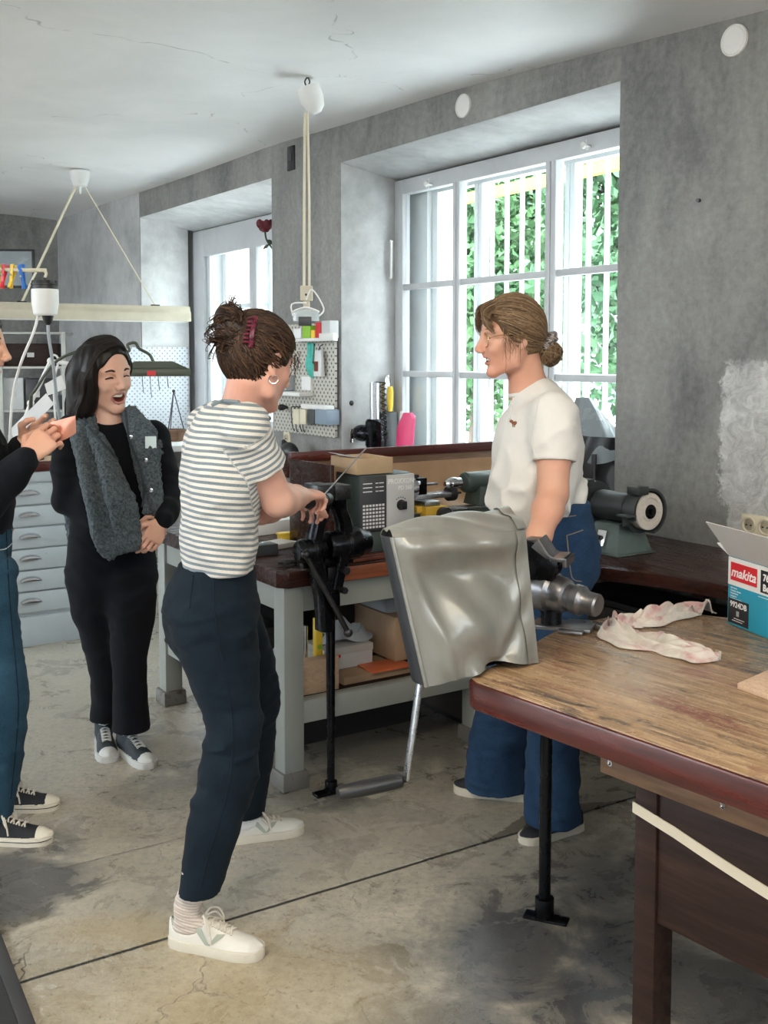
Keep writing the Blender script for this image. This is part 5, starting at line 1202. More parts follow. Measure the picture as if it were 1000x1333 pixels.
for sx, nm in ((1, 'right'), (-1, 'left')):
    m = MB(MG); a0_, a1_ = math.radians(-75), math.radians(200); pr = []
    n = 36; R0, R1, w_ = .083, .074, .022; cx = sx * .135; rings = []
    for i in range(n + 1):
        a_ = a0_ + (a1_ - a0_) * i / n; c, s = math.cos(a_), math.sin(a_)
        rings.append([m.bm.verts.new(m.M @ V((cx + dx, R * c, zg + R * s))) for dx, R in ((-w_, R1), (w_, R1), (w_, R0), (-w_, R0))])
    for p_, q_ in zip(rings, rings[1:]):
        for k in range(4): m._f([p_[k], p_[(k + 1) % 4], q_[(k + 1) % 4], q_[k]], (0, 1, 2, 3))
    m._f(rings[0], range(4)); m._f(rings[-1], range(4))
    m.cyl((cx - sx * (w_ + .004), 0, zg), (cx - sx * w_, 0, zg), .083, seg=32)
    gd = m.build('wheel_guard', 'grinder_dark', gr)
    m = MB(MG); m.box((cx - .028, -.07, zg + .062), (cx + .028, -.015, zg + .092)); m.build('spark_shield', 'grinder_dark', gd, bevel=.004)
    m = MB(MG); m.lathe([(0, -.018), (.066, -.018), (.067, -.016), (.067, .016), (.064, .02), (.050, .021), (.048, .018), (.036, .018), (.034, .021), (.025, .021), (.024, .018), (0, .018)], (cx, 0, zg), (sx, 0, 0), seg=40); wl = m.build('grinding_wheel', 'stone_wheel', gr)
    m = MB(MG); m.lathe([(.026, .018), (.026, .024), (.016, .026), (.010, .026), (.010, .038), (0, .038)], (cx, 0, zg), (sx, 0, 0)); m.build('hub_nut', 'black_iron', wl)
    m = MB(MG); m.box((cx - .026, -.122, zg - .015), (cx + .026, -.073, zg - .005)); m.box((cx - .020, -.10, zg - .05), (cx - .012, -.06, zg - .012)); m.build('tool_rest', 'bright_steel' if sx < 0 else 'grinder_dark', gr, bevel=.003)
# ================================================================== far left: benches, cabinets, hanging lamp
CO = onz(106, 832, 0); MC = frame(CO, NW)            # x along the fronts (to the right), y away (left back)
cab = thing('drawer_cabinet', 'pale blue cabinet with six shallow drawers at left behind the jeans', 'cabinet', CO[:], RN)
m = MB(MC); m.box((-.62, .0, .0), (.02, .62, .155)); m.build('plinth', 'pale_blue_paint', cab, bevel=.003)
m = MB(MC); m.box((-.62, .022, .155), (-.03, .60, .915)); m.build('body', 'pale_blue_paint', cab, bevel=.003)
m = MB(MC); m.box((-.62, .006, .862), (-.03, .0215, .913)); m.build('top_rail', 'pale_blue_paint', cab, bevel=.002)
for k in range(6):
    z0 = .178 + k * .1135; m = MB(MC); m.box((-.56, .004, z0), (-.045, .0215, z0 + .105)); dr = m.build('drawer', 'pale_blue_paint', cab, bevel=.003)
    m = MB(MC)
    def cup(u, v):
        a_ = PI * u; r = .012 + .03 * 1; return MC @ V((-.26 + .055 * math.cos(a_), .004 - .024 * math.sin(PI * v * .5), z0 + .055 + .024 * math.sin(a_) * math.cos(v * PI * .5)))
    m = MB(); m.grid(cup, 16, 8, .0015); m.build('cup_handle', 'bright_steel', dr)
wt = thing('left_worktop', 'wooden worktop with red front edge above the drawer cabinet', 'worktop', (MC @ V((-.6, .5, .916)))[:], RN)
m = MB(MC); m.box((-1.9, .02, .916), (-.0, 1.75, .960)); m.build('top', 'pine', wt, bevel=.003)
m = MB(MC); m.box((-1.9, -.002, .9165), (.002, .0195, .968)); m.build('front_edge', 'red_lacquer_wood', wt, bevel=.003)
m = MB(MC); m.box((-1.9, 1.05, .0), (-.05, 1.70, .915)); m.build('base', 'pale_shelf', wt, bevel=.003)
zw = .960
# white peg panel on the reveal of the far window + table under it
m = MB(MW); m.box((-5.885, -.16, .88), (-5.87, .40, 1.585)); pp = tag(m.build('white_pegboard', 'pegboard_white', None, .002, loc=WF(-5.878, .1, .88)[:], rotz=RN), 'white pegboard beside the far tall window', 'pegboard')
for k, (s_, z_, L_) in enumerate(((-.02, 1.42, .22), (.05, 1.42, .26), (.12, 1.42, .2), (.2, 1.42, .18))):
    m = MB(MW); m.tube([(-5.8655, s_, z_), (-5.850, s_, z_ + .004), (-5.848, s_, z_ - L_ * .5), (-5.848, s_ + .01, z_ - L_)], .0035, seg=6); single('needle_file', m, 'dark_steel', 'thin file hanging on the white pegboard, %s from the left' % ['first', 'second', 'third', 'fourth'][k], 'file', 'files on the white pegboard')
wb = thing('window_bench', 'white topped bench under the far tall window', 'bench', WF(-5.0, -.5, 0)[:], RU)
m = MB(MW); m.box((-5.84, -.95, .86), (-4.1, -.01, .90)); m.build('top', 'white_card', wb, bevel=.003)
m = MB(MW); m.box((-5.82, -.93, .70), (-4.12, -.90, .859)); m.build('apron', 'dark_red_wood', wb, bevel=.003)
for t, s_ in ((-5.8, -.92), (-4.18, -.92), (-5.8, -.08), (-4.18, -.08)):
    m = MB(MW); m.box((t, s_ + .03 if s_ < -.5 else s_, 0), (t + .06, s_ + .09 if s_ < -.5 else s_ + .06, .859)); m.build('leg', 'pale_shelf', wb, bevel=.003)
p = onz(227, 574, .90); bw = thing('brass_bowl', 'brass bowl with wire tripod on the white topped bench', 'bowl', p[:])
m = MB(); m.lathe([(0, .0006), (.07, .0006), (.085, .06), (.088, .085), (.08, .085), (.076, .06), (0, .02)], p); m.build('bowl', 'mid_wood', bw)
m = MB()
for k in range(3):
    a_ = k * 2.1 + .3; m.tube([p + V((.07 * math.cos(a_), .07 * math.sin(a_), .08)), p + V((0, 0, .36))], .004, smooth=0)
m.ball(p + V((0, 0, .36)), .012); m.build('tripod', 'dark_steel', bw)
m = MB(MW); m.box((-5.6, -.6, .9006), (-5.42, -.42, .97)); single('wood_block', m, 'mid_wood', 'small brown box on the far bench beside the brass bowl', 'box', bevel=.006)
# olive work lamp with its arm
H0 = at(205, 484, 5.6); ML2 = frame(H0, (V((1, .25, 0))).normalized())
wl_ = thing('work_lamp', 'olive green flat work lamp hanging behind the laughing woman', 'lamp', H0[:])
m = MB(ML2); m.box((-.20, -.09, -.022), (.165, .09, .018)); m.box((-.19, -.08, .018), (.155, .08, .055), taper=(.55, .6)); hd_ = m.build('hood', 'olive_paint', wl_, bevel=.006)
m = MB(ML2); m.box((-.055, -.0915, -.018), (-.012, -.0902, .006)); m.build('red_label', 'red_card', hd_)
m = MB(ML2); m.tube([(-.02, 0, .05), (-.04, 0, .09), (-.09, 0, .12), (-.11, 0, .15), (-.15, 0, .14), (-.14, 0, .11), (-.19, 0, .10), (-.32, .03, .12), (-.5, .06, .06), (-.62, .1, -.1)], .008); m.build('arm', 'olive_paint', wl_)
pb = V((H0.x - .72, H0.y + .12, .9606)); m = MB(); m.cyl(pb, pb + V((0, 0, .03)), .08); m.cyl(pb + V((0, 0, .03)), V((pb.x + .06, pb.y - .12, H0.z - .12)), .010); m.tube([V((pb.x + .06, pb.y - .12, H0.z - .12)), ML2 @ V((-.62, .1, -.1))], .008, smooth=0); m.build('stand', 'olive_paint', wl_)
# long hanging lamp rail
p = onz(104, 224, 2.89); c = at(104, 400, p.y); rl = thing('hanging_rail_lamp', 'long cream hanging lamp rail on two wires at left', 'lamp', p[:])
m = MB(); m.lathe([(0, .02), (.075, .02), (.075, -.005), (.065, -.05), (.05, -.09), (.035, -.10), (.01, -.10), (.008, -.15), (0, -.15)], p - V((0, 0, .012))); m.build('ceiling_cup', 'white_plastic', rl)
MR = frame(c + V((0, 0, -.02)), V((NW.x, NW.y, -.0)).normalized())
m = MB(MR); m.prism([(-.055, -.075), (.055, -.075), (.055, -.01), (.035, .02), (.035, .045), (-.035, .045), (-.035, .02), (-.055, -.01)], -1.2, .88, Matrix(((0, 0, 1, 0), (1, 0, 0, 0), (0, 1, 0, 0), (0, 0, 0, 1)))); m.build('rail', 'beige_plastic', rl, bevel=.006)
m = MB(MR); m.box((-1.18, -.045, -.082), (.86, .045, -.0755)); m.build('diffuser', 'white_plastic', rl)
for x, sx in ((-.43, -.02), (.60, .02)):
    m = MB(); m.tube([p + V((sx, 0, -.08)), MR @ V((x, 0, .045))], .010 if x < 0 else .005, smooth=0, seg=6); m.build('wire', 'cream_plastic', rl)
    m = MB(MR); m.box((x - .03, -.02, .045), (x + .03, .02, .055)); m.build('wire_clip', 'dark_steel', rl)
# clothes pegs on a rod and the hanging motor
rd = 4.4; r0, r1 = at(-60, 350, rd), at(57, 352, rd)
fs = thing('flex_motor_stand', 'white arm on a stand at the left edge holding pegs and the hanging motor', 'stand', (r0.x, r0.y, 0))
m = MB(); m.cyl(V((r0.x, r0.y, .012)), V((r0.x, r0.y, r0.z + .03)), .014); m.build('pole', 'bright_steel', fs)
m = MB(); m.cyl(V((r0.x, r0.y, 0)), V((r0.x, r0.y, .012)), .16, seg=32); m.build('foot', 'black_iron', fs)
m = MB(); m.cyl(r0, r1 + V((.01, 0, 0)), .008); m.tube([r1 + V((0, 0, .0)), r1 + V((.01, 0, -.012)), r1 + V((.004, 0, -.028))], .006); m.build('arm', 'cream_plastic', fs)
mc = at(58, 362, rd - .0); mo = thing('flex_shaft_motor', 'white and black hanging motor with flexible shaft at upper left', 'motor', mc[:])
m = MB(); m.lathe([(0, .0), (.008, 0), (.008, -.008), (.05, -.01), (.052, -.014), (.052, -.055)], mc); m.lathe([(.054, -.02), (.055, -.024), (.055, -.028), (.053, -.03)], mc); m.build('vent_cap', 'black_plastic', mo)
m = MB(); m.lathe([(.053, -.045), (.054, -.05), (.054, -.10), (.047, -.145), (.040, -.152), (0, -.152)], mc); m.build('body', 'white_plastic', mo)
m = MB(); m.lathe([(.024, -.152), (.022, -.16), (.016, -.18), (.008, -.19)], mc + V((.01, 0, 0))); m.build('coupling', 'black_plastic', mo)
m = MB(); m.tube([mc + V((.01, 0, -.19)), mc + V((.012, .0, -.24)), mc + V((.022, .02, -.36)), mc + V((.03, .05, -.55)), mc + V((.05, .1, -.75))], .007); m.build('flex_shaft', 'grey_plastic', mo)
m = MB(); m.tube([mc + V((-.03, 0, -.15)), mc + V((-.05, 0, -.22)), mc + V((-.11, .0, -.36)), mc + V((-.16, .04, -.52)), mc + V((-.2, .1, -.8))], .006); m.build('cable', 'white_plastic', mo)
for k, (px, mt, nm) in enumerate(((-2, 'green_plastic', 'green'), (6, 'red_plastic', 'red'), (17.5, 'yellow_plastic', 'yellow'), (28.5, 'blue_plastic', 'blue'))):
    q = at(px, 352, rd); M = Matrix.Translation(q) @ Euler((0, math.radians((-12, 14, 16, -10)[k]), math.radians(65))).to_matrix().to_4x4()
    pg = thing('clothes_peg', nm + ' plastic clothes peg clipped on the white rod', 'clothes peg', q[:], 0, 'clothes pegs on the rod')
    for sx in (-1, 1):
        m = MB(M @ Matrix.Rotation(sx * .16, 4, 'Y')); m.prism([(sx * .003, .026), (sx * .013, .022), (sx * .010, -.0), (sx * .012, -.03), (sx * .008, -.075), (sx * .002, -.075), (sx * .006, -.03), (sx * .009, -.004), (sx * .0085, .012)], -.008, .008, Matrix.Rotation(PI / 2, 4, 'X')); m.build('arm', mt, pg, bevel=.001)
    m = MB(M); m.cyl((-.012, 0, -.022), (.012, 0, -.022), .004); m.build('spring', 'bright_steel', pg)
# shelf unit and clutter behind the worktop
S0 = at(45, 560, 9.4); MS = frame(V((S0.x, S0.y, .0)), V((.95, .12, 0)))
rk = thing('back_shelf_unit', 'pale shelf unit on the back wall at left', 'shelf unit', (S0.x, S0.y, 0), math.atan2(.12, .95))
for x in (-.75, -.30, .24):
    m = MB(MS); m.box((x, 0, 0), (x + .04, .04, 1.72)); m.build('upright', 'pale_shelf', rk, bevel=.003)
for z in (.55, 1.02, 1.40, 1.70):
    m = MB(MS); m.box((-.75, .005, z), (.28, .42, z + .02)); m.build('shelf', 'pale_shelf', rk, bevel=.003)
for nm, lb, x0, x1, z, h, mt in (('cardboard_box', 'brown board box on the back shelf unit, upper level', -.26, .2, 1.42, .2, 'brown_wood'), ('black_speaker', 'black box on the back shelf unit beside pale drawers', -.08, .10, 1.04, .27, 'black_plastic'), ('drawer_block', 'pale drawer block on the back shelf unit', -.28, -.10, 1.04, .28, 'light_box'), ('grey_case', 'small dark case at the right of the back shelf unit', .12, .22, 1.04, .12, 'dark_grey_plastic'), ('silver_tray', 'silver tray box on the lower level of the back shelf unit', -.24, .18, .57, .25, 'light_box'), ('white_carton', 'white carton at the left of the back shelf unit', -.70, -.34, 1.04, .25, 'white_card'), ('dark_carton', 'dark carton on the left of the back shelf unit, upper level', -.70, -.36, 1.42, .2, 'dark_shelf')):
    m = MB(MS); m.box((x0, .06, z + .0006), (x1, .35, z + h)); o = single(nm, m, mt, lb, 'box', bevel=.005); m = MB(MS); m.box(((x0 + x1) / 2 - .03, .057, z + h * .4), ((x0 + x1) / 2 + .03, .0598, z + h * .6)); m.build('label_patch', 'grey_card', o)
m = MB(frame(at(22, 345, 9.6), V((.95, .1, 0)))); m.box((-.28, 0, -.2), (.15, .05, .14)); o = single('wall_cabinet_panel', m, 'dark_steel', 'dark framed panel hanging behind the clothes pegs', 'panel', bevel=.004)
m = MB(frame(at(22, 345, 9.6), V((.95, .1, 0)))); m.box((-.26, -.006, -.18), (.13, -.0005, .12)); m.build('pane', 'grey_film', o)
# articulated white lamp on the left bench and papers
q = at(67, 545, 5.9); b0 = V((q.x - .25, q.y + .1, zw + .0006)); al = thing('arm_lamp', 'white jointed arm lamp on the left worktop', 'lamp', b0[:])
m = MB(); m.cyl(b0, b0 + V((0, 0, .025)), .075); m.build('base', 'white_plastic', al)
pts = [b0 + V((0, 0, .025)), at(40, 525, 5.9), at(66, 470, 5.9), at(100, 475, 5.9)]
for k in range(3):
    m = MB(); m.cyl(pts[k], pts[k + 1], .012, seg=10); m.ball(pts[k + 1], .02); m.build('arm', 'white_plastic', al)
m = MB(); m.lathe([(.02, 0), (.05, .03), (.075, .10), (.072, .10), (.045, .03), (.0, .01)], pts[3], V((.6, -.2, -.75))); m.build('shade', 'white_plastic', al)
m = MB(); m.tube([at(66, 470, 5.88), at(70, 462, 5.9), at(76, 470, 5.9), at(70, 500, 5.9), at(73, 560, 5.95)], .006); m.build('cable', 'white_plastic', al)
def sheet(nm, lb, pxs, Y, mt, base=True):
    P = [at(x, y, Y) for x, y in pxs]; nn = (P[1] - P[0]).cross(P[3] - P[0]).normalized() * .003; m = MB(); vs = [m.bm.verts.new(p) for p in P] + [m.bm.verts.new(p + nn) for p in P]
    for q_ in ((0, 1, 2, 3), (7, 6, 5, 4), (0, 4, 5, 1), (1, 5, 6, 2), (2, 6, 7, 3), (3, 7, 4, 0)): m._f(vs, q_)
    return tag(m.build(nm, mt), lb, 'card')
o = sheet('instruction_card', 'white tilted card with dark picture leaning on the left worktop', [(12, 560), (60, 512), (70, 526), (22, 576)], 5.5, 'white_card')
sheet('note_sheet', 'white note sheet clipped above the tilted card', [(58, 500), (80, 488), (86, 506), (62, 515)], 5.6, 'white_paper')
p = onz(75, 578, zw); m = MB(); m.lathe([(0, .0006), (.06, .0006), (.06, .09), (.056, .09), (.056, .01), (0, .01)], p); single('tool_cup', m, 'cream_plastic', 'cream cup behind the hands on the left worktop', 'cup')
for k, (dx, dy, h, r, mt, lb) in enumerate(((-.5, .5, .16, .04, 'black_plastic', 'black jar on the left worktop behind the white card'), (-.38, .62, .2, .035, 'white_plastic', 'white bottle on the left worktop near the jar'), (-.62, .42, .14, .03, 'blue_grey_plastic', 'blue grey jar on the left worktop'), (-.05, .42, .12, .05, 'dark_steel', 'dark tin on the left worktop near the lamp base'))):
    p = MC @ V((dx, dy, zw)); m = MB(); m.lathe([(0, .0006), (r, .0006), (r, h * .75), (r * .6, h * .85), (r * .6, h * .88)], p); o = single('jar', m, mt, lb, 'jar'); m = MB(); m.lathe([(0, h * .88), (r * .65, h * .88), (r * .65, h), (0, h)], p); m.build('lid', 'dark_grey_plastic', o)
# dried rose hanging at the pier edge
p = onwall(345, 300, -.02); rs = thing('dried_rose', 'dried dark red rose hanging upside down beside the far window', 'flower', p[:])
m = MB()
for k in range(14):
    a_ = k * 2.4; r = .012 + .0022 * k; m.ball(p + V((r * math.cos(a_), r * math.sin(a_), -.012 * math.cos(k * .25) + .03)), (.022, .018, .03), 8, 6)
m.build('bloom', 'rose_red', rs)
m = MB(); m.tube([p + V((0, 0, .0)), p + V((.01, 0, -.06)), p + V((.05, 0, -.12)), p + V((.09, .0, -.18))], .006); m.build('stem', 'leaf_dry', rs)
for k in range(3):
    m = MB(); q = p + V((.012 + .02 * k, 0, -.06 - .03 * k)); m.grid(lambda u, v: q + V((-.05 * u * (1 if k % 2 else -1), .02 * (v - .5) * math.sin(PI * u) * 2, -.03 * u + .03 * (v - .5) * math.sin(PI * u))), 6, 4, .001); m.build('leaf', 'leaf_dry', rs)
# ================================================================== people
from mathutils.bvhtree import BVHTree
def m_skin(name, col, red):
    m, nt, b = new_mat(name); v = coords(nt); n = noise(nt, v, 14, 5, .6); n2 = noise(nt, v, 4, 3)
    c = rampn(nt, n2, [(.35, col), (.68, red)]); c = mixc(nt, .2, c, rampn(nt, n, [(.35, tuple(x * .85 for x in col)), (.65, tuple(min(1, x * 1.1) for x in col))])); setc(nt, b, c)
    b.inputs['Roughness'].default_value = .46; b.inputs['Subsurface Weight'].default_value = .18; b.inputs['Subsurface Radius'].default_value = (.012, .005, .003); b.inputs['Specular IOR Level'].default_value = .4
    bump(nt, b, noise(nt, v, 260, 3), .08, .002)
m_skin('skin_fair', (.66, .42, .32), (.68, .36, .27)); m_skin('skin_warm', (.62, .37, .26), (.64, .30, .21)); m_skin('skin_rosy', (.66, .39, .30), (.66, .30, .23))
mat('lips', (.50, .22, .18), .42, 0, .08); mat('mouth_inside', (.16, .035, .03), .5, 0, .2); mat('teeth', (.82, .78, .70), .25, 0, .03); mat('brow_dark', (.035, .02, .014), .7); mat('brow_blond', (.20, .12, .065), .7); mat('eye_white', (.75, .73, .70), .2, 0, .03); mat('iris', (.05, .045, .035), .2)
def m_hair(name, c0, c1, c2):
    m, nt, b = new_mat(name); v = coords(nt); n = noise(nt, v, 26, 6, .7, 1.0); n2 = noise(nt, v, 120, 4, .7); ta = nd(nt, 'ShaderNodeAttribute', attribute_name='tone'); k = mth(nt, 'ADD', mth(nt, 'MULTIPLY', ta.outputs['Fac'], .8), mth(nt, 'MULTIPLY', n, .2)); setc(nt, b, rampn(nt, k, [(.15, c0), (.45, c1), (.9, c2)]))
    b.inputs['Roughness'].default_value = .46; b.inputs['Specular IOR Level'].default_value = .3; bump(nt, b, n2, .3, .002)
m_hair('hair_brown', (.008, .005, .004), (.030, .016, .010), (.13, .068, .036)); m_hair('hair_blond', (.045, .026, .014), (.14, .085, .045), (.34, .23, .13)); m_hair('hair_dark', (.004, .003, .003), (.010, .007, .006), (.030, .020, .016))
def m_fabric(name, c0, c1, rough=.9, scale=9, weave=260, bmp=.25, sheen=.02):
    m, nt, b = new_mat(name); v = coords(nt); n = noise(nt, v, scale, 5, .6, .4); w = noise(nt, v, weave, 2)
    c = mixc(nt, .35, rampn(nt, n, [(.32, c0), (.68, c1)]), rampn(nt, w, [(.35, c0), (.65, c1)])); setc(nt, b, c); b.inputs['Roughness'].default_value = rough; b.inputs['Sheen Weight'].default_value = sheen; b.inputs['Specular IOR Level'].default_value = .18
    bump(nt, b, mth(nt, 'ADD', w, mth(nt, 'MULTIPLY', n, .5)), bmp, .002)
m_fabric('denim_navy', (.003, .007, .013), (.007, .016, .026)); m_fabric('denim_blue', (.009, .026, .065), (.028, .066, .135), scale=7); m_fabric('denim_mid', (.008, .030, .058), (.028, .075, .12), scale=6)
m_fabric('black_cloth', (.0025, .003, .005), (.005, .0065, .010)); m_fabric('white_cotton', (.66, .645, .615), (.72, .705, .67), weave=380, bmp=.1); m_fabric('sock_white', (.70, .70, .70), (.78, .78, .78))
m_fabric('fleece', (.014, .020, .026), (.13, .16, .18), .95, 150, 90, .8, .08)
m_fabric('fleece_edge', (.03, .04, .05), (.05, .06, .07))
def m_stripes(name, attr, per, frac, ca, cb):
    m, nt, b = new_mat(name); t = nd(nt, 'ShaderNodeAttribute', attribute_name=attr); f = mth(nt, 'FRACT', mth(nt, 'DIVIDE', t.outputs['Fac'], per)); v = coords(nt)
    e = mth(nt, 'ABSOLUTE', mth(nt, 'SUBTRACT', f, .5)); w = noise(nt, v, 300, 2)
    k = rampn(nt, e, [(frac / 2 - .02, (1,) * 3), (frac / 2 + .02, (0,) * 3)]); c = mixc(nt, k, ca, cb); setc(nt, b, mixc(nt, .12, c, rampn(nt, w, [(.3, (.3, .3, .3)), (.7, (.9, .9, .9))])))
    b.inputs['Roughness'].default_value = .85; b.inputs['Sheen Weight'].default_value = .15; bump(nt, b, w, .2, .002)
m_stripes('striped_jersey', 'stripe', .0165, .47, (.66, .63, .57), (.12, .17, .21)); m_stripes('striped_sock', 'stripe', .0075, .5, (.58, .50, .44), (.40, .33, .28)); m_stripes('tortoise', 'stripe', .02, .5, (.30, .24, .2), (.02, .02, .022))
m_fabric('tee_rib', (.15, .19, .22), (.21, .26, .29))
mat('burgundy_plastic', (.11, .012, .03), .3, 0, .6, 90); mat('button_white', (.7, .7, .68), .4); mat('brass_button', (.35, .25, .12), .35, 1.0); mat('tan_thread', (.24, .19, .12), .8); mat('patch_brown', (.24, .09, .04), .8); mat('patch_pale', (.60, .72, .74), .7); mat('heart_red', (.62, .02, .025), .6); mat('leather_black', (.02, .02, .022), .4)
BV = {}
def surf(o, px, py, off=.0015):
    """point where the line of sight through a photo pixel first meets an existing garment"""
    if o.name not in BV:
        M = ROOTM[o.name]; me = o.data; BV[o.name] = BVHTree.FromPolygons([M @ v.co for v in me.vertices], [tuple(p.vertices) for p in me.polygons])
    d = ray(px, py).normalized(); h = BV[o.name].ray_cast(V((0, 0, CAM_H)), d)
    if h[0] is None: return None
    n = h[1] if h[1].dot(d) < 0 else -h[1]
    return h[0] + n * off
def seam(o, pts, r, mt, name='seam', sm=6):
    P = catmull([V((*p, 0)) for p in pts], sm); q = [surf(o, p.x, p.y, r * .4) for p in P]; q = [p for p in q if p is not None]
    if len(q) < 2: return
    m = MB(); m.tube(q, r, seg=6, smooth=0); return m.build(name, mt, o)
def sdf_obj(name, g, mats, parent, relax=1, disp=None):
    v, F = g.poly(relax); me = mesh_np(name, v, F); return finish(name, me, mats, parent), v, F
def wrinkle(scale, amp, stretch=(1, 1, 1), seed=0.0, mask=None):
    def fn(x, y, z):
        w = vnoise(x * 5 + seed, y * 5, z * 5) * .8
        d = amp * (ridged(x * scale * stretch[0] + w + seed, y * scale * stretch[1] + w, z * scale * stretch[2] + w * 1.5) - .35) + amp * .5 * vnoise(x * scale * 2.2 * stretch[0] - w, y * scale * 2.2 * stretch[1], z * scale * 2.2 * stretch[2] + seed)
        return -d * (mask(x, y, z) if mask else 1)
    return fn
# ---------------- head
class Head:
    def __init__(s, o, fwd, s_=1.0, roll=0.0):
        f = V(fwd).normalized(); up = V((0, 0, 1)); l = up.cross(f).normalized(); u = f.cross(l); R = Matrix.Rotation(roll, 3, f); l, u = R @ l, R @ u
        s.M = Matrix((f, l, u)).transposed().to_4x4(); s.M.translation = V(o); s.k = s_; s.R3 = np.array(s.M.to_3x3()); s.inv = s.M.inverted(); s.hc = (-.018, 0, .036); s.hr = (.104, .081, .094); s.cr = ((-.015, 0, .035), (.097, .074, .088))
    def p(s, x, y, z): return s.M @ (V((x, y, z)) * s.k)
    def loc(s, c):
        I = np.array(s.inv); return (c @ I[:3, :3].T + I[:3, 3]) / s.k
    def ax(s, pitch=0):
        return s.R3 if not pitch else np.array(s.M.to_3x3() @ Matrix.Rotation(pitch, 3, 'Y'))
    def sculpt(s, g, mouth='smile', neck=None):
        k, p = s.k, s.p; E = lambda c, r, kk=.012, op='add', pitch=0: g.ell(p(*c), [x * k for x in r], s.ax(pitch), kk * k, op)
        N = lambda a, b, ra, rb, kk=.01, op='add': g.cone(p(*a), p(*b), ra * k, rb * k, kk * k, op)
        j = .012 if mouth == 'open' else 0
        E(*s.cr); E((.022, 0, .0), (.070, .066, .075), .02); E((.036, 0, -.045 - j * .5), (.050, .050, .052), .02)
        for y in (-1, 1):
            N((-.008, y * .055, -.035), (.012, y * .050, -.068 - j * .4), .018, .015, .02); N((.012, y * .050, -.068 - j * .4), (.066, y * .012, -.092 - j), .015, .014, .02)
            E((.052, y * .038, -.014), (.024, .022, .018), .014)                          # cheeks
            if mouth != 'closed': E((.062, y * .036, -.026), (.020, .018, .016), .012)
            N((.074, y * .016, .033), (.062, y * .048, .030), .009, .008, .012)          # brow ridge
            E((.084, y * .031, .010), (.012, .016, .010), .012, 'sub')                   # eye socket
            E((.0675, y * .031, .011), (.0125, .0135, .0125), .003)                        # lids over the eye
            N((.0795, y * .021, .003), (.074, y * .043, .002), .0035, .003, .005)
            E((.099, y * .0115, -.027), (.010, .008, .0075), .006)
        N((.080, 0, .028), (.103, 0, -.014), .0075, .0095, .012); E((.1075, 0, -.021), (.0105, .0095, .009), .006); N((.092, 0, -.03), (.086, 0, -.045), .006, .008, .008)
        E((.070, 0, -.094 - j), (.016, .020, .014), .014)
        if mouth == 'closed':
            N((.086, -.016, -.053), (.0905, 0, -.050), .004, .0062, .005); N((.086, .016, -.053), (.0905, 0, -.050), .004, .0062, .005); N((.084, -.014, -.061), (.089, 0, -.0625), .004, .007, .005); N((.084, .014, -.061), (.089, 0, -.0625), .004, .007, .005)
            N((.094, -.02, -.0568), (.094, .02, -.0568), .0016, .0016, .003, 'sub')
        else:
            b = .028 if mouth == 'open' else .026; o = .015 if mouth == 'open' else .0035
            for y in (-1, 1):
                N((.072, y * b, -.048), (.0885, 0, -.0475), .0030, .0038, .005); N((.072, y * b, -.050), (.084, y * .012, -.060 - o * 1.2), .0030, .0042, .005); N((.084, y * .012, -.060 - o * 1.2), (.085, 0, -.061 - o * 1.3), .0042, .0048, .005)
            E((.086, 0, -.0535 - o * .55), (.024, b * .80, .0045 + o * .62), .003, 'sub', .12)
        for y in (-1, 1):                                                                  # ears
            E((-.010, y * .074, .002), (.017, .008, .031), .006, pitch=.2); E((-.004, y * .083, .004), (.009, .007, .018), .004, 'sub', .2); N((-.020, y * .078, .02), (-.006, y * .080, .031), .005, .005, .004); N((-.006, y * .080, .031), (.004, y * .077, .022), .005, .004, .004); E((-.006, y * .076, -.026), (.008, .006, .008), .005)
        if neck is not None: g.cone(p(-.022, 0, -.045), neck, .052 * k, .058 * k, .02)
    def mats(s, mouth='smile'):
        o = .015 if mouth == 'open' else (.0035 if mouth == 'smile' else 0); b = .028 if mouth == 'open' else .026
        def f(c):
            q = s.loc(c); x, y, z = q[:, 0], q[:, 1], q[:, 2]; r = np.zeros(len(c), int)
            zc = -.0535 - o * .55; e = (y / (b + .001)) ** 2 + ((z - zc) / (.0085 + o * .80)) ** 2
            if mouth == 'closed': r[(x > .080) & ((y / .018) ** 2 + ((z + .0565) / .011) ** 2 < 1)] = 1
            else:
                r[(x > .070) & (e < 1)] = 1
                e2 = (y / (b * .80)) ** 2 + ((z - zc) / (.0050 + o * .62)) ** 2; r[(x > .045) & (x < .0835) & (e2 < 1.0)] = 2
            return r
        return f
def hair_cap(g, h, grow=0.0, front=.0, low=-.045, ears=True):
    k = h.k; g.ell(h.p(*h.hc), [(q + grow) * k for q in h.hr], h.R3, .01)
    g.ell(h.p(.100 + front, 0, -.035), [.080 * k, .10 * k, .108 * k], h.R3, .012, 'sub')
    for y in ((-1, 1) if ears else ()): g.ell(h.p(.015, y * .085, -.045), [.05 * k, .03 * k, .055 * k], h.R3, .01, 'sub'); g.ell(h.p(-.010, y * .084, -.002), [.018 * k, .014 * k, .030 * k], h.R3, .006, 'sub')
    g.plane(h.p(-.02, 0, low), -(h.M.to_3x3() @ V((.35, 0, 1))), .01)
def hair_obj(parts, mt, parent, cap_tone=.35):
    """first part is the cap, the rest are strands; each strand carries its own tone"""
    v_, F_ = join_np([p[:2] for p in parts]); tone = []
    for p in parts:
        if len(p) == 2: tone.append(np.full(len(p[0]), cap_tone))
        else: tone.append(np.repeat(np.clip(RNG.normal(.5, .24, p[2]), 0, 1), len(p[0]) // p[2]))
    me = mesh_np('hair', v_, F_); fattr(me, 'tone', np.concatenate(tone)); return finish('hair', me, mt, parent)
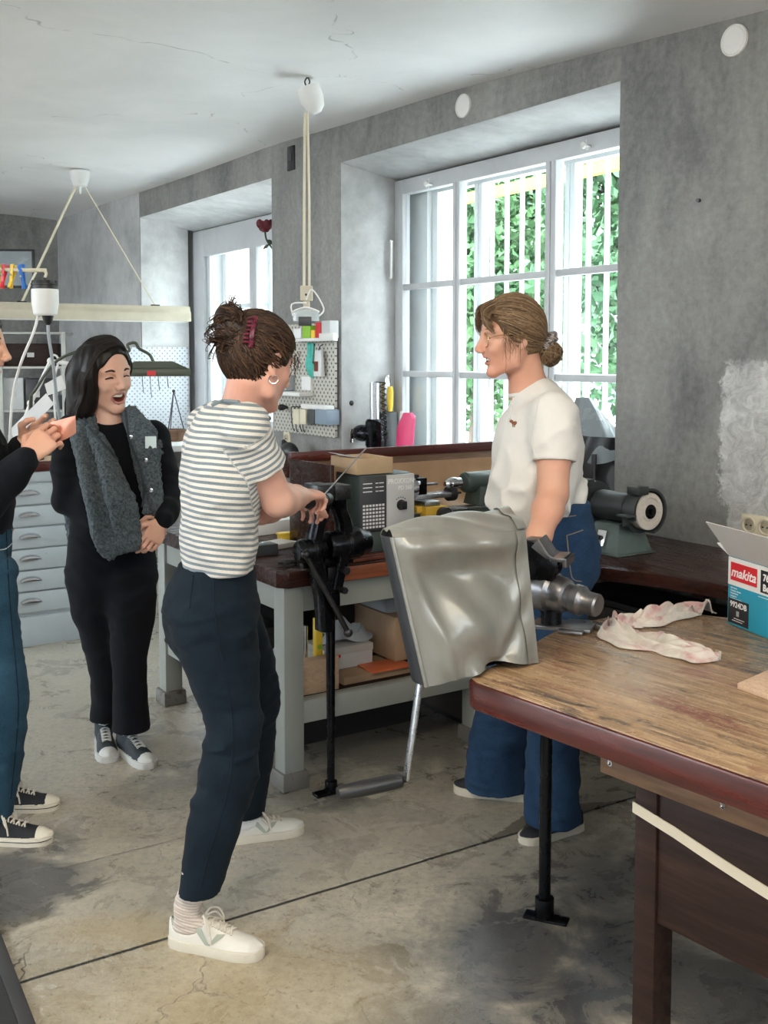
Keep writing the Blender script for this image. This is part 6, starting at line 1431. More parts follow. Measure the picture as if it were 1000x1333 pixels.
def ell_r(d, r): return 1 / np.sqrt((d[..., 0] / r[0]) ** 2 + (d[..., 1] / r[1]) ** 2 + (d[..., 2] / r[2]) ** 2)
def swept(h, d0, d1, n=14, lift=1.0, wob=.03, lo=.0, amp=.035):
    """hair lines over the scalp from directions d0 to the gathering direction d1 (head space)"""
    d0 = d0 / np.linalg.norm(d0, axis=1, keepdims=True); d1 = np.asarray(d1, float); d1 = np.broadcast_to(d1, d0.shape); d1 = d1 / np.linalg.norm(d1, axis=1, keepdims=True); N = len(d0)
    om = np.arccos(np.clip((d0 * d1).sum(1), -1, 1))[:, None, None] + 1e-6; t = np.linspace(lo, 1, n)[None, :, None]
    D = (np.sin((1 - t) * om) * d0[:, None] + np.sin(t * om) * d1[:, None]) / np.sin(om)
    side = np.cross(d0, d1); D = D + wob * np.sin(t * PI * (1 + RNG.random((N, 1, 1)) * 2)) * (RNG.random((N, 1, 1)) - .5) * 2 * side[:, None]
    D /= np.linalg.norm(D, axis=2, keepdims=True)
    rr = ell_r(D, h.hr)[..., None] * (lift + amp * RNG.random((N, 1, 1))); L = np.asarray(h.hc) + D * rr
    M = np.array(h.M); return (L * h.k) @ M[:3, :3].T + M[:3, 3]
def smin_np(a, b, k):
    h = np.clip(.5 + .5 * (a - b) / k, 0, 1); return a * (1 - h) + b * h - k * h * (1 - h)
def sleeves(g, pairs, root, rs, at_, fold, k=.03):
    """open ended sleeves blended onto a torso grid"""
    lo = g.lo; hi = g.lo + (g.n - 1) * g.res
    for a_, b_ in pairs:
        q = Grid(lo, hi, g.res); q.n = g.n; q.v = np.full(g.v.shape, .25, np.float32); q.ax = g.ax; d = (b_ - a_).normalized(); e = a_.lerp(b_, at_)
        q.chain([root.lerp(a_, .6) - Z1 * .03, a_, a_.lerp(b_, at_ * .5), a_.lerp(b_, at_ + .06)], rs, k); q.disp(fold[0]); q.disp(fold[1]); q.plane(e, d, .003); q.cone(a_.lerp(b_, at_ - .10), a_.lerp(b_, at_ + .3), rs[3] - .012, rs[3] - .009, .002, 'sub')
        g.v[:] = smin_np(g.v, q.v, .028)
Z1 = V((0, 0, 1))
# ---------------- hands and arms
def hand(g, w, fwd, palm, thumb, curls, size=1.0, tc=.4, spread=.08):
    f = V(fwd).normalized(); t = V(thumb); t = (t - f * t.dot(f)).normalized(); n = V(palm); n = (n - f * n.dot(f) - t * n.dot(t)).normalized(); w = V(w); z = size
    g.loft([(w - f * .02 * z, .026 * z, .019 * z, t), (w + f * .02 * z, .031 * z, .018 * z, t), (w + f * .055 * z, .040 * z, .0155 * z, t), (w + f * .088 * z, .041 * z, .0125 * z, t)], .012, sm=4)
    for i, (ls, r) in enumerate((((.042, .026, .021), .0092), ((.046, .029, .022), .0095), ((.042, .027, .021), .009), ((.033, .021, .018), .0080))):
        b = w + f * (.086 - .006 * abs(i - 1.2)) * z + t * (.030 - .0205 * i) * z; a = 0; q = b; d0 = (f + t * spread * (1.2 - i)).normalized(); rr = r * z
        g.cone(b - d0 * .02 * z, b, rr * 1.05, rr * 1.1, .008)
        for L_, c in zip(ls, curls[i]):
            a += c; d = d0 * math.cos(a) + n * math.sin(a); e = q + d * L_ * z; g.cone(q, e, rr, rr * .90, .0035); g.ell(q - n * .0 , [rr * 1.06] * 3, None, .003); rr *= .90; q = e
    b = w + f * .022 * z + t * .024 * z + n * .006 * z; ds = [(f * .62 + t * .62 + n * (.25 + tc * .3)), (f * .9 + t * (.30 - tc * .5) + n * (.2 + tc * .5)), (f * .95 + t * (.1 - tc * .6) + n * (.15 + tc * .5))]; rr = .0135 * z
    for d, L_ in zip(ds, (.046, .034, .027)):
        e = b + d.normalized() * L_ * z; g.cone(b, e, rr, rr * .84, .006); rr *= .84; b = e
def bbox(pts, m):
    a = np.array([list(p) for p in pts]); return a.min(0) - m, a.max(0) + m
def arm(sh, el, wr, hd, r=(.052, .042, .040, .027), res=.0035, **kw):
    f = V(hd['fwd']).normalized(); lo, hi = bbox([sh, el, wr, V(wr) + f * .20, V(wr) + V(hd['thumb']).normalized() * .09, V(wr) + V(hd['palm']).normalized() * .08], .075); g = Grid(lo, hi, res)
    sh, el, wr = V(sh), V(el), V(wr); m1 = sh.lerp(el, .45); m2 = el.lerp(wr, .28)
    g.chain([sh, m1, el], [r[0], r[0] * .96, r[1]], .02, sm=0); g.chain([el, m2, el.lerp(wr, .7), wr], [r[1] * .95, r[2] * 1.02, r[2] * .80, r[3]], .02)
    hand(g, wr, **hd); return g.poly(1)
# ---------------- shoes
def shoe(root, heel, d, Ls, style, label=None, yaw_side=1):
    M = frame(V((heel[0], heel[1], 0)), V((d[0], d[1], 0))); k = Ls / .27
    xs = np.array([0, .012, .04, .09, .15, .2, .24, .26, .27]) * k; ws = np.array([.006, .022, .031, .032, .038, .043, .037, .024, .004]) * k
    W = lambda x: np.interp(x, xs, ws)
    n = 40; X = (1 - np.cos(np.linspace(0, PI, n))) / 2 * Ls; out = [(x, W(x) + .004) for x in X] + [(x, -W(x) - .004) for x in X[::-1]]
    hs_x = np.array([0, .02, .06, .09, .115, .15, .2, .24, .27]) * k; hs = np.array([.072, .080, .076, .078, .082, .068, .052, .046, .034] if style != 'slip' else [.066, .070, .062, .060, .064, .060, .052, .046, .034]) * k
    st = .026 * k if style != 'hitop' else .024 * k
    g = Grid((-.03, -.075, -.01), (Ls + .03, .075, .20), .0032); XX, YY, ZZ = g.ax[0][:, None, None], g.ax[1][None, :, None], g.ax[2][None, None, :]
    w_ = np.interp(XX, xs, ws); h_ = np.interp(XX, hs_x, hs); pw = 2.3
    Fv = ((np.abs(YY) / w_) ** pw + (np.abs(ZZ) / h_) ** pw) ** (1 / pw) - 1; g.v[:] = (Fv * np.minimum(w_, h_) * .75).astype(np.float32); g.v[:] = np.maximum(g.v, np.maximum(-XX - .0, XX - Ls))
    g.v[:] = np.maximum(g.v, -(ZZ - .004))
    if style == 'hitop':
        g.loft([(V((.055 * k, 0, .05)), .045 * k, .034 * k, V((1, 0, 0))), (V((.052 * k, 0, .10)), .042 * k, .033 * k, V((1, 0, 0))), (V((.048 * k, 0, .135)), .044 * k, .036 * k, V((1, 0, 0)))], .015); g.plane((0, 0, .145), (0, 0, 1), .003)
        g.cone((.046 * k, 0, .12), (.046 * k, 0, .2), .032 * k, .036 * k, .004, 'sub')
    else:
        g.loft([(V((.055 * k, 0, .045)), .047 * k, .024 * k, V((1, 0, 0))), (V((.060 * k, 0, .075)), .048 * k, .027 * k, V((1, 0, 0))), (V((.062 * k, 0, .14)), .052 * k, .030 * k, V((1, 0, 0)))], .006, 'sub', cap=.3)
    v, F = g.poly(1); me = mesh_np('shoe', (np.c_[v, np.ones(len(v))] @ np.array(M).T)[:, :3], F)
    um, cap, so, lc = {'white': ('shoe_white', 'shoe_white', 'rubber_white', 'laces_white'), 'hitop': ('canvas_teal', 'laces_grey', 'laces_grey', 'laces_grey'), 'lowtop': ('canvas_black', 'rubber_white', 'rubber_white', 'laces_white'), 'slip': ('canvas_black', 'canvas_black', 'rubber_white', 'laces_white')}[style]
    face_mats(me, v, F, lambda c: ((c[:, 0] > Ls * .825) | (c[:, 2] < st * 1.05)).astype(int)); o = finish('shoe', me, [um, cap], root)
    if label: o['label'] = label
    m = MB(M); m.prism(out, 0.0, st); m.build('sole', so, o, bevel=.004, segs=3)
    top = lambda x, y: float(np.interp(x, hs_x, hs) * max(.0, 1 - (abs(y) / float(W(x))) ** pw) ** (1 / pw)); sidey = lambda x, z: float(W(x) * max(.02, 1 - (z / float(np.interp(x, hs_x, hs))) ** pw) ** (1 / pw))
    if style in ('white', 'lowtop', 'hitop'):
        m = MB(M); rows = np.linspace(.105, .175, 5) * k
        for i, x in enumerate(rows):
            for a_, b_ in (((x, -.017), (x + .010 * k, .017)), ((x, .017), (x + .010 * k, -.017))):
                pts = [V((a_[0] + (b_[0] - a_[0]) * t, a_[1] + (b_[1] - a_[1]) * t, 0)) for t in (0, .25, .5, .75, 1)]
                for q in pts: q.z = top(q.x, q.y) + .0035
                m.tube(pts, .0030, seg=6, smooth=2)
        if style == 'hitop':
            for z in (.085, .1, .115, .13):
                m.tube([V((.086 * k, -.02, z)), V((.098 * k, 0, z + .004)), V((.086 * k, .02, z + .008))], .003, seg=6, smooth=3); m.tube([V((.086 * k, .02, z)), V((.098 * k, 0, z + .004)), V((.086 * k, -.02, z + .008))], .003, seg=6, smooth=3)
        kx = .100 * k if style != 'hitop' else .09 * k; kz = top(kx, 0) + .006 if style != 'hitop' else .142
        for sy in (-1, 1):
            m.tube([V((kx, 0, kz)), V((kx + .01, sy * .02, kz + .014)), V((kx + .025, sy * .042, kz + .004)), V((kx + .036, sy * .044, kz - .022)), V((kx + .024, sy * .030, kz - .016)), V((kx + .004, sy * .008, kz))], .0030, seg=6); m.tube([V((kx, 0, kz)), V((kx + .02, sy * .024, kz + .004)), V((kx + .034, sy * .040, kz - .02)), V((kx + .040, sy * .046, kz - .045))], .0026, seg=6)
        m.ball((kx, 0, kz), (.006, .008, .005)); m.build('laces', lc, o)
    if style == 'white':
        for sy in (-1, 1):
            for (x0, z0), (x1, z1), w0, w1 in (((.092, .066), (.126, .029), .022, .012), ((.160, .058), (.130, .029), .022, .006)):
                m = MB(M); m.grid(lambda u, q: (lambda x, z: V((x, sy * (sidey(x, z) + .0022), z)))((x0 + (x1 - x0) * u + (q - .5) * (w0 + (w1 - w0) * u)) * k, (z0 + (z1 - z0) * u) * k), 8, 4, .0012 * (1 if sy > 0 else 1)); m.build('side_mark', 'sage', o)
        m = MB(M); m.grid(lambda u, q: V((.004 + .030 * (2 * u - 1) ** 2 + .004 * q, (u - .5) * .044 * k, (.034 + q * .040) * k)) + V((-.004 if 0 else 0, 0, 0)), 8, 6, .002); m.build('heel_tab', 'sage', o)
    if style in ('lowtop', 'hitop'):
        m = MB(M); m.tube([V((x, (W(x) + .0052), st * .62)) for x in X[2:-2]], .0012, seg=5, smooth=0); m.build('sole_line', 'canvas_black' if style == 'lowtop' else 'laces_grey', o); m = MB(M); m.tube([V((x, -(W(x) + .0052), st * .62)) for x in X[2:-2]], .0012, seg=5, smooth=0); m.build('sole_line', 'canvas_black' if style == 'lowtop' else 'laces_grey', o)
    if style == 'slip':
        m = MB(M); m.tube([V((x, -(W(x) + .0045), st * .55)) for x in X[2:-2]], .0012, seg=5, smooth=0); m.build('sole_line', 'canvas_black', o)
    return o, M
def sock(root, M, k, a, b, r, mt, label=None):
    lo, hi = bbox([M @ V((.0, 0, .03)), M @ V((.12, 0, .06)), b], .07); g = Grid(lo, hi, .0035); foot = M @ V((.06 * k, 0, .05)); toe = M @ V((.10 * k, 0, .058)); sx = M.to_3x3() @ V((1, 0, 0))
    g.chain([M @ V((.035 * k, 0, .05)), toe], [.022 * k, .020 * k], .01); g.loft([(foot, .036, .025, sx), (V(a), .035, .029, sx), (V(a).lerp(V(b), .5), .034, .031, sx), (V(b), .040, .038, sx)], .02)
    g.disp(lambda x, y, z: -.0012 * np.sin(z * 420 + 2 * vnoise(x * 30, y * 30, z * 30)))
    v, F = g.poly(1); me = mesh_np('sock', v, F); fattr(me, 'stripe', v[:, 2] + .2 * v[:, 0] - 0); o = finish('sock', me, mt, root)
    if label: o['label'] = label
    return o
def core(nodesets, res=.014, grow=-.02):
    pts = [q[0] for ns in nodesets for q in ns]; lo, hi = bbox(pts, .25); g = Grid(lo, hi, res)
    for ns in nodesets: g.loft(ns, .03, grow=grow, sm=3)
    return g.poly(1)
Z1 = V((0, 0, 1))
# ------------------------------------------------------------------ woman in the striped shirt
S = thing('person', 'person in a striped shirt and dark trousers working at the leg vise', 'person', (-.43, 2.95, 0))
sd = V((.38, -.925, 0)); fw = V((.925, .38, 0))
hS = Head(at(336, 475, 2.97), (.66, .70, -.30), 1.06)
nb = at(312, 548, 3.0)
Rs, Re, Rw = at(319, 560, 2.82), at(362, 652, 2.92), at(393, 646, 3.15)
Ls_, Le, Lw = at(276, 556, 3.13), at(338, 664, 3.20), at(382, 656, 3.36)
shirt_n = [(at(284, 757, 2.99), .146, .098, sd), (at(284, 735, 2.99), .150, .100, sd), (at(285, 690, 2.98), .152, .104, sd), (at(286, 645, 2.97), .158, .108, sd), (at(291, 605, 2.96), .168, .112, sd), (at(294, 575, 2.96), .170, .108, sd), (at(298, 556, 2.965), .150, .088, sd), (at(308, 540, 2.97), .085, .070, sd)]
hip_n = [(at(284, 728, 2.99), .132, .100, sd), (at(281, 755, 2.99), .150, .112, sd), (at(273, 785, 2.98), .164, .130, sd), (at(275, 812, 2.97), .160, .130, sd), (at(286, 840, 2.97), .12, .10, sd)]
def nearleg(): 
    a = [(276, 800, 2.90, .112), (283, 835, 2.885, .106), (291, 868, 2.87, .098), (299, 910, 2.85, .085), (304, 951, 2.83, .077), (302, 986, 2.81, .077), (293, 1024, 2.78, .079), (281, 1067, 2.74, .073), (271, 1105, 2.71, .064), (261, 1150, 2.68, .054), (258, 1168, 2.67, .054)]
    return [(at(x, y, d), r, r * .98, fw) for x, y, d, r in a]
def farleg():
    a = [(292, 800, 3.06, .108), (306, 835, 3.10, .098), (318, 865, 3.14, .088), (328, 910, 3.20, .082), (330, 945, 3.24, .078), (326, 980, 3.26, .074), (321, 1015, 3.28, .070), (319, 1050, 3.29, .062), (318, 1068, 3.29, .062)]
    return [(at(x, y, d), r, r * .98, fw) for x, y, d, r in a]
NLg, FLg = nearleg(), farleg()
# body: one skin surface (head, neck, arms, hands, hidden trunk)
g = Grid(*bbox([hS.p(0, 0, 0), nb], .17), .0032); hS.sculpt(g, 'closed', nb); g.cone(nb, nb - Z1 * .04, .062, .09, .03)
vh, Fh = g.poly(1)
dirR = (at(434, 637, 3.34) - Rw).normalized(); curl = [(.45, 1.0, .7), (.55, 1.1, .75), (.60, 1.15, .8), (.62, 1.15, .8)]
va, Fa = arm(Rs, Re, Rw, dict(fwd=dirR, palm=V((.25, .1, -1)), thumb=V((-.55, .5, .1)), curls=curl, tc=.7, size=.94), r=(.050, .043, .043, .028))
dirL = (at(422, 652, 3.52) - Lw).normalized()
vb_, Fb = arm(Ls_, Le, Lw, dict(fwd=dirL, palm=V((.3, -.2, -1)), thumb=V((.5, -.6, .2)), curls=[(.6, 1.1, .8)] * 4, tc=.6), r=(.048, .042, .041, .027))
vc, Fc = core([shirt_n[1:], hip_n, NLg[:-5], FLg[:-3]], grow=-.03)
v_, F_ = join_np([(vh, Fh), (va, Fa), (vb_, Fb), (vc, Fc)]); me = mesh_np('body', v_, F_); face_mats(me, v_, F_, hS.mats('closed')); bodyS = finish('body', me, ['skin_rosy', 'lips', 'mouth_inside'], S)
# shirt
g = Grid(*bbox([q[0] for q in shirt_n] + [Rs, Ls_, Rs.lerp(Re, .6), Ls_.lerp(Le, .6)], .19), .005)
g.loft(shirt_n, .02, sm=6, cap=.4)
sl = [(Rs, Re), (Ls_, Le)]
fS = (wrinkle(7, .006, (1, 1, 1.6), 3.1), wrinkle(15, .0035, (1, 1, 2.2), 8.4)); g.disp(fS[0]); g.disp(fS[1]); sleeves(g, sl, nb, [.056, .064, .062, .066], .53, fS)
hem = at(284, 741, 2.99); g.plane((hem.x, hem.y, hem.z), (.05, 0, -1), .004)
g.ell(nb + V((.01, .01, .045)), (.078, .078, .05), None, .01, 'sub')
v, F = g.poly(1); me = mesh_np('shirt', v, F)
st = v[:, 2] + .10 * (v[:, 0] * fw.x + v[:, 1] * fw.y - 2) + .004 * vnoise(v[:, 0] * 9, v[:, 1] * 9, v[:, 2] * 9)
for a_, b_ in sl:
    d = np.array((b_ - a_).normalized()); q = v - np.array(a_); t = q @ d; rad = np.linalg.norm(q - t[:, None] * d, axis=1); mk = (t > .012) & (rad < .076) & (t < .25) & ((q @ np.array(sd)) * (1 if b_ is Re else -1) > -.040 - .1 * t); st[mk] = -t[mk] * 1.0 + .003
fattr(me, 'stripe', st); shS = finish('shirt', me, 'striped_jersey', S)
m = MB(); cpts = []
for i in range(25):
    a_ = 2 * PI * i / 24; cpts.append(nb + V((.006 + .074 * math.cos(a_), .004 + .074 * math.sin(a_), .022 - .016 * math.cos(a_ - .4))))
m.tube(cpts, .008, seg=8, smooth=2); m.build('collar_band', 'tee_rib', shS)
seam(shS, [(276, 529), (288, 524), (300, 522), (311, 525)], .0055, 'tee_rib', 'collar_band')
# trousers
g = Grid(*bbox([q[0] for q in hip_n + NLg + FLg], .19), .0055); g.loft(hip_n, .03, sm=5, cap=.3); g.loft(NLg, .04, sm=5); g.loft(FLg, .03, sm=5)
kz = lambda x, y, z: np.clip(.35 + np.exp(-((z - .80) / .10) ** 2) * .7 + np.exp(-((z - .45) / .16) ** 2), 0, 1.3)
g.disp(wrinkle(6, .007, (1, 1, 2.0), 1.7, kz)); g.disp(wrinkle(15, .0035, (.8, .8, 2.2), 5.2, kz))
for q, h in ((NLg, at(259, 1160, 2.68)), (FLg, at(318, 1060, 3.29))):
    P = g.sub(V(h) - V((.12, .12, .12)), V(h) + V((.12, .12, .06))); Zz = P[1][2]; cut = np.broadcast_to((h.z - Zz).astype(np.float32), g.v[P[0]].shape); g.v[P[0]] = np.maximum(g.v[P[0]], cut); g.cone(h - Z1 * .1, h + Z1 * .03, .042, .036, .003, 'sub')
hm = at(284, 733, 2.99); g.plane(hm, (0, 0, 1), .004)
trS, v, F = sdf_obj('trousers', g, 'denim_navy', S)
seam(trS, [(279, 745), (279, 780), (284, 830), (296, 890), (303, 950), (300, 1010), (287, 1065), (270, 1120), (262, 1155)], .0022, 'denim_navy')
seam(trS, [(252, 748), (249, 770), (247, 792)], .0016, 'denim_navy', 'pocket_seam')
# shoes, socks
hl = V((-.556, 2.69, 0)); o1, M1 = shoe(S, hl, (.247, -.068), .262, 'white'); sock(S, M1, 1, M1 @ V((.05, 0, .10)), at(256, 1140, 2.68), .035, 'striped_sock', 'beige striped sock')
hl = V((-.492, 3.262, 0)); o2, M2 = shoe(S, hl, (.225, .082), .25, 'white'); sock(S, M2, 1, M2 @ V((.05, 0, .10)), at(318, 1040, 3.29), .035, 'sock_white', 'white sock')
# hair: cap, gathered strands, twist, clip
hS.hc = (-.014, 0, .034); hS.hr = (.103, .081, .098)
g = Grid(*bbox([hS.p(0, 0, .03)], .19), .004); hair_cap(g, hS, .0, -.004, -.078)
tw = hS.p(-.105, .0, .055); g.ell(tw, (.042, .040, .056), hS.R3, .02); g.ell(hS.p(-.122, .018, .090), (.03, .028, .034), hS.R3, .015)
g.disp(lambda x, y, z: -.0025 * ridged(x * 30, y * 30, z * 34 + x * 20))
Mh = np.array(hS.M); tol = lambda P: (P * hS.k) @ Mh[:3, :3].T + Mh[:3, 3]
parts = [g.poly(1)]
N = 1500; d0 = RNG.normal(size=(N, 3)); d0 /= np.linalg.norm(d0, axis=1, keepdims=True); keep = (d0[:, 0] < .60 - .75 * np.maximum(0, -d0[:, 2])) & (d0[:, 2] > -.95) & (d0[:, 0] > -.85); d0 = d0[keep]
yy_ = np.linspace(-.95, .95, 260); d0 = np.concatenate([d0, np.stack([.70 - .15 * yy_ ** 2, yy_, .62 - .62 * yy_ ** 2], 1) + RNG.normal(size=(260, 3)) * .05])
nn_ = np.linspace(-.8, .8, 220); d0 = np.concatenate([d0, np.stack([-.35 - .2 * (1 - abs(nn_)), nn_, -.85 - .15 * (1 - nn_ ** 2)], 1) + RNG.normal(size=(220, 3)) * .05])
parts.append(strands(swept(hS, d0, np.array([-.95, 0, .30]) + RNG.normal(size=d0.shape) * .14, 18, 1.055, wob=.14, amp=.05), .0017, .0011))
lp = []
for k in range(16):                                        # loose loops and ends sticking out of the clip
    a_ = RNG.uniform(-1.0, 1.0); b_ = RNG.uniform(-.5, 1.1); base = np.array([-.108, .012 * a_, .050 + .05 * b_]); out = np.array([-.55 - .3 * RNG.random(), .6 * a_ + RNG.normal() * .25, .7 * (b_ - .25) + RNG.normal() * .2]); out /= np.linalg.norm(out); L = RNG.uniform(.022, .055); s_ = RNG.normal(size=3); s_ -= out * (s_ @ out); s_ /= np.linalg.norm(s_); fq = RNG.uniform(.55, .95)
    t = np.linspace(0, 1, 14)[:, None]
    for j in range(9):
        w_ = RNG.normal(size=3) * .003; lp.append(base + w_ + out * (L + .001 * j) * np.sin(t * PI * fq) + (s_ * .026 + w_) * (1 - np.cos(t * PI * 1.3)) * .7 - np.array([0, 0, .02]) * t ** 2)
parts.append(strands(tol(np.array(lp)), .0017, .0007, 4))
bn = []
for k in range(220):                                        # twisted knot under the clip
    a_ = RNG.uniform(0, 2 * PI); ax_ = np.array([.3, .2, 1.0]) + RNG.normal(size=3) * .5; ax_ /= np.linalg.norm(ax_); e1 = np.cross(ax_, [.8, .5, .1]); e1 /= np.linalg.norm(e1); e2 = np.cross(ax_, e1); t = np.linspace(0, RNG.uniform(2, 4), 14)[:, None] + a_; r = RNG.uniform(.036, .046); up_ = RNG.uniform(-.04, .05); bn.append(np.array([-.106, .004, .056]) + (e1 * np.cos(t) + e2 * np.sin(t)) * r * math.sqrt(max(.1, 1 - (up_ / .065) ** 2)) + np.array([-.2, .2, 1]) * up_)
parts.append(strands(tol(np.array(bn)), .0019, .0010))
wsp = np.array([[.05 + .03 * RNG.random(), -.058 - .012 * RNG.random(), .05 * RNG.random() + .01] for _ in range(40)]); t = np.linspace(0, 1, 8)[None, :, None]; parts.append(strands(tol(wsp[:, None] + t * np.array([.006, -.010, -.045]) * RNG.random((40, 1, 1)) + np.sin(t * 4) * RNG.normal(size=(40, 1, 3)) * .004), .0009, .0004))
hrS = hair_obj(parts, 'hair_brown', S, .25)
m = MB(hS.M @ Matrix.Diagonal((hS.k, hS.k, hS.k, 1)))
for k in range(7):
    z = .028 + .0105 * k; m.tube([V((-.094, -.068, z)), V((-.106, -.066, z)), V((-.112, -.058, z - .003))], .0042, taper=.6)
m.tube([V((-.088, -.066, .020)), V((-.098, -.071, .055)), V((-.094, -.064, .098))], .0085, taper=.7); m.build('hair_clip', 'burgundy_plastic', hrS)
ec = hS.p(-.006, -.079, -.034); m = MB(); m.tube([ec + V((0, 0, .006)) + V((.0115 * math.sin(i / 12 * 2 * PI), .004 * math.sin(i / 12 * 2 * PI), .0115 * (math.cos(i / 12 * 2 * PI) - 1))) for i in range(12)], .0016, seg=6); m.build('earring', 'earring_silver', S)
m = MB(); 
for y in (-1, 1): m.tube([hS.p(.083, y * .016, .030), hS.p(.081, y * .032, .035), hS.p(.066, y * .049, .030)], .003, seg=6, taper=.5)
m.build('eyebrows', 'brow_dark', S)
# what she holds
a_, b_ = at(434, 631, 3.34), at(477, 583, 3.42); m = MB(); m.cyl(a_ + (a_ - b_) * .35, b_, .0030, .0022, seg=10); single('needle_rod', m, 'bright_steel', 'thin bright rod held by the person in the striped shirt', 'rod')
a_, b_ = at(400, 655, 3.24), at(438, 647, 3.50); m = MB(); m.lathe([(0, 0), (.016, .002), (.021, .02), (.022, .07), (.018, .10), (.015, .15), (.019, .155), (.019, .19), (0, .19)], a_, b_ - a_); single('hand_vise', m, 'black_plastic', 'black handled tool in the hands of the person in the striped shirt', 'tool')
# ------------------------------------------------------------------ woman in the white shirt
Wp = thing('person', 'person in a white shirt and blue jeans with glasses, hand on the bench vise', 'person', (.50, 3.45, 0))
fw2 = V((-.97, -.24, 0)).normalized(); sd2 = V((.24, -.97, 0)).normalized()      # her left, toward the camera
hW = Head(at(667, 441, 3.42), (-.985, -.13, -.10), 1.06)
nbW = at(690, 512, 3.46); hW.cr = ((-.004, 0, .036), (.087, .073, .086))
Lsh, Lel, Lwr = at(722, 540, 3.27), at(720, 642, 3.22), at(694, 722, 3.04)
Rsh, Rel, Rwr = at(690, 538, 3.64), at(690, 650, 3.66), at(672, 712, 3.34)
shW = [(at(697, 668, 3.44), .150, .118, sd2), (at(697, 652, 3.44), .176, .146, sd2), (at(698, 628, 3.44), .180, .148, sd2), (at(700, 595, 3.44), .184, .140, sd2), (at(701, 565, 3.44), .184, .126, sd2), (at(702, 540, 3.45), .170, .106, sd2), (at(698, 522, 3.455), .118, .088, sd2), (at(692, 507, 3.46), .080, .066, sd2), (at(690, 500, 3.46), .066, .058, sd2)]
hipW = [(at(720, 640, 3.45), .138, .098, sd2), (at(724, 680, 3.45), .160, .108, sd2), (at(725, 712, 3.45), .176, .122, sd2), (at(724, 740, 3.45), .178, .122, sd2), (at(718, 770, 3.45), .15, .10, sd2)]
def legn(a, f): return [(at(x, y, d), r, r2, f) for x, y, d, r, r2 in a]
nlW = legn([(722, 745, 3.36, .105, .10), (722, 800, 3.34, .098, .095), (720, 870, 3.32, .088, .085), (719, 940, 3.31, .082, .082), (719, 1000, 3.31, .083, .083), (719, 1050, 3.30, .086, .086), (719, 1075, 3.30, .087, .087)], fw2)
flW = legn([(712, 745, 3.54, .105, .10), (696, 800, 3.56, .098, .095), (672, 870, 3.58, .092, .09), (655, 930, 3.60, .096, .094), (648, 980, 3.61, .102, .1), (646, 1015, 3.62, .105, .105), (646, 1032, 3.62, .105, .105)], fw2)
g = Grid(*bbox([hW.p(0, 0, 0), nbW], .17), .003); hW.sculpt(g, 'smile', nbW); g.cone(nbW, nbW - Z1 * .05 + V((.02, 0, 0)), .058, .08, .03); vh, Fh = g.poly(1)
va, Fa = arm(Lsh, Lel, Lwr, dict(fwd=(at(688, 760, 2.90) - Lwr), palm=V((-.8, .3, -.3)), thumb=V((-.4, -.4, .6)), curls=[(.5, .7, .5)] * 4, tc=.5), r=(.056, .046, .044, .027))
vb_, Fb = arm(Rsh, Rel, Rwr, dict(fwd=V((-.2, -.8, -.4)), palm=V((.8, -.2, -.3)), thumb=V((0, -.2, .9)), curls=[(.5, .7, .5)] * 4, tc=.5), r=(.05, .043, .042, .027), res=.005)
vc, Fc = core([shW[1:], hipW[1:], nlW[:-2], flW[:-2]], grow=-.035)
v_, F_ = join_np([(vh, Fh), (va, Fa), (vb_, Fb), (vc, Fc)]); me = mesh_np('body', v_, F_); face_mats(me, v_, F_, hW.mats('smile')); finish('body', me, ['skin_warm', 'lips', 'mouth_inside'], Wp)
m = MB(hW.M @ Matrix.Diagonal((hW.k,) * 3 + (1,))); m.ball((.0625, 0, -.0545), (.024, .022, .0060), 20, 8); m.build('teeth', 'teeth', Wp)
# shirt
g = Grid(*bbox([q[0] for q in shW] + [Lsh, Rsh, Lsh.lerp(Lel, .7), Rsh.lerp(Rel, .7)], .20), .005); g.loft(shW, .02, sm=6, cap=.5)
sl = [(Lsh, Lel), (Rsh, Rel)]
low = lambda x, y, z: np.clip((.40 + np.exp(-((z - 1.07) / .10) ** 2) * 1.2) * np.clip((z - .985) / .05, .15, 1), 0, 1.5)
fW = (wrinkle(6, .013, (1.3, 1.3, .7), 2.4, low), wrinkle(12, .006, (1.3, 1.3, .8), 6.1, low)); g.disp(fW[0]); g.disp(fW[1])
sleeves(g, sl, nbW, [.055, .064, .064, .066], .60, (wrinkle(8, .005, (1, 1, 1.2), 6), wrinkle(16, .003, (1, 1, 1.6), 7)), .035)
g.ell(nbW + V((-.006, .0, .062)), (.064, .062, .046), None, .006, 'sub')
shirtW, v, F = sdf_obj('shirt', g, 'white_cotton', Wp)
m = MB(); m.tube([nbW + V((-.004 + .060 * math.cos(2 * PI * i / 24), .060 * math.sin(2 * PI * i / 24), .018 + .026 * math.cos(2 * PI * i / 24))) for i in range(25)], .008, seg=8, smooth=2); m.build('collar_band', 'white_cotton', shirtW)
for px, py in ((667, 523), (666, 534), (664, 545)):
    q = surf(shirtW, px, py, .001)
    if q: m = MB(); m.ball(q, .0045); m.build('button', 'button_white', shirtW)
seam(shirtW, [(669, 515), (667, 528), (664, 540), (662, 551)], .0020, 'white_cotton', 'placket')
q = surf(shirtW, 671, 551, .001)
if q:
    m = MB(); m.ball(q, (.011, .006, .006)); m.ball(q + V((-.012, -.001, .006)), (.006, .004, .005)); m.ball(q + V((.010, .002, .006)), (.003, .003, .006))
    for dx in (-.007, -.002, .005, .008): m.cyl(q + V((dx, -.0015, -.002)), q + V((dx, -.0015, -.012)), .0016, seg=6)
    m.build('dog_patch', 'patch_brown', shirtW)
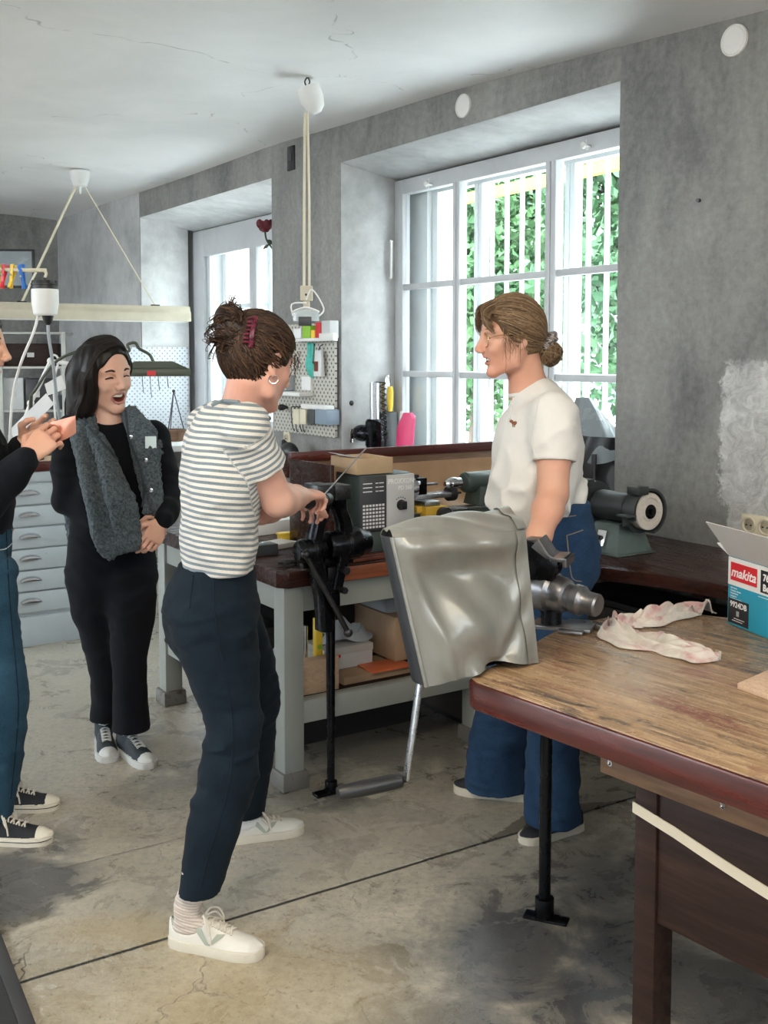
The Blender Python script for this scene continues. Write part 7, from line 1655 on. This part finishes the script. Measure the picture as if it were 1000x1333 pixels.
seam(shirtW, [(699, 596), (712, 601), (728, 601), (741, 596)], .0014, 'white_cotton'); seam(shirtW, [(702, 520), (697, 545), (694, 575), (696, 592)], .0014, 'white_cotton')
# jeans
g = Grid(*bbox([q[0] for q in hipW + nlW + flW], .2), .006); g.loft(hipW, .03, sm=5, cap=.3); g.loft(nlW, .03, sm=5); g.loft(flW, .03, sm=5); g.ell(at(744, 728, 3.40), (.075, .09, .085), None, .04); g.ell(at(742, 728, 3.52), (.075, .09, .085), None, .04)
g.disp(wrinkle(7, .006, (1, 1, 1.6), 4.7)); g.disp(wrinkle(16, .003, (.8, .8, 2), 9.2)); top_ = at(722, 650, 3.45); g.plane(top_, (.0, 0, 1), .004)
for h, dd in ((at(719, 1068, 3.30), 0), (at(646, 1024, 3.62), 0)):
    P = g.sub(h - V((.15, .15, .12)), h + V((.15, .15, .06))); cut = np.broadcast_to((h.z - P[1][2]).astype(np.float32), g.v[P[0]].shape); g.v[P[0]] = np.maximum(g.v[P[0]], cut); g.cone(h - Z1 * .12, h + Z1 * .07, .075, .07, .003, 'sub')
jeW, v, F = sdf_obj('jeans', g, 'denim_blue', Wp)
seam(jeW, [(738, 697), (748, 694), (759, 690)], .0016, 'tan_thread', 'pocket_seam'); seam(jeW, [(738, 697), (741, 725), (745, 752), (757, 757)], .0016, 'tan_thread', 'pocket_seam'); seam(jeW, [(712, 676), (730, 674), (750, 671)], .0016, 'tan_thread'); seam(jeW, [(711, 690), (710, 730), (710, 780)], .002, 'denim_blue')
hd_ = V((.640, 3.372, 0)); shoe(Wp, hd_, (-.88, -.48), .245, 'slip'); shoe(Wp, V((.500, 3.585, 0)), (-.94, .30), .268, 'slip')
# hair
hW.hc = (-.006, 0, .030); hW.hr = (.094, .079, .099)
g = Grid(*bbox([hW.p(0, 0, .03), hW.p(-.14, 0, -.04)], .17), .004); hair_cap(g, hW, .0, -.008, -.072)
bun = hW.p(-.112, 0, -.056); g.ell(bun, (.031, .031, .031), hW.R3, .004); g.cone(hW.p(-.075, 0, -.01), hW.p(-.100, 0, -.034), .032, .022, .02)
g.disp(lambda x, y, z: -.002 * ridged(x * 26, y * 40, z * 40)); parts = [g.poly(1)]
N = 1800; d0 = RNG.normal(size=(N, 3)); d0 /= np.linalg.norm(d0, axis=1, keepdims=True); d0 = d0[(d0[:, 0] < .62 - .75 * np.maximum(0, -d0[:, 2])) & (d0[:, 2] > -.85) & (d0[:, 0] > -.85)]
y_ = np.linspace(-.85, .85, 300); d0 = np.concatenate([d0, np.stack([.72 - .2 * y_ ** 2, y_, .68 - .60 * y_ ** 2], 1) + RNG.normal(size=(300, 3)) * .04])
parts.append(strands(swept(hW, d0, np.array([-.90, 0, -.42]) + RNG.normal(size=d0.shape) * .07, 20, 1.05, wob=.06, amp=.04), .0016, .0012))
Mh = np.array(hW.M); tol = lambda P: (P * hW.k) @ Mh[:3, :3].T + Mh[:3, 3]
bn = []
for k in range(150):                                        # bun: wound strands
    a_ = RNG.uniform(0, 2 * PI); ax_ = RNG.normal(size=3); ax_ /= np.linalg.norm(ax_); e1 = np.cross(ax_, [.3, .5, .8]); e1 /= np.linalg.norm(e1); e2 = np.cross(ax_, e1); t = np.linspace(0, RNG.uniform(2.5, 4.5), 16)[:, None] + a_; r = RNG.uniform(.026, .038); bn.append(np.array([-.112, 0, -.056]) + (e1 * np.cos(t) + e2 * np.sin(t)) * r + ax_ * RNG.uniform(-.014, .014))
parts.append(strands(tol(np.array(bn)), .0019, .0011))
bg = []
for k in range(460):                                       # curtain bangs sweeping from the parting down past the brow
    y0 = RNG.uniform(-.066, .066); sgn = 1 if y0 > -.005 else -1; t = np.linspace(0, 1, 16); L = RNG.uniform(.35, 1.0); z = .128 - .2 * abs(y0) - t * .098 * L; x = .020 + .094 * np.sin(t * 1.75) * (1 - .22 * t) - .018 * t ** 3; y = y0 * .6 + sgn * (t ** 1.4) * .058 * L + .003 * np.sin(t * 6 + k)
    bg.append(np.stack([x + RNG.uniform(-.004, .006), y, z], 1))
parts.append(strands(tol(np.array(bg)), .0016, .0006))
ws = []
for k in range(44):
    s_ = np.array([RNG.uniform(-.02, .05), RNG.choice([-1, 1]) * .082, RNG.uniform(-.005, .04)]); t = np.linspace(0, 1, 10)[:, None]; ws.append(s_ + t * np.array([RNG.uniform(-.01, .015), 0, -.10 * RNG.random()]) + np.sin(t * 3) * RNG.normal(size=3) * .006)
for k in range(14):
    s_ = np.array([-.08, RNG.uniform(-.04, .04), -.06]); t = np.linspace(0, 1, 10)[:, None]; ws.append(s_ + t * np.array([-.09 * RNG.random(), 0, -.07 * RNG.random()]) + np.sin(t * 3) * RNG.normal(size=3) * .01)
parts.append(strands(tol(np.array(ws)), .0010, .0004)); hrW = hair_obj(parts, 'hair_blond', Wp, .35)
def scr(u, v):
    a_, b_ = u * 2 * PI, v * 2 * PI; R = .024; r = .0135 * (1 + .35 * math.sin(a_ * 9) + .2 * math.sin(b_ * 3 + a_ * 5)); q = V((-.103, 0, -.020)); n1 = V((0, 1, 0)); n2 = V((-.80, 0, .60)); nx = n1.cross(n2)
    c = n1 * math.cos(a_) + n2 * math.sin(a_); return hW.p(*(q + c * (R + r * math.cos(b_)) + nx * r * math.sin(b_)))
m = MB(); m.grid(scr, 90, 14); me = m.mesh('scrunchie', angle=70); co_ = np.empty(len(me.vertices) * 3); me.vertices.foreach_get('co', co_); fattr(me, 'stripe', co_.reshape(-1, 3).sum(1) * 1.3 + .01 * np.sin(co_.reshape(-1, 3)[:, 2] * 300)); finish('scrunchie', me, 'tortoise', hrW)
# glasses
m = MB()
for y in (-1, 1):
    m.tube([hW.p(.090 - .010 * abs(math.cos(a_) * .5 + .5 * 0), y * .031 + .022 * math.cos(a_), .004 + .021 * math.sin(a_)) for a_ in [2 * PI * i / 20 for i in range(21)]], .0013, seg=6, smooth=2); m.tube([hW.p(.084, y * .053, .010), hW.p(.06, y * .074, .014), hW.p(-.008, y * .084, .014), hW.p(-.024, y * .084, .0)], .0013, seg=6)
m.tube([hW.p(.090, -.009, .010), hW.p(.096, 0, .013), hW.p(.090, .009, .010)], .0013, seg=6); gl = m.build('glasses', 'gold_metal', Wp)
for y in (-1, 1):
    m = MB(); m.grid(lambda u, q: hW.p(.0885 - .004 * u, y * .031 + .0215 * u * math.cos(q * 2 * PI), .004 + .0205 * u * math.sin(q * 2 * PI)), 3, 24); m.build('lens', 'window_glass', gl)
m = MB()
for y in (-1, 1): m.tube([hW.p(.084, y * .014, .031), hW.p(.082, y * .031, .036), hW.p(.067, y * .048, .030)], .0027, seg=6, taper=.5)
m.build('eyebrows', 'brow_blond', Wp)
m = MB(); 
for y in (-1, 1): m.tube([hW.p(.081, y * .021, .009), hW.p(.0825, y * .031, .0105), hW.p(.077, y * .043, .008)], .0013, seg=5)
m.build('eyelashes', 'brow_dark', Wp)
# ------------------------------------------------------------------ laughing woman in black with a fleece vest
Lp = thing('person', 'laughing person in black with a grey fleece vest and clasped hands', 'person', (-1.02, 4.05, 0))
fl_ = V((.22, -.97, 0)).normalized(); sl_ = V((.97, .22, 0)).normalized()          # her left = picture right
hL = Head(at(138, 489, 4.10), (.70, -.68, -.16), 1.10, roll=.10)
nbL = at(143, 556, 4.13)
RA, RB, RC = at(94, 566, 4.08), at(86, 650, 4.06), at(176, 690, 3.96)
LA, LB2, LC = at(200, 572, 4.15), at(219, 655, 4.05), at(212, 678, 3.90)
top_n = [(at(146, 735, 4.10), .150, .110, sl_), (at(146, 705, 4.10), .158, .115, sl_), (at(146, 665, 4.10), .150, .112, sl_), (at(146, 625, 4.10), .158, .112, sl_), (at(146, 595, 4.11), .170, .110, sl_), (at(145, 572, 4.12), .168, .090, sl_), (at(144, 556, 4.13), .110, .070, sl_), (at(143, 545, 4.13), .070, .062, sl_)]
hip_l = [(at(145, 695, 4.10), .158, .112, sl_), (at(145, 725, 4.10), .172, .122, sl_), (at(146, 755, 4.10), .174, .125, sl_), (at(148, 785, 4.10), .15, .11, sl_)]
def ln(a): return [(at(x, y, d), r, r * .98, sl_) for x, y, d, r in a]
rl_ = ln([(118, 755, 4.08, .092), (126, 800, 4.07, .088), (135, 845, 4.06, .072), (140, 880, 4.05, .064), (141, 910, 4.06, .064), (140, 930, 4.06, .066), (140, 945, 4.06, .068)])
ll_ = ln([(172, 755, 4.06, .094), (171, 800, 4.02, .088), (169, 845, 3.98, .070), (169, 880, 3.96, .062), (170, 915, 3.96, .064), (171, 940, 3.96, .070), (171, 958, 3.96, .074)])
g = Grid(*bbox([hL.p(0, 0, 0), nbL], .17), .003); hL.sculpt(g, 'open', nbL); g.cone(nbL, nbL - Z1 * .04, .060, .085, .03); vh, Fh = g.poly(1)
va, Fa = arm(RA, RB, RC, dict(fwd=(at(206, 692, 3.86) - RC), palm=V((.1, .9, -.2)), thumb=V((.1, .0, 1)), curls=[(.4, .9, .6)] * 4, tc=.5, size=.92), r=(.05, .042, .04, .027))
vb_, Fb = arm(LA, LB2, LC, dict(fwd=(at(196, 706, 3.85) - LC), palm=V((-.5, .8, .3)), thumb=V((-.7, -.3, .7)), curls=[(.35, .6, .4), (.4, .65, .4), (.45, .7, .4), (.5, .7, .4)], tc=.5, size=.92, spread=.02), r=(.05, .042, .04, .027))
vc, Fc = core([top_n[1:], hip_l, rl_[:-3], ll_[:-3]], grow=-.03)
v_, F_ = join_np([(vh, Fh), (va, Fa), (vb_, Fb), (vc, Fc)]); me = mesh_np('body', v_, F_); face_mats(me, v_, F_, hL.mats('open')); finish('body', me, ['skin_fair', 'lips', 'mouth_inside'], Lp)
KL = hL.M @ Matrix.Diagonal((hL.k,) * 3 + (1,))
m = MB(KL)
def arch(z, h, r): 
    m.grid(lambda u, v: V((.083 - .022 * (2 * u - 1) ** 2 - .002 * v, (2 * u - 1) * r, z - h * v)), 14, 4, .006)
arch(-.0495, .0085, .020); m.build('teeth', 'teeth', Lp)
m = MB(KL)
for y in (-1, 1): m.tube([V((.084, y * .015, .030)), V((.084, y * .031, .036)), V((.069, y * .049, .029))], .0046, seg=6, taper=.5)
m.build('eyebrows', 'brow_dark', Lp)
m = MB(KL)
for y in (-1, 1): m.tube([V((.0775, y * .019, .006)), V((.0815, y * .027, .0105)), V((.0805, y * .036, .010)), V((.072, y * .046, .005))], .0028, seg=5)
m.build('eyelashes', 'brow_dark', Lp)
# black jumper
g = Grid(*bbox([q[0] for q in top_n] + [RA, RB, RC, LA, LB2, LC], .20), .0065); g.loft(top_n, .02, sm=5, cap=.5)
for a_, b_, c_ in ((RA, RB, RC), (LA, LB2, LC)): g.chain([nbL.lerp(a_, .6) - Z1 * .03, a_, a_.lerp(b_, .5), b_], [.058, .066, .060, .054], .03); g.chain([b_, b_.lerp(c_, .5), c_.lerp(b_, .04)], [.054, .050, .038], .02)
g.disp(wrinkle(9, .006, (1, 1, 1.4), 12.)); g.ell(nbL + V((0, -.01, .045)), (.070, .066, .048), None, .008, 'sub'); sdf_obj('jumper', g, 'black_cloth', Lp)
# trousers
g = Grid(*bbox([q[0] for q in hip_l + rl_ + ll_], .18), .0065); g.loft(hip_l, .03, sm=5, cap=.3); g.loft(rl_, .03, sm=5); g.loft(ll_, .03, sm=5); g.disp(wrinkle(8, .005, (1, 1, 1.8), 15.))
for h in (at(140, 936, 4.06), at(171, 950, 3.96)):
    P = g.sub(h - V((.10, .10, .10)), h + V((.10, .10, .05))); cut = np.broadcast_to((h.z - P[1][2]).astype(np.float32), g.v[P[0]].shape); g.v[P[0]] = np.maximum(g.v[P[0]], cut)
g.plane(at(145, 690, 4.1), (0, 0, 1), .004); sdf_obj('trousers', g, 'black_cloth', Lp)
# fleece vest: two hanging front panels, back and shoulders in one thick boucle sheet
g = Grid(*bbox([at(90, 525, 4.2), at(215, 730, 4.2), at(150, 600, 3.75), at(150, 600, 4.35)], .05), .0048); lat = V((1, 0, 0))
Wd = lambda px: px * 2.93e-3
def panel(a, k=.02):
    g.loft([(at(x, y, d), Wd(w), th, lat) for x, y, d, w, th in a], k, sm=6, cap=.8)
panel([(113, 546, 4.08, 12, .030), (110, 568, 4.00, 20, .030), (121, 598, 3.95, 25, .030), (134, 630, 3.91, 30, .032), (147, 662, 3.88, 36, .034), (152, 690, 3.85, 34, .032), (156, 710, 3.84, 24, .028), (159, 720, 3.84, 11, .02)])
panel([(169, 540, 4.10, 11, .028), (183, 560, 4.02, 19, .028), (190, 590, 3.98, 21, .028), (194, 618, 3.96, 20, .028), (196, 645, 3.95, 16, .026), (191, 668, 3.94, 9, .022)])
g.loft([(at(146, 700, 4.19), .165, .05, sl_), (at(146, 640, 4.2), .165, .05, sl_), (at(146, 590, 4.21), .175, .05, sl_), (at(146, 552, 4.2), .12, .04, sl_)], .03)
g.cone(at(112, 548, 4.07), at(120, 548, 4.2), .034, .03, .02); g.cone(at(170, 542, 4.09), at(168, 546, 4.2), .034, .03, .02)
g.cone(at(108, 560, 4.02), at(96, 575, 4.12), .03, .03, .03); g.cone(at(182, 560, 4.03), at(196, 570, 4.14), .03, .03, .03)
def folds(x, y, z):
    u = (x + 1.02) * 1.0 + (z - 1.1) * .38; f = np.sin(u * 58 + vnoise(x * 6, y * 6, z * 6) * 1.6); return -.013 * np.sign(f) * np.abs(f) ** .8 * np.clip((1.32 - z) / .2, .3, 1)
for rg in ([(116, 556, 3.97), (128, 600, 3.90), (141, 648, 3.845), (150, 690, 3.82)], [(104, 570, 3.98), (112, 602, 3.925), (122, 640, 3.885), (130, 676, 3.87)], [(130, 580, 3.93), (143, 615, 3.885), (160, 655, 3.86), (168, 695, 3.84)], [(190, 556, 3.99), (200, 590, 3.955), (203, 630, 3.93)]): g.chain([at(*q) for q in rg], [.014, .020, .022, .014][:len(rg)], .016, sm=4)
g.disp(folds); g.disp(lambda x, y, z: -.0055 * vnoise(x * 95, y * 95, z * 95) - .0025 * vnoise(x * 190, y * 190, z * 190)); vest, v, F = sdf_obj('vest', g, 'fleece', Lp, relax=0)
seam(vest, [(163, 534), (166, 552), (170, 575), (180, 600), (187, 625), (188, 645), (184, 668)], .005, 'fleece_edge', 'vest_edge'); seam(vest, [(107, 540), (118, 560), (136, 580), (152, 598), (160, 612)], .005, 'fleece_edge', 'vest_edge')
for px, py in ((171, 569), (190, 599), (197, 638)):
    q = surf(vest, px, py, .002)
    if q: m = MB(); m.lathe([(0, 0), (.008, 0), (.008, .003), (.003, .004), (0, .004)], q, (0, -1, 0)); m.build('snap_button', 'bright_steel', vest)
q = surf(vest, 197, 576, .004)
if q: m = MB(frame(q, V((1, .1, 0)))); m.box((-.020, -.003, -.022), (.020, .001, .022)); m.build('chest_label', 'patch_pale', vest)
# sneakers
o, M = shoe(Lp, V((-1.022, 4.070, 0)), (.62, -.78), .27, 'hitop'); o, M = shoe(Lp, V((-1.115, 4.165, 0)), (.34, -.94), .265, 'hitop')
# hair: long and dark, parted, one side falling behind the shoulder
hL.hc = (-.010, 0, .036); hL.hr = (.098, .080, .092)
hL.hr = (.098, .080, .092); g = Grid(*bbox([hL.p(0, 0, -.03)], .26), .0045); hair_cap(g, hL, .002, -.002, -.12, ears=False)
P_ = hL.p; kk = hL.k
g.chain([P_(.015, -.050, .090), P_(.030, -.080, .030), P_(.026, -.080, -.040), P_(.010, -.084, -.10), P_(-.025, -.088, -.155)], [.022, .021, .026, .030, .016], .02, sm=4)
g.chain([P_(-.02, -.050, .070), P_(-.03, -.080, .010), P_(-.035, -.085, -.07), P_(-.045, -.088, -.14), P_(-.055, -.085, -.19)], [.045, .040, .036, .030, .014], .025, sm=4)
g.chain([P_(-.06, .0, .02), P_(-.07, -.01, -.08), P_(-.075, -.02, -.16)], [.06, .055, .025], .03); g.chain([P_(-.03, .050, .06), P_(-.045, .072, .0), P_(-.06, .070, -.07), P_(-.07, .06, -.12)], [.034, .030, .026, .016], .02, sm=4); g.ell(P_(.098, .012, .020), [.070 * kk, .066 * kk, .078 * kk], hL.R3, .008, 'sub')
g.disp(lambda x, y, z: -.0025 * ridged(x * 45, y * 45, z * 10)); parts = [g.poly(1)]; Mh = np.array(hL.M); tol = lambda P: (P * hL.k) @ Mh[:3, :3].T + Mh[:3, 3]
ls = []
for k in range(1500):
    sgn = RNG.choice([-1, -1, -1, 1]); x0 = RNG.uniform(-.10, .058); zt = .036 + .097 * math.sqrt(max(.02, 1 - ((x0 + .01) / .104) ** 2)); o_ = RNG.uniform(0, .006); dz = RNG.uniform(-.03, .03)
    if sgn < 0: pts = [(x0, .012, zt + o_), (x0 * .97 + .003, -.050, zt - .016 + o_), (x0 * .86 + .006, -.103 - o_, .020), (x0 * .70 + .004, -.109 - o_, -.050), (x0 * .52 - .014, -.119 - o_, -.115 + dz * .4), (x0 * .35 - .040, -.106 + RNG.normal() * .006, -.175 + dz)]
    else: pts = [(x0, .012, zt + o_), (x0 * .90 - .004, .050, zt - .016 + o_), (x0 * .55 - .022, .094 + o_, .022), (x0 * .35 - .045, .092 + o_, -.04), (x0 * .25 - .062, .080, -.09 + dz), (x0 * .2 - .068, .068, -.13 + dz)]
    ls.append([list(p) for p in catmull([V(p) for p in pts], 4)])
parts.append(strands(tol(np.array(ls)), .0019, .0008)); hair_obj(parts, 'hair_dark', Lp, .25)
# ------------------------------------------------------------------ person at the left edge
E_ = thing('person', 'person at the left edge in a black sweater and blue jeans holding a copper sheet', 'person', (-1.22, 3.40, 0))
fe = V((.99, .12, 0)).normalized(); se = V((.12, -.99, 0)).normalized()            # her right, toward the camera
hE = Head(at(-37, 452, 3.42), (.98, .15, -.10), 1.06); nbE = at(-52, 520, 3.42)
EA, EB, EC = at(-48, 562, 3.24), at(-18, 655, 3.22), at(34, 597, 3.16)
FA, FB, FC = at(-42, 556, 3.60), at(-8, 640, 3.58), at(30, 580, 3.36)
tE = [(at(-38, 690, 3.42), .150, .120, se), (at(-36, 668, 3.42), .158, .132, se), (at(-38, 640, 3.42), .156, .128, se), (at(-42, 600, 3.42), .168, .128, se), (at(-46, 570, 3.42), .166, .110, se), (at(-50, 545, 3.42), .12, .085, se), (at(-52, 528, 3.42), .07, .062, se)]
hE_n = [(at(-40, 662, 3.42), .150, .118, se), (at(-40, 690, 3.42), .162, .130, se), (at(-44, 730, 3.42), .172, .138, se), (at(-44, 770, 3.42), .15, .12, se)]
def lE(a): return [(at(x, y, d), r, r * .98, fe) for x, y, d, r in a]
n1_ = lE([(-26, 745, 3.33, .112), (-22, 800, 3.32, .104), (-12, 860, 3.30, .098), (-6, 905, 3.29, .098), (-6, 950, 3.29, .094), (-10, 1000, 3.29, .088), (-16, 1045, 3.29, .082), (-18, 1070, 3.29, .081)])
f1_ = lE([(-30, 745, 3.52, .112), (-32, 800, 3.52, .100), (-26, 880, 3.52, .092), (-26, 950, 3.52, .086), (-30, 1010, 3.52, .080), (-32, 1045, 3.52, .080)])
g = Grid(*bbox([hE.p(0, 0, 0), nbE], .17), .0032); hE.sculpt(g, 'smile', nbE); g.cone(nbE, nbE - Z1 * .05, .058, .085, .03); vh, Fh = g.poly(1)
va, Fa = arm(EA, EB, EC, dict(fwd=(at(78, 553, 3.22) - EC), palm=V((.15, .95, -.2)), thumb=V((-.4, .3, .9)), curls=[(.45, .75, .5), (.5, .8, .5), (.55, .85, .5), (.6, .85, .5)], tc=.7), r=(.05, .043, .042, .029), res=.003)
vb_, Fb = arm(FA, FB, FC, dict(fwd=(at(70, 552, 3.34) - FC), palm=V((.1, -.95, -.2)), thumb=V((-.2, -.2, .9)), curls=[(.3, .5, .4)] * 4, tc=.5), r=(.05, .043, .042, .029), res=.003)
vc, Fc = core([tE[1:], hE_n, n1_[:-3], f1_[:-3]], grow=-.03)
v_, F_ = join_np([(vh, Fh), (va, Fa), (vb_, Fb), (vc, Fc)]); me = mesh_np('body', v_, F_); face_mats(me, v_, F_, hE.mats('smile')); finish('body', me, ['skin_warm', 'lips', 'mouth_inside'], E_)
g = Grid(*bbox([q[0] for q in tE] + [EA, EB, EC, FA, FB, FC], .2), .0065); g.loft(tE, .02, sm=5, cap=.5)
for a_, b_, c_ in ((EA, EB, EC), (FA, FB, FC)): g.chain([nbE.lerp(a_, .6) - Z1 * .03, a_, a_.lerp(b_, .5), b_], [.06, .066, .060, .056], .03); g.chain([b_, b_.lerp(c_, .6), c_.lerp(b_, .03)], [.056, .047, .039], .02)
g.disp(wrinkle(8, .006, (1, 1, 1.2), 22.)); sdf_obj('sweater', g, 'black_cloth', E_)
g = Grid(*bbox([q[0] for q in hE_n + n1_ + f1_], .19), .006); g.loft(hE_n, .03, sm=5, cap=.3); g.loft(n1_, .03, sm=5); g.loft(f1_, .03, sm=5); g.disp(wrinkle(7, .005, (1, 1, 1.8), 25.)); g.disp(wrinkle(17, .0025, (1, 1, 2.2), 28.))
for h in (at(-18, 1062, 3.29), at(-32, 1038, 3.52)):
    P = g.sub(h - V((.12, .12, .12)), h + V((.12, .12, .05))); cut = np.broadcast_to((h.z - P[1][2]).astype(np.float32), g.v[P[0]].shape); g.v[P[0]] = np.maximum(g.v[P[0]], cut); g.cone(h - Z1 * .1, h + Z1 * .04, .066, .06, .003, 'sub')
g.plane(at(-40, 668, 3.42), (0, 0, 1), .004); jE, v, F = sdf_obj('jeans', g, 'denim_mid', E_)
seam(jE, [(0, 716), (8, 714), (16, 706), (19, 695), (18, 688)], .0018, 'laces_grey', 'pocket_seam'); seam(jE, [(0, 684), (12, 684), (26, 682)], .0018, 'denim_navy', 'waist_seam'); seam(jE, [(8, 690), (10, 740), (14, 800), (20, 860), (24, 920), (20, 980), (14, 1040)], .0016, 'denim_navy')
q = surf(jE, 16, 690, .001)
if q: m = MB(); m.ball(q, .004); m.build('rivet', 'brass_button', jE)
m = MB()
q = [surf(jE, 24, y, .004) for y in (668.5, 676, 684, 692)]; q = [p for p in q if p is not None]
if len(q) > 1: m.tube(q, .006, seg=6, smooth=2); m.build('belt_loop', 'denim_mid', jE)
else: m.bm.free()
o, M = shoe(E_, V((-1.298, 3.270, 0)), (.985, .0), .262, 'lowtop'); m = MB(M)
m.ball((.085, -.0365, .050), (.011, .003, .011)); m.build('heart_patch', 'heart_red', o); shoe(E_, V((-1.345, 3.500, 0)), (.99, .10), .255, 'lowtop')
g = Grid(*bbox([hE.p(0, 0, .03)], .2), .0045); hE.hc = (-.010, 0, .036); hE.hr = (.102, .082, .094); hair_cap(g, hE, .002, -.006, -.07); g.ell(hE.p(-.13, 0, .03), (.045, .04, .045), hE.R3, .01); parts = [g.poly(1)]
N = 700; d0 = RNG.normal(size=(N, 3)); d0 /= np.linalg.norm(d0, axis=1, keepdims=True); d0 = d0[(d0[:, 0] < .64 - .7 * np.maximum(0, -d0[:, 2])) & (d0[:, 2] > -.55) & (d0[:, 0] > -.8)]; parts.append(strands(swept(hE, d0, np.array([-.95, 0, .0]) + RNG.normal(size=d0.shape) * .08, 16, 1.05, wob=.06), .0017, .0012)); hair_obj(parts, 'hair_dark', E_, .3)
m = MB(hE.M @ Matrix.Diagonal((hE.k,) * 3 + (1,)))
for y in (-1, 1): m.tube([V((.084, y * .015, .030)), V((.083, y * .031, .036)), V((.067, y * .049, .030))], .003, seg=6, taper=.5)
m.build('eyebrows', 'brow_dark', E_)
m = MB(hE.M @ Matrix.Diagonal((hE.k,) * 3 + (1,)))
for y in (-1, 1): m.tube([V((.080, y * .020, .008)), V((.0825, y * .031, .0105)), V((.077, y * .043, .007))], .0016, seg=5)
m.build('eyelashes', 'brow_dark', E_)
# the copper sheet between her fingers
p0 = at(54, 556, 3.27)
def cop(u, v): return at(54, 553, 3.27).lerp(at(99, 541, 3.24), u) + V((.0, -.01, -.052)) * v + V((0, .006 * math.sin(u * 5 + v * 3), 0)) + V((.004, 0, -.012)) * (v * math.sin(PI * u))
m = MB(); m.grid(cop, 12, 8, .0012); single('copper_sheet', m, 'copper_sheet', 'small pinkish copper sheet held by the person at the left edge', 'sheet', loc=p0[:])
# ================================================================== light and camera
w = bpy.data.worlds.new('World'); bpy.context.scene.world = w; w.use_nodes = True; nt = w.node_tree
bg = nt.nodes['Background']; bg.inputs[0].default_value = (.86, .94, 1.0, 1)
tc = nt.nodes.new('ShaderNodeTexCoord'); sx = nt.nodes.new('ShaderNodeSeparateXYZ'); nt.links.new(tc.outputs['Generated'], sx.inputs[0])      # overcast sky, brighter towards the zenith
up = mth(nt, 'MAXIMUM', sx.outputs[2], 0.0); dn = mth(nt, 'LESS_THAN', sx.outputs[2], -.02)
nt.links.new(mth(nt, 'SUBTRACT', mth(nt, 'MULTIPLY', mth(nt, 'ADD', 1.0, mth(nt, 'MULTIPLY', up, 2.2)), 4.4), mth(nt, 'MULTIPLY', dn, 2.4)), bg.inputs[1])
def area(name, loc, target, size, power, col):
    l = bpy.data.lights.new(name, 'AREA'); l.shape = 'RECTANGLE'; l.size, l.size_y = size; l.energy = power; l.color = col
    o = bpy.data.objects.new(name, l); link(o); o.location = loc; o.rotation_euler = (V(target) - V(loc)).to_track_quat('-Z', 'Y').to_euler(); return o
area('ceiling_tube_light', (-.6, 1.2, 2.55), (-.4, 2.2, 0), (1.4, .25), 24, (1, .86, .66))
area('ceiling_tube_light', (1.4, .2, 2.5), (1.2, 2.0, 0), (1.4, .25), 14, (1, .88, .70))
sn = bpy.data.lights.new('sun', 'SUN'); sn.energy = 1.2; sn.angle = .2; sn.color = (1, .96, .9); so = bpy.data.objects.new('sun', sn); link(so)
so.rotation_euler = (NW * 1.0 + UW * -.45 + V((0, 0, -1.3))).to_track_quat('-Z', 'Y').to_euler()
cam = bpy.data.cameras.new('camera'); co = bpy.data.objects.new('camera', cam); link(co)
cam.sensor_fit = 'VERTICAL'; cam.sensor_height = 24; cam.lens = 24 * FPX / 1333; cam.shift_y = -(666.5 - YC) / 1333; cam.clip_start = .05
co.location = (0, 0, CAM_H); co.rotation_euler = (PI / 2 - PITCH, 0, 0)
sc = bpy.context.scene; sc.camera = co
vs = sc.view_settings; vs.view_transform = 'Standard'; vs.look = 'None'; vs.gamma = 1; vs.exposure = 0.85; vs.use_curve_mapping = False
sc.cycles.max_bounces = 8; sc.cycles.diffuse_bounces = 5; sc.cycles.transparent_max_bounces = 16; sc.cycles.use_denoising = True
